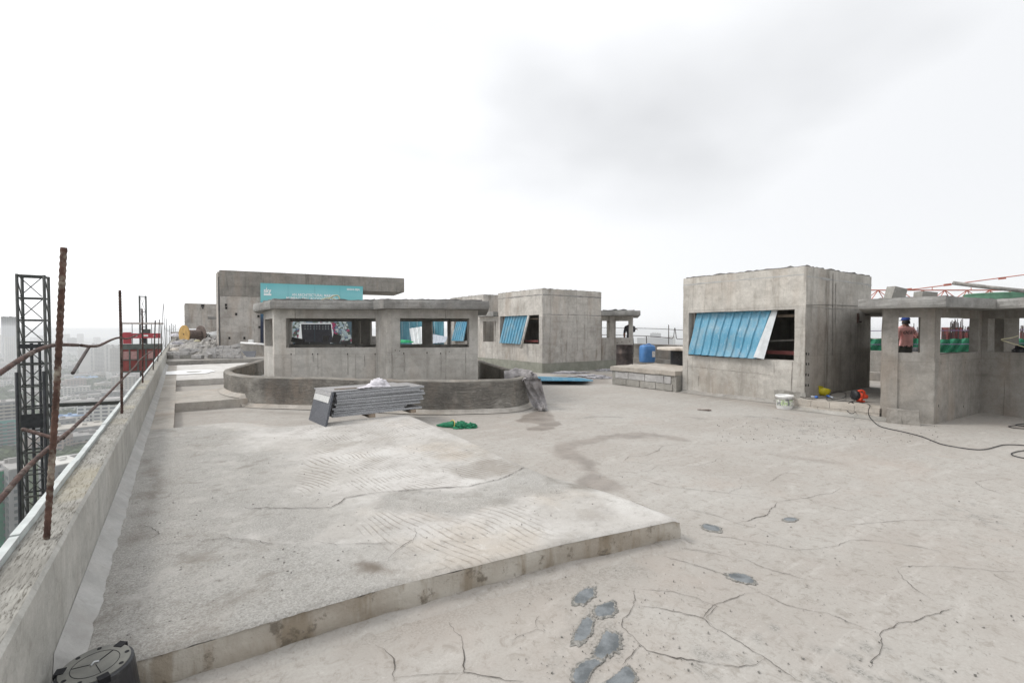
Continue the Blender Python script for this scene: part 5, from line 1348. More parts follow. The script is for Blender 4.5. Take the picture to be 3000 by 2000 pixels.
def smear(p0, p1, zc_, hh, parent, mat, n=60, out=0.006):
    # uneven band of slurry left along a pour joint
    U_ = Vector((p1[0] - p0[0], p1[1] - p0[1], 0)); N_ = Vector((U_.y, -U_.x, 0)).normalized(); rows = [[], [], []]
    for i in range(n + 1):
        p = Vector((p0[0], p0[1], 0)) + U_ * (i / n)
        a = hh * (0.5 + 0.9 * abs(mnoise.noise(Vector((p.x * 3, p.y * 3, zc_))))); b2 = hh * (0.4 + 0.9 * abs(mnoise.noise(Vector((p.x * 4, p.y * 4, zc_ + 5)))))
        for r_, z, o_ in ((0, zc_ - a, -0.008), (1, zc_, out), (2, zc_ + b2, -0.008)): rows[r_].append(p + N_ * o_ + Vector((0, 0, z)))
    return MB().grid(rows).build('pour_joint', mat, parent, smooth=True)
smear((HX0 + .03, HY0), (HX1, HY0), 2.02, 0.03, h1, M['mortar'])
smear((HX0, HY1), (HX0, HY0 + .03), HH - 0.16, 0.05, h1, M['fillet'])
smear((HX0 + .03, HY0), (HX1, HY0), HH - 0.20, 0.06, h1, M['fillet'])
q_ = VY(2514, 920, HY0 - 0.02)
br_ = MB(); br_.box(q_.x - .02, q_.x + .02, q_.y - .02, q_.y + .02, q_.z - .16, q_.z + .02); br_.box(q_.x - .02, q_.x + .16, q_.y - .02, q_.y + .02, q_.z - .2, q_.z - .161)
br_.build('angle_bracket', M['rebar'], h1)
MB().wall((HX0 - 0.05, 5.12), (HX0 - 0.05, 4.5), -0.02, VX(2300, 1143, HX0).z, 0.048, step=0.08).rough(0.03, 9).build('mortar_foot', M['mortar'], h1)
# blue sheet with galvanised edge hung in the opening
def vx2(px, py, X): return VX(px, py, X)
bs = thing('blue_sheet', 'large faded blue profiled sheet leaning in the near cabin opening', 'metal sheet', VX(2100, 1040, HX0 - .08))
tl, tr, bl, br = vx2(2043, 909, HX0 + 0.16), vx2(2262, 906, HX0 + 0.16), vx2(2016, 1037, HX0 - 0.10), vx2(2216, 1051, HX0 - 0.10)
nn = (tr - tl).cross(bl - tl).normalized(); nn = nn if nn.x < 0 else -nn
sheet(tl, tr, bl, br, 9, 0.03, nn, 14, 0.03).build('profiled_panel', M['bluesheet'], bs)
tl2, tr2, bl2, br2 = vx2(2262, 906, HX0 + 0.14), vx2(2279, 906, HX0 + 0.14), vx2(2207, 1046, HX0 - 0.15), vx2(2238, 1052, HX0 - 0.15)
mb = MB(); mb.grid([[tl2, tl2.lerp(tr2, 0.4) + nn * 0.015, tr2], [bl2, bl2.lerp(br2, 0.4) + nn * 0.02, br2]]); mb.grid([[tr2 - nn * .003, tl2 - nn * .003], [br2 - nn * .003, bl2 - nn * .003]])
mb.build('galvanised_edge', M['galv'], bs)
# steel and scaffold seen inside
ins = thing('scaffold', 'scaffold tubes and red channels inside the near cabin opening', 'scaffold', (HX0 + .6, 5, 0))
MB().tube([(HX0 + 0.9, 5.02, 0.0), (HX0 + 0.9, 5.05, 1.75)], 0.026, 8).build('standard_tube', M['pvc'], ins, smooth=True)
MB().tube([(HX0 + 0.95, 6.4, 1.28), (HX0 + 0.95, 4.80, 1.34)], 0.024, 8).build('ledger_tube', M['pvc'], ins, smooth=True)
MB().bar((HX0 + 0.45, 6.9, 1.06), (HX0 + 0.45, 4.76, 1.06), 0.06, 0.08).build('red_channel', M['steelred'], ins)
MB().bar((HX0 + 0.45, 6.9, 1.86), (HX0 + 0.45, 4.76, 1.86), 0.05, 0.06).build('brown_channel', M['wood'], ins)
MB().obox((HX0 + 0.9, 5.03, 1.31), (0.05, 0.06, 0.06)).build('coupler', M['rebar'], ins)

MX0, MX1, MY0, MY1, MH = 10.73, 13.69, 13.48, 16.40, 3.05
za, zb = VX(1575, 1008, MX0).z, VX(1575, 922, MX0).z
ya, yb = VX(1579, 960, MX0).y, VX(1465, 960, MX0).y
h2 = house('middle_house', 'mid distance concrete roof cabin with greenish plinth', MX0, MX1, MY0, MY1, MH, (ya, yb, za, zb), M['house2'], False)
zp = VX(1589, 1067, MX0).z
pl = MB(); pl.wall((MX0 - 0.02, MY1 + 3), (MX0 - 0.02, MY0 - 0.02), -0.02, zp + 0.05, 0.018); pl.wall((MX0, MY0 - 0.02), (MX1 + 1.5, MY0 - 0.02), -0.02, zp + 0.03, 0.018)
pl.rough(0.01, 3).build('plinth', M['plinth'], h2)
smear((MX0 + .02, MY0), (MX1, MY0), 2.12, 0.05, h2, M['eave'])
smear((MX0, MY1), (MX0, MY0 + .03), MH - 0.22, 0.07, h2, M['eave'])
smear((MX0 + .02, MY0), (MX1, MY0), MH - 0.22, 0.08, h2, M['eave'])
bs2 = thing('blue_sheet', 'blue profiled sheet hung in the middle cabin opening', 'metal sheet', VX(1500, 1004, MX0 - .1))
tl, tr, bl, br = vx2(1481, 923, MX0 + 0.14), vx2(1548, 922, MX0 + 0.14), vx2(1463, 1004, MX0 - 0.1), vx2(1525, 1008, MX0 - 0.1)
nn = (tr - tl).cross(bl - tl).normalized(); nn = nn if nn.x < 0 else -nn
sheet(tl, tr, bl, br, 8, 0.035, nn, 6, 0.01).build('profiled_panel', M['bluesheet'], bs2)
MB().tube([vx2(1550, 922, MX0 + 0.05), vx2(1526, 1020, MX0 - 0.2)], 0.05, 12).build('leaning_pipe', M['pvc'], None, 'grey plastic pipe leaning beside the middle cabin blue sheet', 'pipe', smooth=True)
MB().bar(vx2(1535, 999, MX0 + .3), vx2(1578, 999, MX0 + .3), 0.06, 0.08).build('red_channel', M['steelred'], h2)
MB().bar(vx2(1545, 934, MX0 + .3), vx2(1578, 934, MX0 + .3), 0.05, 0.05).build('brown_channel', M['wood'], h2)

# wing joining it on the left
wg = thing('left_wing', 'small concrete bay with one blank window left of the middle cabin', 'building', (MX0, 16.5, 0))
wa, wb = (MX0 + 0.02, VX(1405, 1000, MX0 + .02).y), (MX0 + 0.02, MY1 + 0.005)
MB().wall(wa, wb, -0.02, 2.12, 0.15, [hole(wa, wb, 1415, 1454, VX(1440, 1001, MX0).z, VX(1440, 940, MX0).z)]).rough(0.005).build('bay_wall', M['house2'], wg)
MB().wall((MX0 + .75, wa[1]), (MX0 + .75, wb[1]), 0, 2.12, 0.15).build('inner_wall', M['house2'], wg)
eave([(MX0 - 0.22, wa[1] + 0.1), (MX0 - 0.22, MY1 + 0.02), (MX0 + 1.6, MY1 + 0.02), (MX0 + 1.6, wa[1] + 0.1)], 2.125, 2.30, 0.012, 0.2, 5).build('eave', M['eave'], wg)
# wing on the right
W0, W1, W2 = D(1762, 1000, 19.5), D(1800, 1000, 19.9), D(1852, 1000, 19.6)
wr = thing('right_wing', 'open concrete bay with square windows right of the middle cabin', 'building', (W1.x, W1.y, 0))
MB().wall(W0, W1, -0.02, 2.13, 0.18, [hole(W0, W1, 1763.5, 1786, 1.24, 1.93)]).rough(0.006).build('bay_wall', M['house2'], wr)
MB().wall(W1, W2, -0.02, 2.13, 0.18, [hole(W1, W2, 1801, 1842, 1.24, 1.93)]).rough(0.006).build('bay_wall', M['house2'], wr)
tie_holes(W1, W2, (1808, 1822, 1845), 1000, wr, 0.02)
ew = [D(1760, 1000, 19.0), D(1800, 1000, 19.3), D(1876, 1000, 19.0), D(1868, 1000, 23.0), D(1765, 1000, 23.0)]
eave(ew, 2.135, 2.33, 0.012, 0.2, seed=7).build('eave', M['eave'], wr)
crust([D(1762, 1000, 19.4), D(1862, 1000, 19.5), D(1850, 1000, 22.5), D(1768, 1000, 22.5)], 2.325, 0.08, 0.95, 2).build('roof_crust', M['crust'], wr)
MB().box(W2.x - 0.6, W2.x - 0.4, W2.y + 2.6, W2.y + 2.8, 0, 2.13).build('back_column', M['house2'], wr)

h3 = house('third_house', 'farther concrete roof cabin seen over the near pavilion roof', 11.26, 14.2, 18.4, 21.6, 3.16, (19.3, 21.2, 1.05, 2.05), M['house2'], False)
bs3 = thing('blue_sheet', 'blue profiled sheet of a far cabin framed by the near pavilion window', 'metal sheet', VX(1345, 998, 11.1))
tl, tr, bl, br = vx2(1341, 928, 11.4), vx2(1372, 928, 11.4), vx2(1322, 998, 11.1), vx2(1358, 999, 11.1)
nn = (tr - tl).cross(bl - tl).normalized(); nn = nn if nn.x < 0 else -nn
sheet(tl, tr, bl, br, 6, 0.035, nn, 6, 0.01).build('profiled_panel', M['bluesheet'], bs3)
hd = thing('sheet_hoarding', 'dull blue sheet hoarding standing far behind the near pavilion', 'hoarding', (10.95, 24, 0))
for i in range(6):
    y0, y1 = 21.7 + i * 1.1, 22.8 + i * 1.1 - 0.02
    sheet(Vector((10.95, y1, 2.5 + 0.1 * (i % 2))), Vector((10.95, y0, 2.5 + 0.1 * (i % 2))), Vector((10.95, y1, 0)), Vector((10.95, y0, 0)), 6, 0.035, Vector((-1, 0, 0)), 2).build('hoarding_sheet', M['dullsheet'], hd)
for (a, b_, c_, d_), lab, m_ in ((((1199, 962), (1262, 953), (1207, 1008), (1262, 1006)), 'pale grey profiled sheet leaning on the far blue hoarding', 'galv'),
                                 (((1262, 977), (1312, 987), (1262, 1006), (1304, 1003)), 'dark lilac grey profiled sheet leaning low on the far hoarding', 'pluggrey')):
    tl, tr, bl, br = vx2(*a, 10.75), vx2(*b_, 10.75), vx2(*c_, 10.4), vx2(*d_, 10.4)
    sheet(tl, tr, bl, br, 5, 0.03, Vector((-1, 0, 0.3)), 3).build('grey_sheet', M[m_], None, lab, 'metal sheet')
pq = VX(1180, 1003, 9.6)
bundle((pq.x, pq.y, pq.z), 0.5, 0.5, 0.12, 2.2).build('green_tarpaulin', simple('bright_green_sheet', (0.02, 0.35, 0.14), 0.6), None, 'bright green tarpaulin lying under the far blue hoarding', 'tarpaulin', smooth=True)

# ------------------------------------------------------------ right pavilion
V0, V1, V2 = P(2583, 1231, 0), P(2735, 1243, 0), P(2872, 1208, 0)
V3 = V2 + (P(3000, 1225, 0) - V2) * 4.0
rp_ = thing('right_pavilion', 'open concrete pavilion with square windows at the right edge', 'pavilion', (V1.x, V1.y, 0))
M['rpav'] = concrete('right_pavilion_concrete', c=(0.35, 0.33, 0.30), dark=(0.17, 0.16, 0.145), light=(0.47, 0.45, 0.42), joints=1.3, jdir=(0.55, 0.83), warm=0.3, streak=0.5, seed=4.9, blotch=0.5, pores=0.7)
ze = 1.91
MB().wall(V0, V1, -0.02, ze, 0.2, [hole(V0, V1, 2601, 2696, 1.17, 1.765)]).rough(0.010, 5).build('left_wall', M['rpav'], rp_)
MB().wall(V1, V2, -0.02, ze, 0.13, [hole(V1, V2, 2755, 2866, 1.15, 1.765)]).rough(0.008, 5).build('front_wall', M['rpav'], rp_)
MB().wall(V2, V3, -0.02, ze, 0.2, [hole(V2, V3, 2893, 3040, 1.15, 1.765)]).rough(0.008, 5).build('right_wall', M['rpav'], rp_)
for xa, xb, dd in ((2941, 2985, 11.4),):
    a, b_ = D(xa, 1000, dd), D(xb, 1000, dd)
    MB().wall(a, b_, 0, ze, 0.3).rough(0.006).build('back_column', M['rpav'], rp_)
MB().wall(D(2600, 1000, 12.5), V0, -0.02, ze, 0.2, [(0.4, 1.8, 1.17, 1.765)]).rough(0.008, 5).build('side_wall', M['rpav'], rp_)
ee = [D(2512, 1000, 8.15), D(2768, 1000, 7.42), D(2916, 1000, 8.1), D(3090, 1000, 7.3), D(3200, 1000, 12.6), D(2540, 1000, 13.2)]
eave(ee, ze + 0.002, 2.075, 0.02, 0.12, 9).build('roof_slab', M['eave'], rp_)
crust([D(2530, 1000, 8.5), D(2768, 1000, 7.7), D(2916, 1000, 8.4), D(3090, 1000, 7.6), D(3180, 1000, 12.4), D(2550, 1000, 13.0)], 2.07, 0.05, 0.985, 4).build('roof_crust', M['crust'], rp_)
tie_holes(V0, V1, (2617, 2617), 1108, rp_, 0.014)
tie_holes(V0, V1, (2617,), 1152, rp_, 0.014)
tie_holes(V1, V2, (2756, 2827, 2868), 1060, rp_, 0.014)
tie_holes(V1, V2, (2822, 2749), 1186, rp_, 0.02)
# foot block against its left wall
a, b_ = P(2612, 1233, 0), P(2690, 1236, 0)
MB().wall(P(2598, 1239, 0), P(2694, 1248, 0), -0.02, 0.24, 0.12, step=0.05).rough(0.016, 6).build('mortar_foot', M['rpav'], rp_)
# two blocks, a tank lid and a pipe on that roof
for (c_, w_, h_, d_, tilt, lab) in (((2619, 867), 0.115, 0.115, 8.6, 14, 'grey block tilted on the right pavilion roof, the taller one'), ((2709, 872), 0.13, 0.075, 8.6, 6, 'grey block lying low on the right pavilion roof')):
    q_ = D(c_[0], c_[1], d_)
    o = MB().obox((0, 0, h_ * 0.9), (w_, 0.1, h_)).rough(0.012, 9).build('roof_block', M['mortar'], None, lab, 'block')
    o.location = (q_.x, q_.y, 2.09); o.rotation_euler = (0, R(tilt), -TH)
q_ = D(2916, 862, 10.6)
tk = thing('tank_lid', 'flat round green tank on the right pavilion roof', 'tank', (q_.x, q_.y, 2.1))
r_ = 68 / 1400 * 10.6
MB().lathe([(r_, 2.10), (r_, 2.34), (r_ * 0.97, 2.36), (r_ * 0.4, 2.37)], (q_.x, q_.y, 0), 32).build('drum', M['tankgreen'], tk, smooth=False)
MB().lathe([(r_ * 1.02, 2.325), (r_ * 1.02, 2.35)], (q_.x, q_.y, 0), 32, close=False).build('rim', M['tankgreen'], tk)
MB().tube([D(2793, 829, 8.4), D(2900, 842, 8.3), D(3060, 858, 8.1)], 0.035, 8).build('roof_pipe', M['rubble'], None, 'cement crusted pipe lying across the right pavilion roof', 'pipe', smooth=True)
MB().tube(smooth_pts([D(2985, 983, 8.3), D(2960, 990, 8.3), D(2933, 994, 8.35), D(2950, 1001, 8.3), D(3020, 1022, 8.2)], 4), 0.008, 6).build('yellow_rope', M['ropepale'], None, 'pale yellow rope crossing the window of the right pavilion', 'rope', smooth=True)
bundle(tuple(D(2998, 1032, 8.6)), 0.14, 0.12, 0.12, 6.6).build('black_bag', M['blackplastic'], None, 'black bag on the right pavilion window sill', 'bag', smooth=True)
# ------------------------------------------------------------ kerb of blocks between cabin and right pavilion
KX0, KX1, KY0, KY1, KZ = 9.88, 10.28, 3.10, 4.50, 0.205
kb = thing('block_kerb', 'low kerb of pale concrete blocks between cabin and right pavilion', 'kerb', (KX0, KY0, 0))
MB().box(KX0 + 0.012, KX1 - 0.01, KY0 + 0.01, KY1 - 0.01, -0.02, KZ - 0.012).build('mortar_core', M['mortar'], kb)
for r_, (z0, z1) in enumerate(((0.0, 0.098), (0.104, KZ))):
    cuts = [KY0, KY0 + 0.38, KY0 + 0.78, KY0 + 1.1, KY1] if r_ else [KY0, KY0 + 0.2, KY0 + 0.6, KY0 + 0.98, KY1]
    for i in range(4):
        mb = MB(); nstep = 5
        mb.slab((KX0, KX1, cuts[i] + 0.004, cuts[i + 1] - 0.004), z0, z1, 0.09).rough(0.012, 7)
        mb.build('kerb_block', M['blockwarm'], kb)
MB().slab((KX1 + 0.004, 13.8, 3.0, 4.53), -0.02, 0.17, 0.3).rough(0.006).build('threshold', M['platform'], None, 'raised cement threshold behind the block kerb', kind='structure')
rows = []
for o_, z_ in ((0.002, 0.06), (-0.05, 0.025), (-0.13, 0.006)):
    rows.append([(KX0 + o_ + 0.01 * mnoise.noise(Vector((y * 5, o_ * 30, 0))), y, z_ + floor_z(KX0, y)) for y in [KY0 - 0.12 + 0.06 * i for i in range(28)]])
MB().grid(rows[::-1]).build('mortar_cove', M['mortar'], kb, smooth=True)
rows = []
for o_, z_ in ((0.002, 0.07), (-0.06, 0.028), (-0.16, 0.006)):
    rows.append([(HX0 + o_ + 0.012 * mnoise.noise(Vector((y * 5, o_ * 30, 0))), y, z_ + floor_z(HX0, y)) for y in [4.52 + 0.07 * i for i in range(42)]])
MB().grid(rows[::-1]).build('mortar_cove', M['platform'], h1, smooth=True)

# ------------------------------------------------------------ block bench with blue can
BX0, BX1, BY0, BY1 = 10.18, 12.3, 7.44, 9.62
bn = thing('block_bench', 'low bench wall of white blocks capped with cement left of the near cabin', 'bench wall', (BX0, BY0, 0))
MB().slab((BX0 + 0.02, BX1, BY0, BY1 - 0.02), -0.02, 0.405, 0.2).rough(0.01, 5).build('mortar_core', M['mortar'], bn)
for r_, (z0, z1) in enumerate(((0.02, 0.185), (0.20, 0.375))):
    cuts = [BY0 + 0.14, BY0 + 0.36, BY0 + 0.98, BY0 + 1.55, BY0 + 2.02] if r_ else [BY0 + 0.10, BY0 + 0.62, BY0 + 1.15, BY0 + 1.62, BY0 + 2.1]
    for i in range(4):
        MB().slab((BX0, BX0 + 0.15, cuts[i] + 0.01, cuts[i + 1] - 0.01), z0, z1, 0.07).rough(0.014, 6).build('bench_block', M['block'] if r_ else M['mortar'], bn)
MB().slab((BX0 - 0.025, BX1 + 0.02, BY0, BY1 + 0.02), 0.41, 0.52, 0.11).rough(0.022, 4).build('cement_cap', M['blockwarm'], bn)
q_ = P(1896, 1061, 0.525)
cn = thing('jerry_can', 'blue plastic jerry can standing on the block bench', 'jerry can', (q_.x, q_.y, 0.53), (0, 0, -TH + 0.25))
def rbox(hx, hy, prof, n=40, pw=4.5):
    mb = MB(); rows = []
    for z, s_ in prof:
        row = []
        for i in range(n):
            a = 2 * math.pi * i / n; c_, s2 = math.cos(a), math.sin(a)
            f = (abs(c_) ** pw + abs(s2) ** pw) ** (-1 / pw)
            row.append((hx * s_ * f * c_, hy * s_ * f * s2, z))
        rows.append(row + row[:1])
    mb.grid(rows); mb.add(rows[0][:-1], [tuple(reversed(range(n)))]); mb.add(rows[-1][:-1], [tuple(range(n))])
    return mb
cnb = rbox(0.235, 0.17, [(0, 0.86), (0.012, 0.93), (0.04, 0.96), (0.10, 0.975), (0.12, 0.99), (0.42, 1.0), (0.47, 0.98), (0.51, 0.93), (0.535, 0.84), (0.545, 0.7)]).build('body', M['can'], cn, smooth=True, local=True)
MB().lathe([(0.045, 0.53), (0.045, 0.565), (0.035, 0.568)], (-0.12, -0.02, 0), 16).build('screw_cap', M['can'], cn, smooth=True, local=True)
MB().tube(smooth_pts([Vector((-0.05, 0, 0.54)), Vector((0.0, 0, 0.575)), Vector((0.08, 0, 0.58)), Vector((0.14, 0, 0.545))], 4), 0.018, 8).build('handle', M['can'], cn, smooth=True, local=True)
lb = MB()
lb.grid([[(0.075 + 0.105 * i / 6, -0.1745 - 0.002 * (i % 2), z) for i in range(7)] for z in (0.17, 0.24, 0.30, 0.355)]).build('paper_label', M['paper'], cnb, local=True)
# black drum and cable drum behind the bench
q_ = D(1830, 1030, 16.2)
td = thing('burnt_drum', 'rusty black steel drum behind the block bench', 'drum', (q_.x, q_.y, 0))
MB().lathe([(0.28, 0.0), (0.285, 0.02), (0.28, 0.04), (0.28, 0.38), (0.29, 0.395), (0.28, 0.41), (0.28, 0.75), (0.29, 0.765), (0.28, 0.78), (0.28, 1.04), (0.288, 1.055), (0.27, 1.06), (0.265, 1.02)], (q_.x, q_.y, 0), 28).build('shell', M['tar'], td, smooth=True)
q_ = D(2012, 1018, 14.4)
cd = thing('cable_drum', 'upright cable drum with black cable behind the block bench', 'cable drum', (q_.x, q_.y, 0))
rr = 84 / 1400 * 14.4; zt_ = D(1960, 1019, 14.0).z
MB().lathe([(rr, 0.02), (rr, 0.08)], (q_.x, q_.y, 0), 40).build('lower_flange', M['drumtop'], cd)
MB().lathe([(rr * 0.985, zt_ - 0.07), (rr, zt_ - 0.06), (rr, zt_ - 0.01), (rr * 0.99, zt_)], (q_.x, q_.y, 0), 48).build('upper_flange', M['drumtop'], cd)
prof = []
z = 0.09
rc = 46 / 1400 * 14.4
while z < zt_ - 0.09:
    for a in range(0, 180, 45): prof.append((rc - 0.02 + 0.022 * math.sin(R(a)), z + 0.036 * a / 180))
    z += 0.036
MB().lathe(prof, (q_.x, q_.y, 0), 32).build('wound_cable', M['cable'], cd, smooth=True)
# blue sheets lying on the floor with torn plastic
zz = 0.05
base = [(1560, 1103), (1706, 1109), (1574, 1115), (1738, 1116)]
for i in range(3):
    j = i * 3
    tl, tr, bl, br = P(base[0][0] + j, base[0][1], zz), P(base[1][0] - j, base[1][1], zz), P(base[2][0] + j, base[2][1], zz), P(base[3][0] - 2 * j, base[3][1], zz)
    t = sheet(tl, tr, bl, br, 5, 0.03, Vector((0, 0, 1)), 3, 0.012)
    # ribs run along the long side
    t = sheet(tl, bl, tr, br, 6, 0.03, Vector((0, 0, 1)), 6, 0.012)
    t.build('floor_sheet', M['bluesheet'], None, ('bottom', 'middle', 'top')[i] + ' blue profiled sheet of the pile on the floor by the middle cabin', 'metal sheet', 'blue sheets piled on the floor')
    zz += 0.035
for x, y, sx, lab in ((1655, 1114, 0.45, 'crumpled plastic scrap lying in front of the blue sheet pile'), (1755, 1108, 0.40, 'crumpled plastic scrap right of the blue sheet pile'),
                      (1665, 1094, 0.5, 'crumpled plastic scrap at the foot of the middle cabin corner'), (1772, 1086, 0.30, 'knotted plastic scrap near the block bench end'), (1725, 1103, 0.45, 'plastic scrap on the damp floor behind the blue sheets')):
    p = P(x, y, 0)
    o = bundle((0, 0, 0.0), sx, 0.14, 0.06, x * 0.1, 36, 0.7, 3.0).build('plastic_scrap', M['plasticscrap'], None, lab, 'plastic', smooth=True)
    o.location = (p.x, p.y, floor_z(p.x, p.y) + 0.003); o.rotation_euler = (0, 0, -TH + 0.1)
# ------------------------------------------------------------ bucket, helmet, blower, plugs and cables
q_ = P(2298, 1197, 0)
bk = thing('bucket', 'white paint splashed bucket at the foot of the near cabin', 'bucket', (q_.x, q_.y, floor_z(q_.x, q_.y) + 0.002))
bz = bk.location.z
pail = MB().lathe([(0.135, 0.0), (0.14, 0.008), (0.157, 0.225), (0.165, 0.228), (0.165, 0.262), (0.158, 0.268), (0.153, 0.255), (0.134, 0.015)], n=32).build('pail', M['white'], bk, smooth=True, local=True)
k = NT('smeared_bucket_print'); n_ = k.noise(14, 4, 0.6, k.vec(scale=(1, 1, 1.5))); n_2 = k.noise(1, 3, 0.6, k.vec(scale=(26, 26, 7)))
cc = k.mix(k.ramp(n_, 0.45, 0.55), (0.66, 0.66, 0.63), (0.42, 0.52, 0.30)); cc = k.mix(k.ramp(n_2, 0.52, 0.56), cc, (0.22, 0.22, 0.24)); cc = k.mix(k.ramp(k.noise(5, 3), 0.5, 0.56), cc, (0.70, 0.69, 0.67))
M['bprint'] = k.fin(cc, 0.6)
lbm = MB(); cang = math.atan2(-q_.y, -q_.x)
lbm.grid([[((r_ + 0.0025) * math.cos(cang + a), (r_ + 0.0025) * math.sin(cang + a), z) for a in np.linspace(-1.0, 1.1, 24)] for r_, z in ((0.1445, 0.07), (0.1555, 0.20))]).build('printed_band', M['bprint'], pail, local=True)
MB().tube([(0.166 * math.cos(a), 0.166 * math.sin(a), 0.215 - 0.03 * math.sin((a - cang + 1.6) * 1.0)) for a in np.linspace(cang - 1.5, cang + 1.5, 20)], 0.003, 5).build('wire_handle', M['rebar'], bk, smooth=True, local=True)
q_ = P(2410, 1156, 0.19)
hm = thing('safety_helmet', 'yellow scuffed safety helmet lying upside down behind the kerb', 'helmet', (q_.x, q_.y, 0.172), (R(-14), R(16), -TH))
MB().lathe([(0.01, 0.0), (0.06, 0.008), (0.10, 0.035), (0.125, 0.075), (0.135, 0.125), (0.137, 0.135), (0.130, 0.135), (0.118, 0.075), (0.09, 0.04), (0.01, 0.012)], n=28).build('shell', M['helmet'], hm, smooth=True, local=True)
MB().grid([[(r_ * math.cos(a), r_ * math.sin(a) * 0.98, z) for a in np.linspace(2.2, 4.08, 14)] for r_, z in ((0.13, 0.128), (0.165, 0.14), (0.185, 0.155))]).build('peak', M['helmet'], hm, smooth=True, local=True)
q_ = P(2517, 1176, 0.175)
bw = thing('electric_blower', 'orange red electric blower standing behind the block kerb', 'power tool', (q_.x, q_.y, 0.174), (0, 0, -TH))
ry = Matrix.Rotation(R(90), 3, 'Y')
MB().lathe([(0.03, -0.045), (0.085, -0.045), (0.10, -0.02), (0.10, 0.02), (0.085, 0.035), (0.02, 0.04)], (-0.075, 0, 0.125), 28, ry).build('fan_housing', M['cable'], bw, smooth=True, local=True)
MB().lathe([(0.02, -0.02), (0.078, -0.015), (0.078, 0.03), (0.06, 0.045), (0.01, 0.05)], (-0.01, -0.01, 0.11), 24, ry).build('motor_cover', M['orange'], bw, smooth=True, local=True)
MB().lathe([(0.045, 0), (0.045, 0.10), (0.035, 0.115), (0.01, 0.117)], (0.03, -0.01, 0.10), 20, ry).build('motor_body', M['orange'], bw, smooth=True, local=True)
MB().tube(smooth_pts([Vector((-0.05, -0.03, 0.03)), Vector((-0.075, -0.035, 0.10)), Vector((-0.06, -0.035, 0.19)), Vector((-0.01, -0.035, 0.215)), Vector((0.06, -0.03, 0.205)), Vector((0.085, -0.02, 0.15)), Vector((0.06, -0.01, 0.10))], 5), 0.021, 10).build('handle', M['orange'], bw, smooth=True, local=True)
MB().lathe([(0.032, 0), (0.03, 0.07), (0.022, 0.075)], (-0.03, -0.10, 0.055), 16, Matrix.Rotation(R(-90), 3, 'X')).build('air_nozzle', M['orange'], bw, smooth=True, local=True)
MB().tube([(0.05, 0.02, 0.235), (0.09, 0.02, 0.215)], 0.02, 8).build('switch_grip', M['cable'], bw, smooth=True, local=True)
MB().obox((0.03, 0, 0.012), (0.05, 0.05, 0.012)).build('foot', M['orange'], bw, local=True)
def cable(px, name, label, r_=0.0062, z=None):
    pts = [P(a, b_, zq) for a, b_, zq in px]
    for p in pts:
        if p.z < 0.06: p.z = floor_z(p.x, p.y) + r_ + 0.004 if p.z < 0.02 else p.z
    return MB().tube(smooth_pts(pts, 8), r_, 8).build(name, M['cable'], None, label, 'cable', smooth=True)
cable([(2510, 1176, .19), (2530, 1181, .19), (2548, 1186, .22), (2546, 1196, .215), (2544, 1205, .14), (2546, 1217, .06), (2556, 1234, .0), (2575, 1249, 0), (2600, 1257, 0), (2650, 1268, 0), (2700, 1281, 0), (2733, 1294, 0), (2760, 1304, 0), (2800, 1312, 0), (2840, 1318, 0), (2870, 1320, 0), (2895, 1317, 0), (2920, 1310, 0), (2945, 1305, 0), (3000, 1307, 0), (3080, 1318, 0)], 'power_cable', 'long black cable trailing from the blower across the floor to the right')
cable([(3060, 1318, 0), (3000, 1322, 0), (2972, 1327, 0), (2963, 1332, 0), (2972, 1338, 0), (3000, 1344, 0), (3060, 1350, 0)], 'power_cable', 'bend of black cable at the right edge of the floor')
cable([(3040, 1238, 0), (2995, 1243, 0), (2976, 1245, 0), (2985, 1248, 0), (3010, 1250, 0), (2985, 1246, 0.03), (2960, 1249, 0), (2956, 1251, 0), (2975, 1255, 0), (3040, 1260, 0)], 'cable_coil', 'coil of black cable lying in front of the right pavilion')
cable([(2345, 1162, .22), (2372, 1168, .22), (2400, 1166, .22), (2428, 1160, .2), (2436, 1152, .2), (2455, 1146, .2), (2475, 1150, .2), (2478, 1160, .2), (2465, 1167, .22), (2440, 1168, .22), (2425, 1163, .22), (2424, 1172, .22), (2450, 1173, .22), (2500, 1177, .22)], 'extension_lead', 'looped black extension lead with blue plugs on the kerb', 0.006)
cable([(2502, 1174, .235), (2487, 1180, .215), (2480, 1192, .12), (2484, 1205, .1), (2497, 1211, .1), (2508, 1203, .1), (2510, 1192, .1), (2502, 1182, .2), (2492, 1176, .22), (2505, 1175, .235)], 'cable_loop', 'small loop of black cable hanging over the kerb', 0.006)
for i, (pa, pb, lab) in enumerate((((2376, 1161), (2396, 1163), 'grey and blue plug on the kerb, nearer the helmet'), ((2422, 1158), (2440, 1164), 'blue and grey socket on the kerb, nearer the blower'))):
    a, b_ = P(*pa, .225), P(*pb, .225)
    pg = thing('power_plug', lab, 'plug', a)
    MB().tube([a, a.lerp(b_, .6)], 0.017, 10).build('plug_body', M['pluggrey'] if i == 0 else M['plugblue'], pg, smooth=True)
    MB().tube([a.lerp(b_, .6), b_], 0.023 if i == 0 else 0.016, 10).build('plug_head', M['plugblue'] if i == 0 else M['pluggrey'], pg, smooth=True)
a, b_ = P(2043, 1203, 0.0), P(2084, 1205, 0.0)
sk_ = MB(); n = 10
sk_.tube([a.lerp(b_, i / n) + Vector((0, 0, floor_z(a.x, a.y) + 0.022 + 0.006 * mnoise.noise(Vector((i, 1, 0))))) for i in range(n + 1)], 0.014, 6, rs=[0.008 + 0.012 * abs(mnoise.noise(Vector((i * .7, 3, 0)))) + 0.005 * (i > 5) for i in range(n + 1)])
sk_.build('wood_stick', M['spooldark'], None, 'broken dark stick lying on the floor before the near cabin', 'stick')
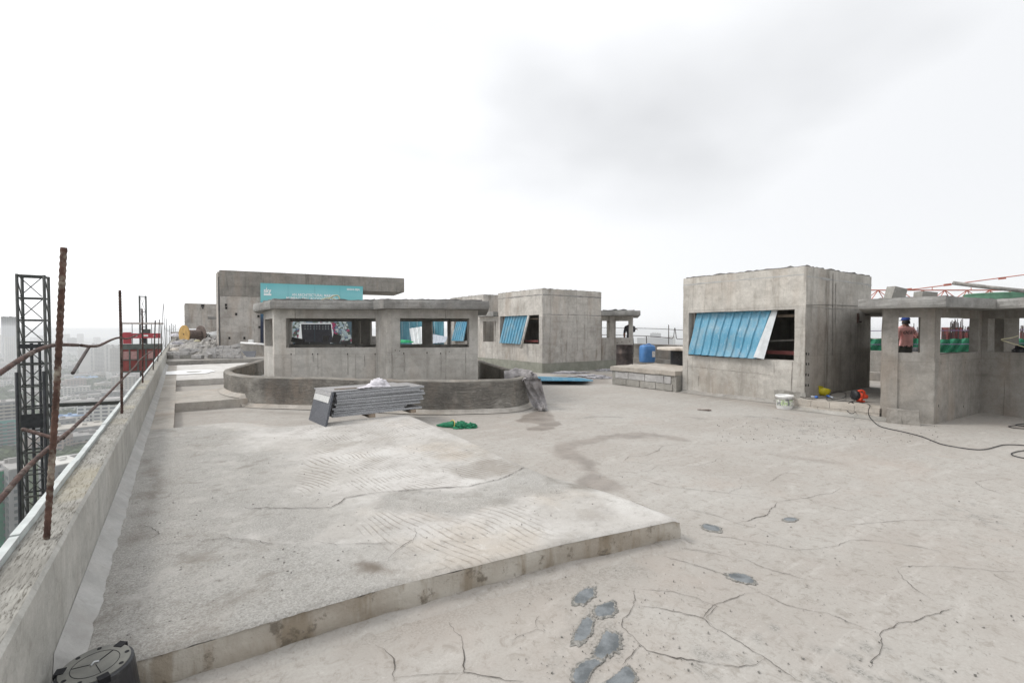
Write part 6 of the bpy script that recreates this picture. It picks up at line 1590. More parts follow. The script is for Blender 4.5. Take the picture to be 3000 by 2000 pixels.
# scattered crumbs on floor and slab (uncountable)
mb = MB(); rs_ = random.Random(5)
def crumb(x, y, z, s_):
    rot = Matrix.Rotation(rs_.random() * 6, 3, 'Z') @ Matrix.Rotation(rs_.random() * 2, 3, 'X')
    mb.obox((x, y, z + s_ * 0.4), (s_, s_ * (0.5 + rs_.random() * .5), s_ * 0.45), rot)
for _ in range(300):
    p = P(2100 + rs_.random() * 650, 1225 + rs_.random() * 75, 0); crumb(p.x, p.y, floor_z(p.x, p.y) + 0.004, 0.003 + 0.0045 * rs_.random() ** 2)
for _ in range(300):
    p = P(1600 + rs_.random() * 1400, 1300 + rs_.random() ** 0.6 * 690, 0)
    if p.x < xr(p.y) + 0.15 and p.y > 2.0: continue
    crumb(p.x, p.y, floor_z(p.x, p.y) + 0.004, 0.0015 + 0.0035 * rs_.random() ** 3)
for _ in range(260):
    p = P(1500 + rs_.random() * 500, 1640 + rs_.random() * 350, 0)
    if p.y > float(yf(p.x)) - 0.05: continue
    crumb(p.x, p.y, floor_z(p.x, p.y) + 0.004, 0.001 + 0.0022 * rs_.random() ** 2)
mb.build('floor_crumbs', M['rim'], None, 'small mortar crumbs and grit scattered over the floor', kind='stuff')
mb = MB()
for _ in range(500):
    x, y = -0.3 + rs_.random() * 3.0, 2.7 + rs_.random() ** 1.6 * 5
    j = int(np.argmin((Xs[:, ::1] - x) ** 2 + (Yg - y) ** 2)); crumb(x, y, Zs.ravel()[j], 0.002 + 0.004 * rs_.random() ** 2)
mb.build('slab_grit', M['rubble'], None, 'loose grit scattered over the rough slab', kind='stuff')

# ------------------------------------------------------------ rubble and loose blocks on the far platform
RZ = 0.335
def rpix(px, py, dd): return D(px, py, dd)
def heapz(x, y):
    s_ = 0
    for cx, cy, rx, ry, h in heaps:
        s_ = max(s_, h * max(0, 1 - ((x - cx) / rx) ** 2 - ((y - cy) / ry) ** 2) ** 0.8)
    return s_
hc = [(590, 24.5, 1.1, 1.3, 0.62), (545, 27.5, 1.2, 2.2, 0.62), (630, 26.5, 1.5, 1.8, 0.68), (570, 31.0, 1.9, 2.6, 0.78), (690, 24.5, 1.0, 0.8, 0.45)]
heaps = []
for px, dd, rx, ry, h in hc:
    q_ = D(px, 1000, dd); heaps.append((q_.x, q_.y, rx, ry, h))
mb = MB(); rows = []
for i in range(70):
    row = []
    for j in range(60):
        x = -0.42 + 5.4 * i / 69; y = 23.2 + 14 * j / 59
        h = heapz(x, y); h = h * (1 + 0.35 * mnoise.noise(Vector((x * 5, y * 5, 0)))) + (0.05 * mnoise.noise(Vector((x * 12, y * 12, 3))) if h > 0.02 else -0.03)
        row.append((x, y, RZ + h))
    rows.append(row)
mb.grid(rows).build('rubble_heap', M['rubble'], None, 'grey cement rubble heap spread over the far platform', 'rubble', smooth=False)
bi = 0
def block(px0, px1, py0, py1, dd, lab, tilt=0.0, depth=0.2, mat='block', yaw=0.0):
    a, b_ = D(px0, py1, dd), D(px1, py1, dd); w = (b_ - a).length; h = D(px0, py0, dd).z - a.z
    mb = MB().slab((-w / 2, w / 2, -depth / 2, depth / 2), 0, h, 0.07).rough(0.014, 8 + (px0 % 5))
    o = mb.build('concrete_block', M[mat], None, lab, 'block', 'loose concrete blocks piled on the far platform')
    c = (a + b_) / 2
    o.location = c; o.rotation_euler = (0, R(tilt), -TH + yaw)
    return o
def row(y0, y1, xs_, dd, where, mats=('block',)):
    for i in range(len(xs_) - 1):
        if xs_[i] is None or xs_[i + 1] is None: continue
        jj = 0.8 * mnoise.noise(Vector((xs_[i], y0, 0)))
        block(xs_[i] + 0.6, xs_[i + 1] - 0.6, y0 + jj + (1.2 if i % 3 == 1 else 0), y1, dd + 0.1 * jj, '%s block from the parapet in the %s' % (ORD[i], where), 1.5 * jj, 0.24, mats[i % len(mats)])
row(1039.5, 1050, [493, 514, 532, 568, 593], 20.4, 'bottom course of the rubble pile', ('mortar', 'block'))
row(1030, 1039, [493, 512, 533.5, 556], 20.5, 'second course of the rubble pile')
row(1039.5, 1048, [612, 637, 657, 673, 692, 709], 20.6, 'bottom course of the tower side block stack')
row(1030.5, 1039, [613, 636.5, 647, 684, 703], 20.65, 'second course of the tower side block stack')
row(1022, 1030, [612, 637, 656, 673, 690, 708], 20.7, 'third course of the tower side block stack')
row(1012, 1021.5, [640, 660, 680, 700], 21.0, 'loose top course of the tower side block stack')
for px0, px1, py0, py1, dd, tl_, lab in ((529, 550, 1021, 1029, 22.3, -3, 'block lying on the left end of the rubble pile'), (560, 582, 1026, 1033, 22.1, -28, 'long block tipped up in the middle of the rubble pile'),
                                         (566, 594, 1041, 1049, 21.8, 1, 'rounded block at the foot of the rubble pile gap'), (597, 612, 1031, 1042, 21.8, 38, 'block standing tilted in the gap of the rubble pile'),
                                         (612, 637, 1018, 1028, 22.3, -12, 'large tilted block on the stacked blocks'), (607, 621, 989, 999, 25.5, -58, 'block standing on edge high on the rubble heap'),
                                         (623, 635, 988, 996, 26.5, -50, 'dark block standing on edge beside the stair tower'), (553, 570, 988, 995, 30, 8, 'pale block on top of the rubble heap near the spool'),
                                         (529, 542, 988, 993, 30, 14, 'flat block on the rubble heap left of the spool'), (536, 543, 998, 1003, 27, -10, 'small block on the left slope of the rubble heap'),
                                         (542, 562, 997, 1002, 27, -5, 'flat pale slab on the rubble heap'), (512, 530, 1009, 1013, 25, -22, 'broken slab on the near left slope of the rubble heap'),
                                         (597, 625, 1001, 1005, 25, 4, 'thin pale slab on the right shoulder of the rubble heap'), (550, 566, 1024, 1031, 22.6, -35, 'broken block leaning on the rubble heap'),
                                         (586, 594, 1012, 1019, 23, 20, 'small broken block on the sand coloured rubble'), (683, 700, 1008, 1017, 22.4, -15, 'block tilted on the right end of the stacked blocks'),
                                         (578, 587, 1010, 1016, 23.2, -30, 'small chip of block on the sand coloured rubble')):
    block(px0, px1, py0, py1, dd - (1.5 if dd < 22.7 else 0), lab, tl_, 0.22)
for i, (px, py, dd, sx, lab, m_) in enumerate(((512, 1026, 22.2, 0.18, 'torn pale sack at the left end of the rubble pile', 'drumtop'), (578, 1000, 24.5, 0.13, 'yellowish torn sack on the rubble heap crest', 'ropepale'),
                                               (518, 1008, 24, 0.25, 'crumpled dark plastic on the rubble heap by the parapet', 'plasticscrap'), (515, 985, 30, 0.3, 'white sack against the parapet on the rubble heap', 'clothwhite'))):
    q_ = D(px, py, dd)
    bundle(tuple(q_), sx, sx * .8, sx * .55, i + 1.7).build('torn_sack', M[m_], None, lab, 'sack', smooth=True)
# wooden spool and white pipes
q_ = D(556, 980, 29); 
sp_ = thing('wooden_spool', 'empty wooden cable spool lying on its side on the rubble', 'spool', q_)
ax = Vector((0.80, 0.42, 0.0)).normalized(); rx_ = ax.to_track_quat('Z', 'Y').to_matrix()
L1 = D(540, 979, 28.6); rad_ = 26.5 / 1400 * 28.6
MB().lathe([(rad_, -0.03), (rad_, 0.03)], L1, 36, rx_).build('near_flange', M['ply'], sp_)
MB().lathe([(0.05, -0.036), (0.05, -0.030)], L1, 12, rx_).build('axle_hole', M['dark'], sp_)
L2 = L1 + ax * 0.95
MB().lathe([(rad_ * .97, -0.03), (rad_ * .97, 0.03)], L2, 36, rx_).build('far_flange', M['spooldark'], sp_)
MB().lathe([(rad_ * .5, 0.03), (rad_ * .5, 0.92)], L1, 24, rx_).build('core', M['spooldark'], sp_)
for i in range(22):
    c_ = i % 8; r_ = i // 8
    px = 581 + 4.6 * c_ + r_ * 2 + (0.8 * (i % 3)); py = 987.5 - r_ * 4.2 - c_ * 0.35
    a = D(px, py, 29.5 + 0.1 * (i % 4)); dr = Vector((0.42, 0.9, 0.0)).normalized()
    pp_ = thing('plastic_pipe', 'white plastic pipe, %s from the left in the %s layer beside the wooden spool' % (ORD[c_], ('bottom', 'middle', 'top')[r_]), 'pipe', a, None, 'white pipes heaped beside the spool')
    MB().tube([a, a + dr * 2.6 + Vector((0, 0, 0.12 * (i % 3)))], 0.045, 10, cap=False).build('tube', M['white'], pp_, smooth=True)
    MB().lathe([(0.037, 0), (0.037, 0.01)], a + dr * 0.01, 10, dr.to_track_quat('Z', 'Y').to_matrix()).build('bore', M['dark'], pp_)
# low wall, pipe, small box and dark slab by the stair tower
lw0, lw1 = D(703, 1000, 22.9), D(812, 1000, 22.2)
lw = MB().wall(lw0, lw1, 0.3, D(740, 1009, 22.6).z, 0.2).rough(0.012).build('low_wall', M['platform'], None, 'low cement wall between stacked blocks and near pavilion', 'wall')
MB().tube([D(706, 1004, 22.7), D(800, 1010.5, 22.2)], 0.05, 10).build('white_pipe', M['white'], None, 'white plastic pipe laid on the low cement wall', 'pipe', smooth=True)
a, b_ = D(727, 1006, 22.85), D(740, 1006, 22.8)
MB().wall(a, b_, a.z, D(727, 994.5, 22.8).z, 0.08).build('foam_panel', M['white'], None, 'small white panel standing on the low cement wall', 'panel')
a, b_, c_, d_ = D(708, 1028, 22.0), D(751, 1028, 22.1), D(748, 1046, 21.7), D(724, 1046, 21.7)
mb = MB(); nrm_ = Vector((-ST, -CT, 0)) * 0.03
mb.add([a, b_, c_, d_, a + nrm_, b_ + nrm_, c_ + nrm_, d_ + nrm_], [(0, 1, 2, 3), (7, 6, 5, 4), (0, 4, 5, 1), (1, 5, 6, 2), (2, 6, 7, 3), (3, 7, 4, 0)]).build('dark_stone_slab', M['graniteface'], None, 'dark stone slab leaning on the low cement wall', 'stone slab')
for (x0, y0, x1, y1, dd, tl_, lab) in ((852, 990, 888, 1004, 13.2, 10, 'dark tile offcut left in the pavilion window'), (864, 1001, 905, 1008, 13.0, 0, 'long grey tile offcut lying in the pavilion window'),
                                       (907, 1002, 966, 1008, 13.0, 0, 'long dark tile offcut in the middle of the pavilion window'), (945, 983, 961, 1003, 13.2, 3, 'upright grey tile offcut in the pavilion window'),
                                       (970, 979, 994, 1006, 13.2, 12, 'tall tilted grey tile in the pavilion window'), (998, 998, 1026, 1007, 13.1, -6, 'tilted grey tile at the right of the pavilion window'), (1089, 985, 1102, 1008, 15.0, 2, 'grey tin behind the pavilion window column')):
    a, b_ = D(x0, y1, dd), D(x1, y1, dd); w = (b_ - a).length; h = D(x0, y0, dd).z - a.z
    o = MB().obox((0, 0, h / 2), (w / 2, 0.012, h / 2)).build('tile_offcut', M['granitetop'], None, lab, 'tile')
    o.location = (a + b_) / 2; o.rotation_euler = (R(-10), R(tl_), -TH)
# shelf that carries those offcuts behind the pavilion
a, b_ = D(840, 1000, 12.6), D(1040, 1000, 12.6)
MB().wall(a, b_, 0.0, D(900, 1009, 12.6).z, 0.7).rough(0.005).build('inner_bench', M['wall'], pv)
# manhole puddle on the pale terrace, its sky reflection painted as flat white
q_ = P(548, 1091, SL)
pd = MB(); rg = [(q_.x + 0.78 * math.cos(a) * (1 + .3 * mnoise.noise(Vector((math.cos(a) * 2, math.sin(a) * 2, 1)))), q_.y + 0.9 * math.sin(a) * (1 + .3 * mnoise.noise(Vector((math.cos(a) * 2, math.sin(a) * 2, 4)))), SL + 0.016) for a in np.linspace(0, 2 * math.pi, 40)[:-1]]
M['puddle'] = simple('painted_sky_reflection', (0.84, 0.84, 0.83), 0.5, var=0.04)
pud = pd.add(rg, [tuple(range(39))]).build('painted_puddle', M['puddle'], None, 'puddle with its sky reflection painted white on the pale terrace', kind='structure')
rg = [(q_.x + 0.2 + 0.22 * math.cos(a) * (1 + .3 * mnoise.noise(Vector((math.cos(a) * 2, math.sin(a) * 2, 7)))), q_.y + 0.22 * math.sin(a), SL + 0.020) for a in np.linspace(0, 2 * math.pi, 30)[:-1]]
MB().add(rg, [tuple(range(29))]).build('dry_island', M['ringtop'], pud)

# ------------------------------------------------------------ far right edge of the roof
XP = 18.0
pr = thing('far_parapet', 'concrete parapet along the far right roof edge', 'parapet', (XP, 15, 0))
MB().wall((XP, 60), (XP, -2), -0.02, 0.90, 0.2, step=1.5).build('wall', M['platform'], pr)
MB().wall((XP - 0.5, 60), (XP - 0.5, -2), -0.02, 0.25, 0.48, step=1.5).build('step', M['platform'], pr)
def railx(pts, r_, lab):
    MB().tube(smooth_pts([VX(a, b_, XP + 0.1) for a, b_ in pts], 4), r_, 6).build('edge_rail', M['rebardark'], None, lab, 'rail', smooth=True)
railx([(1740, 959), (1800, 960), (1860, 961), (1930, 963), (2000, 967)], 0.012, 'upper rebar rail beyond the middle cabin wing')
railx([(1740, 980), (1860, 983), (1920, 986), (1955, 989), (1972, 989), (1977, 960), (1982, 990), (1990, 993), (2010, 993)], 0.016, 'lower rebar rail with a sharp upward kink beyond the bench')
for px, y0, y1, lab in ((1854, 983, 1006, 'short rebar stanchion beside the middle cabin wing'), (1894, 984, 1006, 'short rebar stanchion above the blue can'), (1959, 951, 1008, 'tall rebar stanchion above the cable drum')):
    MB().tube([VX(px, y1, XP + .1), VX(px, y0, XP + .1)], 0.02, 6).build('edge_stanchion', M['rebardark'], None, lab, 'rebar post', smooth=True)

# worksite beyond the right pavilion
k = NT('green_net_cloth')
w1 = k.wave(9, 1.5, 2, 2, k.vec(scale=(1, 1, 1), rot=(0, 0.5, 0.3)), 'SIN', 'X'); w2 = k.noise(5, 4)
cc = k.mix(k.ramp(w1, 0.3, 0.7), (0.015, 0.16, 0.08), (0.05, 0.31, 0.175)); cc = k.mix(k.mul(k.ramp(w2, .5, .7), .4), cc, (0.12, 0.42, 0.28))
k.bump(w1, 0.8, 0.05)
M['netcloth'] = k.fin(cc, 0.7)
mb = MB(); rows = []
for i in range(121):
    px = 2548 + 560 * i / 120; sag = 4.0 * abs(math.sin(i * 0.105)) + 3 * mnoise.noise(Vector((i * .2, 0, 0)))
    rows.append([D(px, 990 + sag + (54 - sag) * j / 10, 18.5 + 0.12 * math.sin(i * 0.9 + j * .8)) for j in range(11)])
mb.grid(rows).build('safety_net', M['netcloth'], None, 'green safety net strung behind the right pavilion', 'net', smooth=True)
for i in range(5):
    pass
for py, lab in ((968, 'upper purple rope strung behind the right pavilion'), (1008, 'lower purple rope strung behind the right pavilion')):
    MB().tube([D(2530, py + 1, 16.5), D(2800, py, 16.5), D(3050, py - 3, 16.5)], 0.012, 5).build('edge_rope', M['rope'], None, lab, 'rope')
fm = D(2560, 1000, 31); fm2 = D(3100, 1000, 29)
MB().wall(fm, fm2, -3, D(2800, 997, 31).z, 0.6, step=3).build('formwork_edge', M['steelred'], None, 'dark red formwork edge of the next wing under construction', 'formwork')
MB().wall(fm + Vector((3, 3, 0)), fm2 + Vector((3, 3, 0)), -30, D(2800, 999, 31).z - .1, 20, step=20).build('next_wing', M['platform'], None, 'next wing of the building under construction', 'building')
rb = random.Random(11)
cl_ = [(2668, 5, 958), (2684, 9, 950), (2768, 6, 962), (2786, 14, 940), (2808, 16, 937), (2826, 10, 952), (2842, 9, 955), (2896, 9, 950), (2921, 12, 945), (2998, 10, 952)]
for i, (px, nb, ty) in enumerate(cl_):
    c = D(px, 997, 33)
    t = thing('starter_bars', '%s cluster of rusty column starter bars behind the right pavilion, from the left' % ORD[i], 'rebar', c, None, 'column starter bars')
    for j in range(nb):
        o_ = Vector((rb.uniform(-0.32, 0.32) * CT, -rb.uniform(-0.32, 0.32) * ST, 0)); h = D(px, ty + rb.uniform(-4, 22), 33).z
        MB().tube([c + o_, Vector((c.x + o_.x + rb.uniform(-.05, .05), c.y + o_.y, h))], 0.022, 5).build('bar', M['rebardark'], t)
    MB().box(c.x - 0.16, c.x + 0.16, c.y - 0.16, c.y + 0.16, c.z - .3, c.z + (0.55 if i % 2 else 0.9)).build('column_form', M['steelred'], t)
MB().tube([D(2905, 950, 15.5), D(2907, 1025, 15.5)], 0.03, 6).build('edge_stanchion', M['steelred'], None, 'dark red rebar stanchion before the green net', 'rebar post')
# red crane jib
zt_, zb_ = D(2600, 850, 60).z, D(2600, 882, 60).z
cj = thing('crane_jib', 'red lattice tower crane jib behind the right pavilion', 'crane', D(2540, 882, 60))
ca_, cb_ = D(2440, 1000, 60), D(3220, 1000, 60); ud = (cb_ - ca_); ud.z = 0; Lc = ud.length; ud.normalize(); sd_ = Vector((-ud.y, ud.x, 0))
at = lambda s_, z, o_=0.0: Vector((ca_.x, ca_.y, z)) + ud * s_ + sd_ * o_
MB().bar(at(0, zt_), at(Lc, zt_), 0.14).build('top_chord', M['craneorange'], cj)
for o_ in (-0.6, 0.6): MB().bar(at(0, zb_, o_), at(Lc, zb_, o_), 0.16).build('bottom_chord', M['craneorange'], cj)
s_ = 0; pitch = 65 / 1400 * 60
while s_ < Lc - pitch:
    mb = MB()
    for o_ in (-0.6, 0.6):
        mb.tube([at(s_, zt_), at(s_ + pitch / 2, zb_, o_)], 0.05, 5); mb.tube([at(s_ + pitch, zt_), at(s_ + pitch / 2, zb_, o_)], 0.05, 5)
    mb.build('lacing', M['craneorange'], cj); s_ += pitch
MB().tube([D(2640, 850, 59.8), D(2690, 846, 59.8), D(3060, 797, 60)], 0.06, 6).build('tie_rod', M['craneorange'], cj)
for px, py in ((2660, 848), (2776, 834), (2936, 815)):
    q_ = D(px, py, 59.8); MB().bar(q_ - ud * 0.45 - Vector((0, 0, .05)), q_ + ud * 0.45 + Vector((0, 0, .05)), 0.1, 0.28).build('pin_plate', M['craneorange'], cj)
for px in (2731, 2845): MB().bar(D(px, 850, 60), D(px, 842, 60), 0.06).build('lamp_post', M['craneorange'], cj)

# ------------------------------------------------------------ people
def person(name, label, loc, yaw, joints, rad_, colors, hat=None, height=1.72):
    """skinned body, one mesh; joints in metres, facing -y of its own frame"""
    names = list(joints); idx = {n_: i for i, n_ in enumerate(names)}
    edges = [('pelvis', 'waist'), ('waist', 'chest'), ('chest', 'neck'), ('neck', 'head'), ('head', 'crown'), ('chest', 'shL'), ('shL', 'elL'), ('elL', 'wrL'), ('wrL', 'haL'),
             ('chest', 'shR'), ('shR', 'elR'), ('elR', 'wrR'), ('wrR', 'haR'), ('pelvis', 'hiL'), ('hiL', 'knL'), ('knL', 'anL'), ('anL', 'toL'), ('pelvis', 'hiR'), ('hiR', 'knR'), ('knR', 'anR'), ('anR', 'toR')]
    me = bpy.data.meshes.new('tmp'); me.from_pydata([joints[n_] for n_ in names], [(idx[a], idx[b_]) for a, b_ in edges], [])
    o = bpy.data.objects.new('tmp', me); col.objects.link(o)
    sm = o.modifiers.new('skin', 'SKIN'); sm.use_smooth_shade = True
    for i, n_ in enumerate(names):
        r_ = rad_[n_]; me.skin_vertices[0].data[i].radius = r_ if isinstance(r_, tuple) else (r_, r_)
        me.skin_vertices[0].data[i].use_root = (n_ == 'pelvis')
    ss = o.modifiers.new('sub', 'SUBSURF'); ss.levels = 2; ss.render_levels = 2
    bpy.context.view_layer.update()
    out = bpy.data.meshes.new_from_object(o.evaluated_get(bpy.context.evaluated_depsgraph_get()))
    bpy.data.objects.remove(o)
    for m_ in colors['mats']: out.materials.append(m_)
    for p in out.polygons: p.material_index = colors['pick'](p.center); p.use_smooth = True
    t = thing(name, label, 'person', loc, (0, 0, yaw))
    link('body', out, None, t)
    return t
skin = simple('brown_skin', (0.20, 0.10, 0.065), 0.6, var=0.12)
hairm = simple('black_hair', (0.012, 0.011, 0.012), 0.6, var=0.2)
pink = simple('pink_cotton', (0.78, 0.41, 0.39), 0.9, var=0.10, scale=5, dirt=(0.62, 0.31, 0.30), dfac=0.4)
trous = simple('olive_trousers', (0.055, 0.055, 0.048), 0.9, var=0.2)
shoe = simple('dark_shoes', (0.03, 0.028, 0.026), 0.7)
RAD = dict(pelvis=(0.15, 0.115), waist=(0.15, 0.115), chest=(0.175, 0.12), neck=0.058, head=(0.082, 0.095), crown=(0.072, 0.085), shL=0.075, elL=0.048, wrL=0.034, haL=(0.042, 0.02), shR=0.075, elR=0.048, wrR=0.034, haR=(0.042, 0.02),
           hiL=0.095, knL=0.062, anL=0.045, toL=0.04, hiR=0.095, knR=0.062, anR=0.045, toR=0.04)
JW = dict(pelvis=(0, 0, 0.93), waist=(0.01, 0, 1.08), chest=(0.0, -0.01, 1.32), neck=(0.02, -0.03, 1.50), head=(0.035, -0.055, 1.60), crown=(0.04, -0.055, 1.69),
          shL=(-0.19, 0.0, 1.39), elL=(-0.25, 0.03, 1.10), wrL=(-0.22, -0.02, 0.86), haL=(-0.21, -0.03, 0.77), shR=(0.19, -0.02, 1.39), elR=(0.40, -0.10, 1.20), wrR=(0.58, -0.14, 1.10), haR=(0.63, -0.15, 1.04),
          hiL=(-0.09, 0, 0.86), knL=(-0.11, -0.02, 0.47), anL=(-0.12, 0.02, 0.08), toL=(-0.13, -0.14, 0.045), hiR=(0.09, 0, 0.86), knR=(0.12, -0.02, 0.47), anR=(0.12, 0.02, 0.08), toR=(0.13, -0.14, 0.045))
def pick_worker(c):
    if c.z < 0.10: return 3
    if c.z < 0.93 and abs(c.x) < 0.195: return 2
    if c.z > 1.475: return 0
    if abs(c.x) > 0.36 or (c.x < -0.19 and c.z < 1.15): return 0
    return 1
q_ = D(2653, 1000, 13.2)
wk = person('person', 'person in pink shirt and blue cap behind the right pavilion window, arm out', (q_.x, q_.y, 0.18), -TH + math.pi * 0 , JW, RAD, dict(mats=[skin, pink, trous, shoe], pick=pick_worker))
# the figure faces away from the camera, so its own -y points onward
wk.rotation_euler = (0, 0, -TH + math.pi)
for ch in wk.children: ch.scale = (-1, 1, 1)
hx, hy = -0.037, -0.055
def hemi(cx, cy, cz_, rx, ry, rz, z0, n=20):
    mb = MB(); rows = []
    for i in range(9):
        t_ = (math.pi / 2) * i / 8
        rows.append([(cx + rx * math.cos(t_) * math.cos(a), cy + ry * math.cos(t_) * math.sin(a), cz_ + rz * math.sin(t_) + (z0 if i == 0 else 0)) for a in [2 * math.pi * k_ / n for k_ in range(n + 1)]])
    return mb.grid(rows)
hemi(hx, hy, 1.66, 0.095, 0.115, 0.105, -0.01).build('cap_crown', simple('blue_cap', (0.02, 0.05, 0.22), 0.8), wk, smooth=True, local=True)
MB().grid([[(hx + r_ * math.cos(a) - 0.02, hy + r_ * math.sin(a), z) for a in np.linspace(3.6, 5.2, 12)] for r_, z in ((0.10, 1.662), (0.15, 1.652), (0.18, 1.632))]).build('cap_peak', bpy.data.materials['blue_cap'], wk, smooth=True, local=True)
hemi(hx + 0.006, hy + 0.02, 1.60, 0.09, 0.10, 0.07, -0.06).build('hair', hairm, wk, smooth=True, local=True)
for s_ in (-1, 1):
    MB().lathe([(0.004, -0.01), (0.022, -0.006), (0.024, 0.004), (0.012, 0.01)], (hx + s_ * 0.085, hy + 0.005, 1.61), 10, Matrix.Rotation(R(90), 3, 'Y')).build('ear', skin, wk, smooth=True, local=True)
MB().obox((hx, hy - 0.098, 1.595), (0.014, 0.016, 0.022)).build('nose', skin, wk, local=True)
# fingers closed on a dark tool
for i in range(5):
    a = Vector((-0.62 - 0.006 * i, -0.15 - 0.012 * (i - 2), 1.05)); L_ = (0.07, 0.08, 0.085, 0.078, 0.06)[i]
    MB().tube([a, a + Vector((-0.015, -0.01, -L_ * .5)), a + Vector((0.004, -0.012, -L_))], 0.009, 6, rs=[0.010, 0.009, 0.007]).build('finger', skin, wk, smooth=True, local=True)
    b_ = Vector((0.21 - 0.012 * (i - 2), -0.03, 0.76)); MB().tube([b_, b_ + Vector((0.002, -0.008, -L_ * .6)), b_ + Vector((0.006, -0.02, -L_))], 0.009, 6, rs=[0.010, 0.009, 0.007]).build('finger', skin, wk, smooth=True, local=True)
# printed back of the shirt
cu = bpy.data.curves.new('shirt_print', 'FONT'); cu.body = 'ocale'; cu.size = 0.17; cu.shear = 0.35; cu.align_x = 'CENTER'
tmp = bpy.data.objects.new('tmp', cu); col.objects.link(tmp); bpy.context.view_layer.update()
me = bpy.data.meshes.new_from_object(tmp.evaluated_get(bpy.context.evaluated_depsgraph_get())); bpy.data.objects.remove(tmp)
for v_ in me.vertices:
    x_, z_ = v_.co.x, v_.co.y
    v_.co = (-x_ + 0.0, 0.128 - 0.9 * x_ * x_ + 0.012, z_ + 1.27)
link('shirt_print', me, hairm, wk)
mb = MB()
MB().tube([(-0.632, -0.16, 1.06), (-0.632, -0.17, 0.90)], 0.022, 8).build('hand_tool', M['cable'], None, 'dark hand tool held by the person in pink', 'tool').parent = None
ht = bpy.data.objects[-1] if False else [o for o in col.objects if o.name.startswith('hand_tool')][-1]
ht.location = wk.location; ht.rotation_euler = wk.rotation_euler
q_ = D(2690, 1018, 15.8)
MB().lathe([(0.15, -0.4), (0.17, 0.0), (0.16, 0.01), (0.14, -0.05)], q_, 20).build('black_tub', M['blackplastic'], None, 'black tub behind the person in pink', 'tub', smooth=True)
# second figure half hidden by the right wing column
dk = simple('dark_shirt', (0.055, 0.055, 0.065), 0.9); 
J2 = dict(JW); J2.update(elR=(0.22, -0.14, 1.20), wrR=(0.30, -0.30, 1.33), haR=(0.36, -0.36, 1.34))
q_ = D(1845, 1000, 21.0)
p2 = person('person', 'person in dark clothes half hidden behind the right wing column, hand stretched out', (q_.x, q_.y, 0.28), -TH + math.pi, J2, RAD, dict(mats=[skin, dk, trous, shoe], pick=pick_worker))
for ch in p2.children: ch.scale = (-1, 1, 1)
hemi(hx, hy, 1.63, 0.09, 0.105, 0.09, -0.08).build('hair', hairm, p2, smooth=True, local=True)
for i in range(4):
    a = Vector((-0.36, -0.36 + 0.012 * (i - 2), 1.34)); MB().tube([a, a + Vector((-0.045, -0.01, -0.01 - .008 * i)), a + Vector((-0.075, -0.01, -0.03 - .01 * i))], 0.009, 6).build('finger', skin, p2, smooth=True, local=True)
# third figure far off among the starter bars, bending
J3 = dict(JW); J3.update(chest=(0.02, -0.22, 1.24), neck=(0.03, -0.36, 1.34), head=(0.03, -0.44, 1.38), crown=(0.03, -0.50, 1.40), waist=(0.01, -0.06, 1.07), shL=(-0.18, -0.26, 1.28), elL=(-0.22, -0.35, 1.02), wrL=(-0.15, -0.45, 0.85), haL=(-0.14, -0.47, 0.78),
                         shR=(0.2, -0.26, 1.30), elR=(0.24, -0.42, 1.06), wrR=(0.15, -0.5, 0.86), haR=(0.14, -0.52, 0.78))
q_ = D(2777, 958, 38.0); q_.z -= 1.08
p3 = person('person', 'small far person bending by the starter bars beyond the green net', (q_.x, q_.y, q_.z - 0.35), -TH + 1.9, J3, RAD, dict(mats=[skin, simple('khaki_shirt', (0.20, 0.14, 0.10), 0.9), trous, shoe], pick=lambda c: 0 if c.z > 1.36 else (2 if c.z < 0.95 and c.y > -0.2 else 1)))
hemi(0.03, -0.46, 1.38, 0.09, 0.1, 0.1, -0.03).build('hair', hairm, p3, smooth=True, local=True)
# ------------------------------------------------------------ the city below
GZ = -112.0
k = NT('city_ground'); n1 = k.noise(0.006, 6, 0.6); n2 = k.noise(0.05, 4, 0.6)
M['cityground'] = k.fin(k.mix(k.ramp(n1, 0.42, 0.58), (0.075, 0.09, 0.055), (0.15, 0.145, 0.13)), 0.95)
MB().grid([[(x, y, GZ) for x in (-9000, -3000, -800, 0, 800, 3000, 9000)] for y in (-3000, -500, 0, 500, 2000, 9000)]).build('city_ground', M['cityground'], None, 'hazy city ground far below the roof', kind='structure')
FAC = [simple('facade_white', (0.56, 0.55, 0.52), 0.9, var=0.08, scale=0.05, dirt=(0.40, 0.38, 0.35), dfac=0.5), simple('facade_cream', (0.40, 0.375, 0.33), 0.9, var=0.1, scale=0.05, dirt=(0.32, 0.29, 0.25)),
       simple('facade_grey', (0.24, 0.24, 0.24), 0.9, var=0.12, scale=0.05, dirt=(0.2, 0.2, 0.2)), simple('facade_pink', (0.33, 0.27, 0.24), 0.9, var=0.1, scale=0.05)]
WIN = simple('window_dark', (0.09, 0.10, 0.11), 0.4, var=0.3, scale=0.05)
ROOFB = simple('blue_roof', (0.16, 0.27, 0.44), 0.6, scale=0.05)
ROOFG = simple('grey_roof', (0.30, 0.29, 0.28), 0.9, var=0.25, scale=0.08)
TEAL = simple('teal_net', (0.06, 0.23, 0.21), 0.8, var=0.3, scale=0.08)
GNET = simple('dark_green_net', (0.01, 0.16, 0.09), 0.8, var=0.3, scale=0.15)
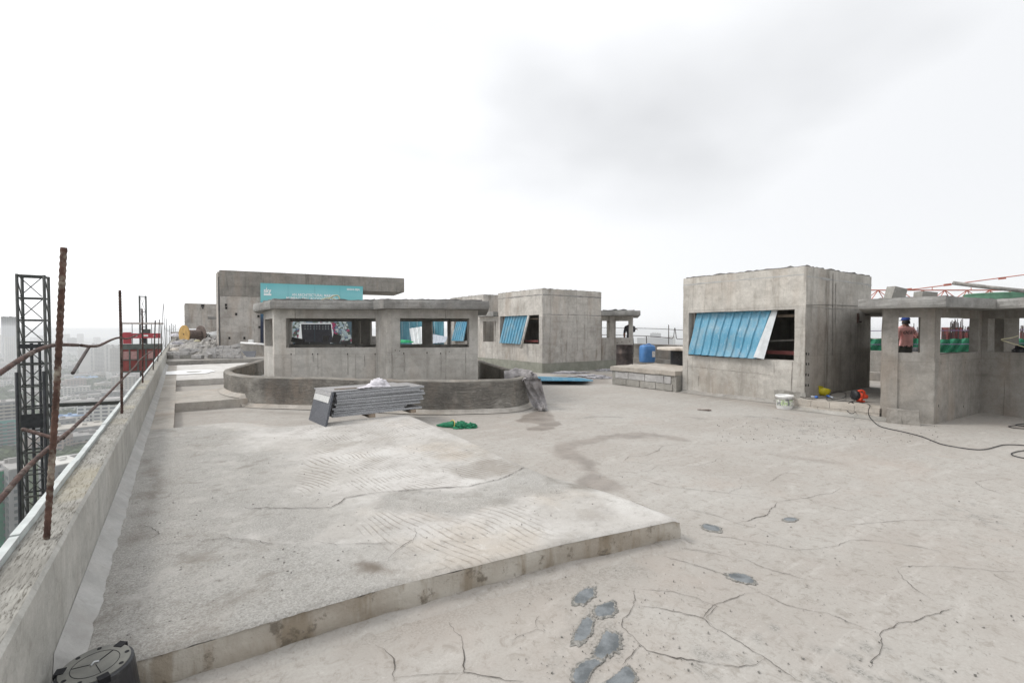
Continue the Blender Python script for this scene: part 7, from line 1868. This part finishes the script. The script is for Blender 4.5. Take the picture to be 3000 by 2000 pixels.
def facade(w, d, h, fl=3.2, bay=3.6, win=(0.55, 0.45), balcony=False, stripes=None):
    """body, windows and roof clutter of one block, base centre at the origin, front towards -y"""
    body = MB().box(-w / 2, w / 2, -d / 2, d / 2, 0, h)
    wn_ = MB(); bc = MB(); rf = MB()
    nf = max(1, int(h / fl)); 
    for side, L_ in (('f', w), ('r', d), ('l', d)):
        nb = max(1, int(L_ / bay)); bw_ = L_ / nb
        for f in range(nf):
            z0 = f * fl + fl * 0.32; z1 = z0 + fl * win[1]
            for b_ in range(nb):
                if stripes and not stripes(b_ / nb): continue
                c = -L_ / 2 + bw_ * (b_ + 0.5); hw = bw_ * win[0] / 2
                if side == 'f': wn_.box(c - hw, c + hw, -d / 2 - 0.12, -d / 2 + 0.1, z0, z1)
                elif side == 'r': wn_.box(w / 2 - 0.1, w / 2 + 0.12, c - hw, c + hw, z0, z1)
                else: wn_.box(-w / 2 - 0.12, -w / 2 + 0.1, c - hw, c + hw, z0, z1)
            if balcony and side == 'f': bc.box(-w / 2, w / 2, -d / 2 - 1.3, -d / 2 - 0.02, f * fl - 0.15, f * fl + 0.95)
    rg_ = random.Random(int(w * 13 + d * 7 + h))
    rf.box(-w / 2 + .3, w / 2 - .3, -d / 2 + .3, d / 2 - .3, h + 0.02, h + 0.6)
    for _ in range(max(2, int(w / 9))):
        x, y = rg_.uniform(-w / 2 + 2.5, w / 2 - 2.5), rg_.uniform(-d / 4, d / 4); s_ = rg_.uniform(1.2, 2.4)
        rf.box(x - s_, x + s_, y - s_ * .8, y + s_ * .8, h + 0.61, h + rg_.uniform(1.6, 4.2))
    return body, wn_, bc, rf
def local_tag(o): return o
def city_building(label, loc, yaw, size, fmat, roof=ROOFG, group=None, bal=None, name='city_building', fl=3.2, bay=3.6, win=(0.55, 0.45), stripes=None):
    w, d, h = size
    body, wn_, bc, rf = facade(w, d, h, fl, bay, win, bal is not None, stripes)
    t = thing(name, label, 'building', loc, (0, 0, yaw), group)
    body.build('walls', fmat, t, local=True)
    if wn_.f: wn_.build('windows', WIN, t, local=True, kind='stuff')
    if bc.f: bc.build('balconies', bal, t, local=True, kind='stuff')
    rf.build('roof', roof, t, local=True, kind='stuff')
    return t
def gnd(px, py): return P(px, py, GZ)
def build_at(px0, px1, pytop, pybase, label, fmat, depth=18, yaw=0.0, **kw):
    a, b_ = gnd(px0, pybase), gnd(px1, pybase); c = (a + b_) / 2; w = (b_ - a).length
    dd = c.x * ST + c.y * CT; h = D((px0 + px1) / 2, pytop, dd).z - GZ
    f_ = Vector((c.x, c.y, 0)).normalized(); yw = math.atan2(-f_.x, f_.y) + yaw
    return city_building(label, c, yw, (w, depth, h), fmat, **kw)
build_at(13, 42, 928, 1052, 'tall slender hazy tower at the far left', FAC[2], 25, 0.1, name='city_tower', bay=6)
build_at(237, 272, 1016, 1106, 'white slab block, left third, below the hanging rebar stub', FAC[0], 20, name='city_tower', bay=9, win=(0.3, 0.4), stripes=lambda t: t > 0.6)
build_at(275, 312, 1008, 1104, 'white slab block, middle third with window bands, below the rails', FAC[0], 18, name='city_tower', bay=2.6, win=(0.75, 0.42))
build_at(313, 352, 1012, 1106, 'white slab block, right third, left of the second post', FAC[0], 22, name='city_tower', bay=8, win=(0.28, 0.4))
build_at(330, 372, 1020, 1110, 'pale banded tower behind the second rebar post', FAC[1], 22, name='city_tower', bay=4, win=(0.8, 0.3))
build_at(336, 392, 1102, 1165, 'cream apartment tower right of the second rebar post', FAC[1], 24, name='city_tower', bay=5)
build_at(254, 346, 1168, 1250, 'white block with a grid of square windows under the lower rail', FAC[0], 26, -0.35, bay=6.5, fl=4.2, win=(0.7, 0.55))
build_at(-40, 57, 1176, 1330, 'long grey apartment block with balconies at the left edge', FAC[2], 20, 0.12, bal=FAC[1], bay=5, win=(0.7, 0.5))
build_at(-60, 55, 1232, 1338, 'teal netted building front at the left edge', TEAL, 8, 0.1, bay=7, win=(0.6, 0.3), bal=FAC[2])
build_at(-70, 22, 1372, 1640, 'green netted building under construction at the lower left', GNET, 24, 0.2, bay=6)
build_at(24, 64, 1362, 1640, 'grey apartment block with dark windows at the lower left', FAC[2], 26, 0.15, bay=7, win=(0.55, 0.5))
build_at(150, 215, 1350, 1520, 'grey and white flats just beyond the near rebar post', FAC[2], 24, 0.3, bay=6, win=(0.5, 0.5), roof=FAC[0])
build_at(188, 280, 1338, 1430, 'pale low flats below the white edge strip', FAC[0], 24, 0.2, bay=6)
build_at(160, 285, 1248, 1300, 'long grey shed row with many windows below the lower rail', FAC[2], 30, 0.1, bay=5, roof=FAC[1])
build_at(150, 245, 1218, 1262, 'low white block with a bluish roof band', FAC[0], 22, 0.05, roof=ROOFB)
build_at(160, 300, 1272, 1320, 'long grey row of flats behind the nearest post', FAC[2], 26, 0.1, bay=5, bal=FAC[3])
build_at(228, 278, 1104, 1116, 'low hall with a blue roof before the white slab block', FAC[1], 60, 0.1, roof=ROOFB)
rc_ = random.Random(21)
labs = {0: 'pale low block among many in the hazy city below', 1: 'cream low block among many in the hazy city below', 2: 'grey low block among many in the hazy city below', 3: 'pinkish low block among many in the hazy city below'}
protos = {}
def proto(kind, m_, i):
    key = (kind, m_, i)
    if key not in protos:
        w, d, h = ((rc_.uniform(22, 60), rc_.uniform(14, 24), rc_.uniform(8, 22)) if kind == 'low' else (rc_.uniform(20, 34), rc_.uniform(18, 26), rc_.uniform(45, 95)))
        protos[key] = [q_.build('p', m2, None, local=True) for q_, m2 in zip(facade(w, d, h, 3.3, 4.5), (FAC[m_], WIN, None, ROOFG)) if q_.f]
    return protos[key]
made = []
CNT = {}
def scatter(px, py, kind, row=None):
    if px < -14: return
    g_ = gnd(px, py); m_ = rc_.choice((0, 0, 1, 1, 2, 3)); pr_ = proto(kind, m_, rc_.randrange(3))
    tone = ('pale', 'cream', 'grey', 'pinkish')[m_]
    if px < 8: lab = '%s low block cut by the left edge in the %s row of city' % (tone, ORD[row])
    else:
        CNT[row] = CNT.get(row, 0) + 1
        if row == 'right': lab = '%s hazy building beyond the right side of the roof, %s from the left' % (tone, ORD[CNT[row] - 1])
        elif row == 'tower': lab = '%s hazy high rise tower on the city skyline, %s from the left' % (tone, ORD[CNT[row] - 1])
        else: lab = '%s low block, %s from the left in the %s row of city below' % (tone, ORD[CNT[row] - 1], ORD[row])
    t = thing('city_building' if kind == 'low' else 'city_tower', lab, 'building', g_, (0, 0, rc_.uniform(-0.6, 0.6)), 'buildings of the hazy city')
    for nm, o_ in zip(('walls', 'windows', 'roof'), pr_):
        c = bpy.data.objects.new(nm, o_.data); col.objects.link(c); c.parent = t
        if nm != 'walls': c['kind'] = 'stuff'
for row_, (py, st_, prob) in enumerate(((1012, 26, .8), (1024, 26, .85), (1040, 24, .8), (1056, 26, .8), (1074, 30, .8), (1092, 34, .75), (1112, 34, .7), (1136, 38, .75), (1160, 44, .7), (1190, 60, .5), (1215, 66, .5), (1300, 90, .35), (1340, 100, .3))):
    px = -90
    while px < 520:
        if rc_.random() < prob: scatter(px + rc_.uniform(-6, 6), py + rc_.uniform(-5, 5), 'low', row_)
        px += st_ * rc_.uniform(0.8, 1.3)
for px, py in ((10, 1034), (30, 1060), (60, 1028), (72, 1060), (100, 1022), (118, 1030), (150, 1050), (178, 1022), (196, 1024), (212, 1040), (236, 1020), (284, 1022)): scatter(px, py, 'tower', 'tower')
for px in range(1700, 3300, 34):
    if rc_.random() < .6: scatter(px + rc_.uniform(-9, 9), rc_.uniform(1016, 1070), rc_.choice(('low', 'low', 'tower')), 'right')
build_at(1868, 1968, 990, 1062, 'long pale hazy building with vertical bays beyond the far rail', FAC[2], 22, 0, bay=5, fl=60, win=(0.5, 0.6))
build_at(1905, 1935, 976, 1050, 'hazy slab tower rising behind the long pale building', FAC[2], 22)
for lst in protos.values():
    for o_ in lst: bpy.data.objects.remove(o_)
# trees of the city read as one green mass
mb = MB(); rt = random.Random(4)
ico = []
ph = (1 + 5 ** .5) / 2
iv = [Vector(v_).normalized() for v_ in ((-1, ph, 0), (1, ph, 0), (-1, -ph, 0), (1, -ph, 0), (0, -1, ph), (0, 1, ph), (0, -1, -ph), (0, 1, -ph), (ph, 0, -1), (ph, 0, 1), (-ph, 0, -1), (-ph, 0, 1))]
fc = [(0, 11, 5), (0, 5, 1), (0, 1, 7), (0, 7, 10), (0, 10, 11), (1, 5, 9), (5, 11, 4), (11, 10, 2), (10, 7, 6), (7, 1, 8), (3, 9, 4), (3, 4, 2), (3, 2, 6), (3, 6, 8), (3, 8, 9), (4, 9, 5), (2, 4, 11), (6, 2, 10), (8, 6, 7), (9, 8, 1)]
for _ in range(7500):
    py = 1010 + 520 * rt.random() ** 1.7; px = -260 + 820 * rt.random()
    g_ = gnd(px, py)
    if mnoise.noise(Vector((g_.x * 0.008, g_.y * 0.008, 2))) < -0.16: continue
    s_ = rt.uniform(3.5, 8.0)
    mb.add([g_ + Vector((v_.x * s_ * rt.uniform(.7, 1.2), v_.y * s_ * rt.uniform(.7, 1.2), s_ * .7 + v_.z * s_ * rt.uniform(.6, 1.1))) for v_ in iv], fc)
k = NT('city_foliage'); n1 = k.noise(0.25, 4, 0.7)
M['cityleaf'] = k.fin(k.mix(k.ramp(n1, 0.35, 0.65), (0.025, 0.04, 0.018), (0.06, 0.085, 0.035)), 0.95)
mb.build('city_trees', M['cityleaf'], None, 'dark green tree cover between the city buildings', kind='stuff')

# ------------------------------------------------------------ haze
hzmb = MB().box(-9500, 9500, -3500, 9500, GZ - 1.5, 16.0)
hm_ = bpy.data.materials.new('haze_air'); hm_.use_nodes = True
hn = hm_.node_tree.nodes; hl = hm_.node_tree.links; hn.clear()
ho_ = hn.new('ShaderNodeOutputMaterial'); pvn = hn.new('ShaderNodeVolumePrincipled')
pvn.inputs['Color'].default_value = (0.97, 0.98, 1.0, 1); pvn.inputs['Density'].default_value = 0.00038; pvn.inputs['Anisotropy'].default_value = 0.2
hl.new(pvn.outputs[0], ho_.inputs['Volume'])
hzmb.build('haze', hm_, None, 'pale haze lying over the city', kind='stuff')
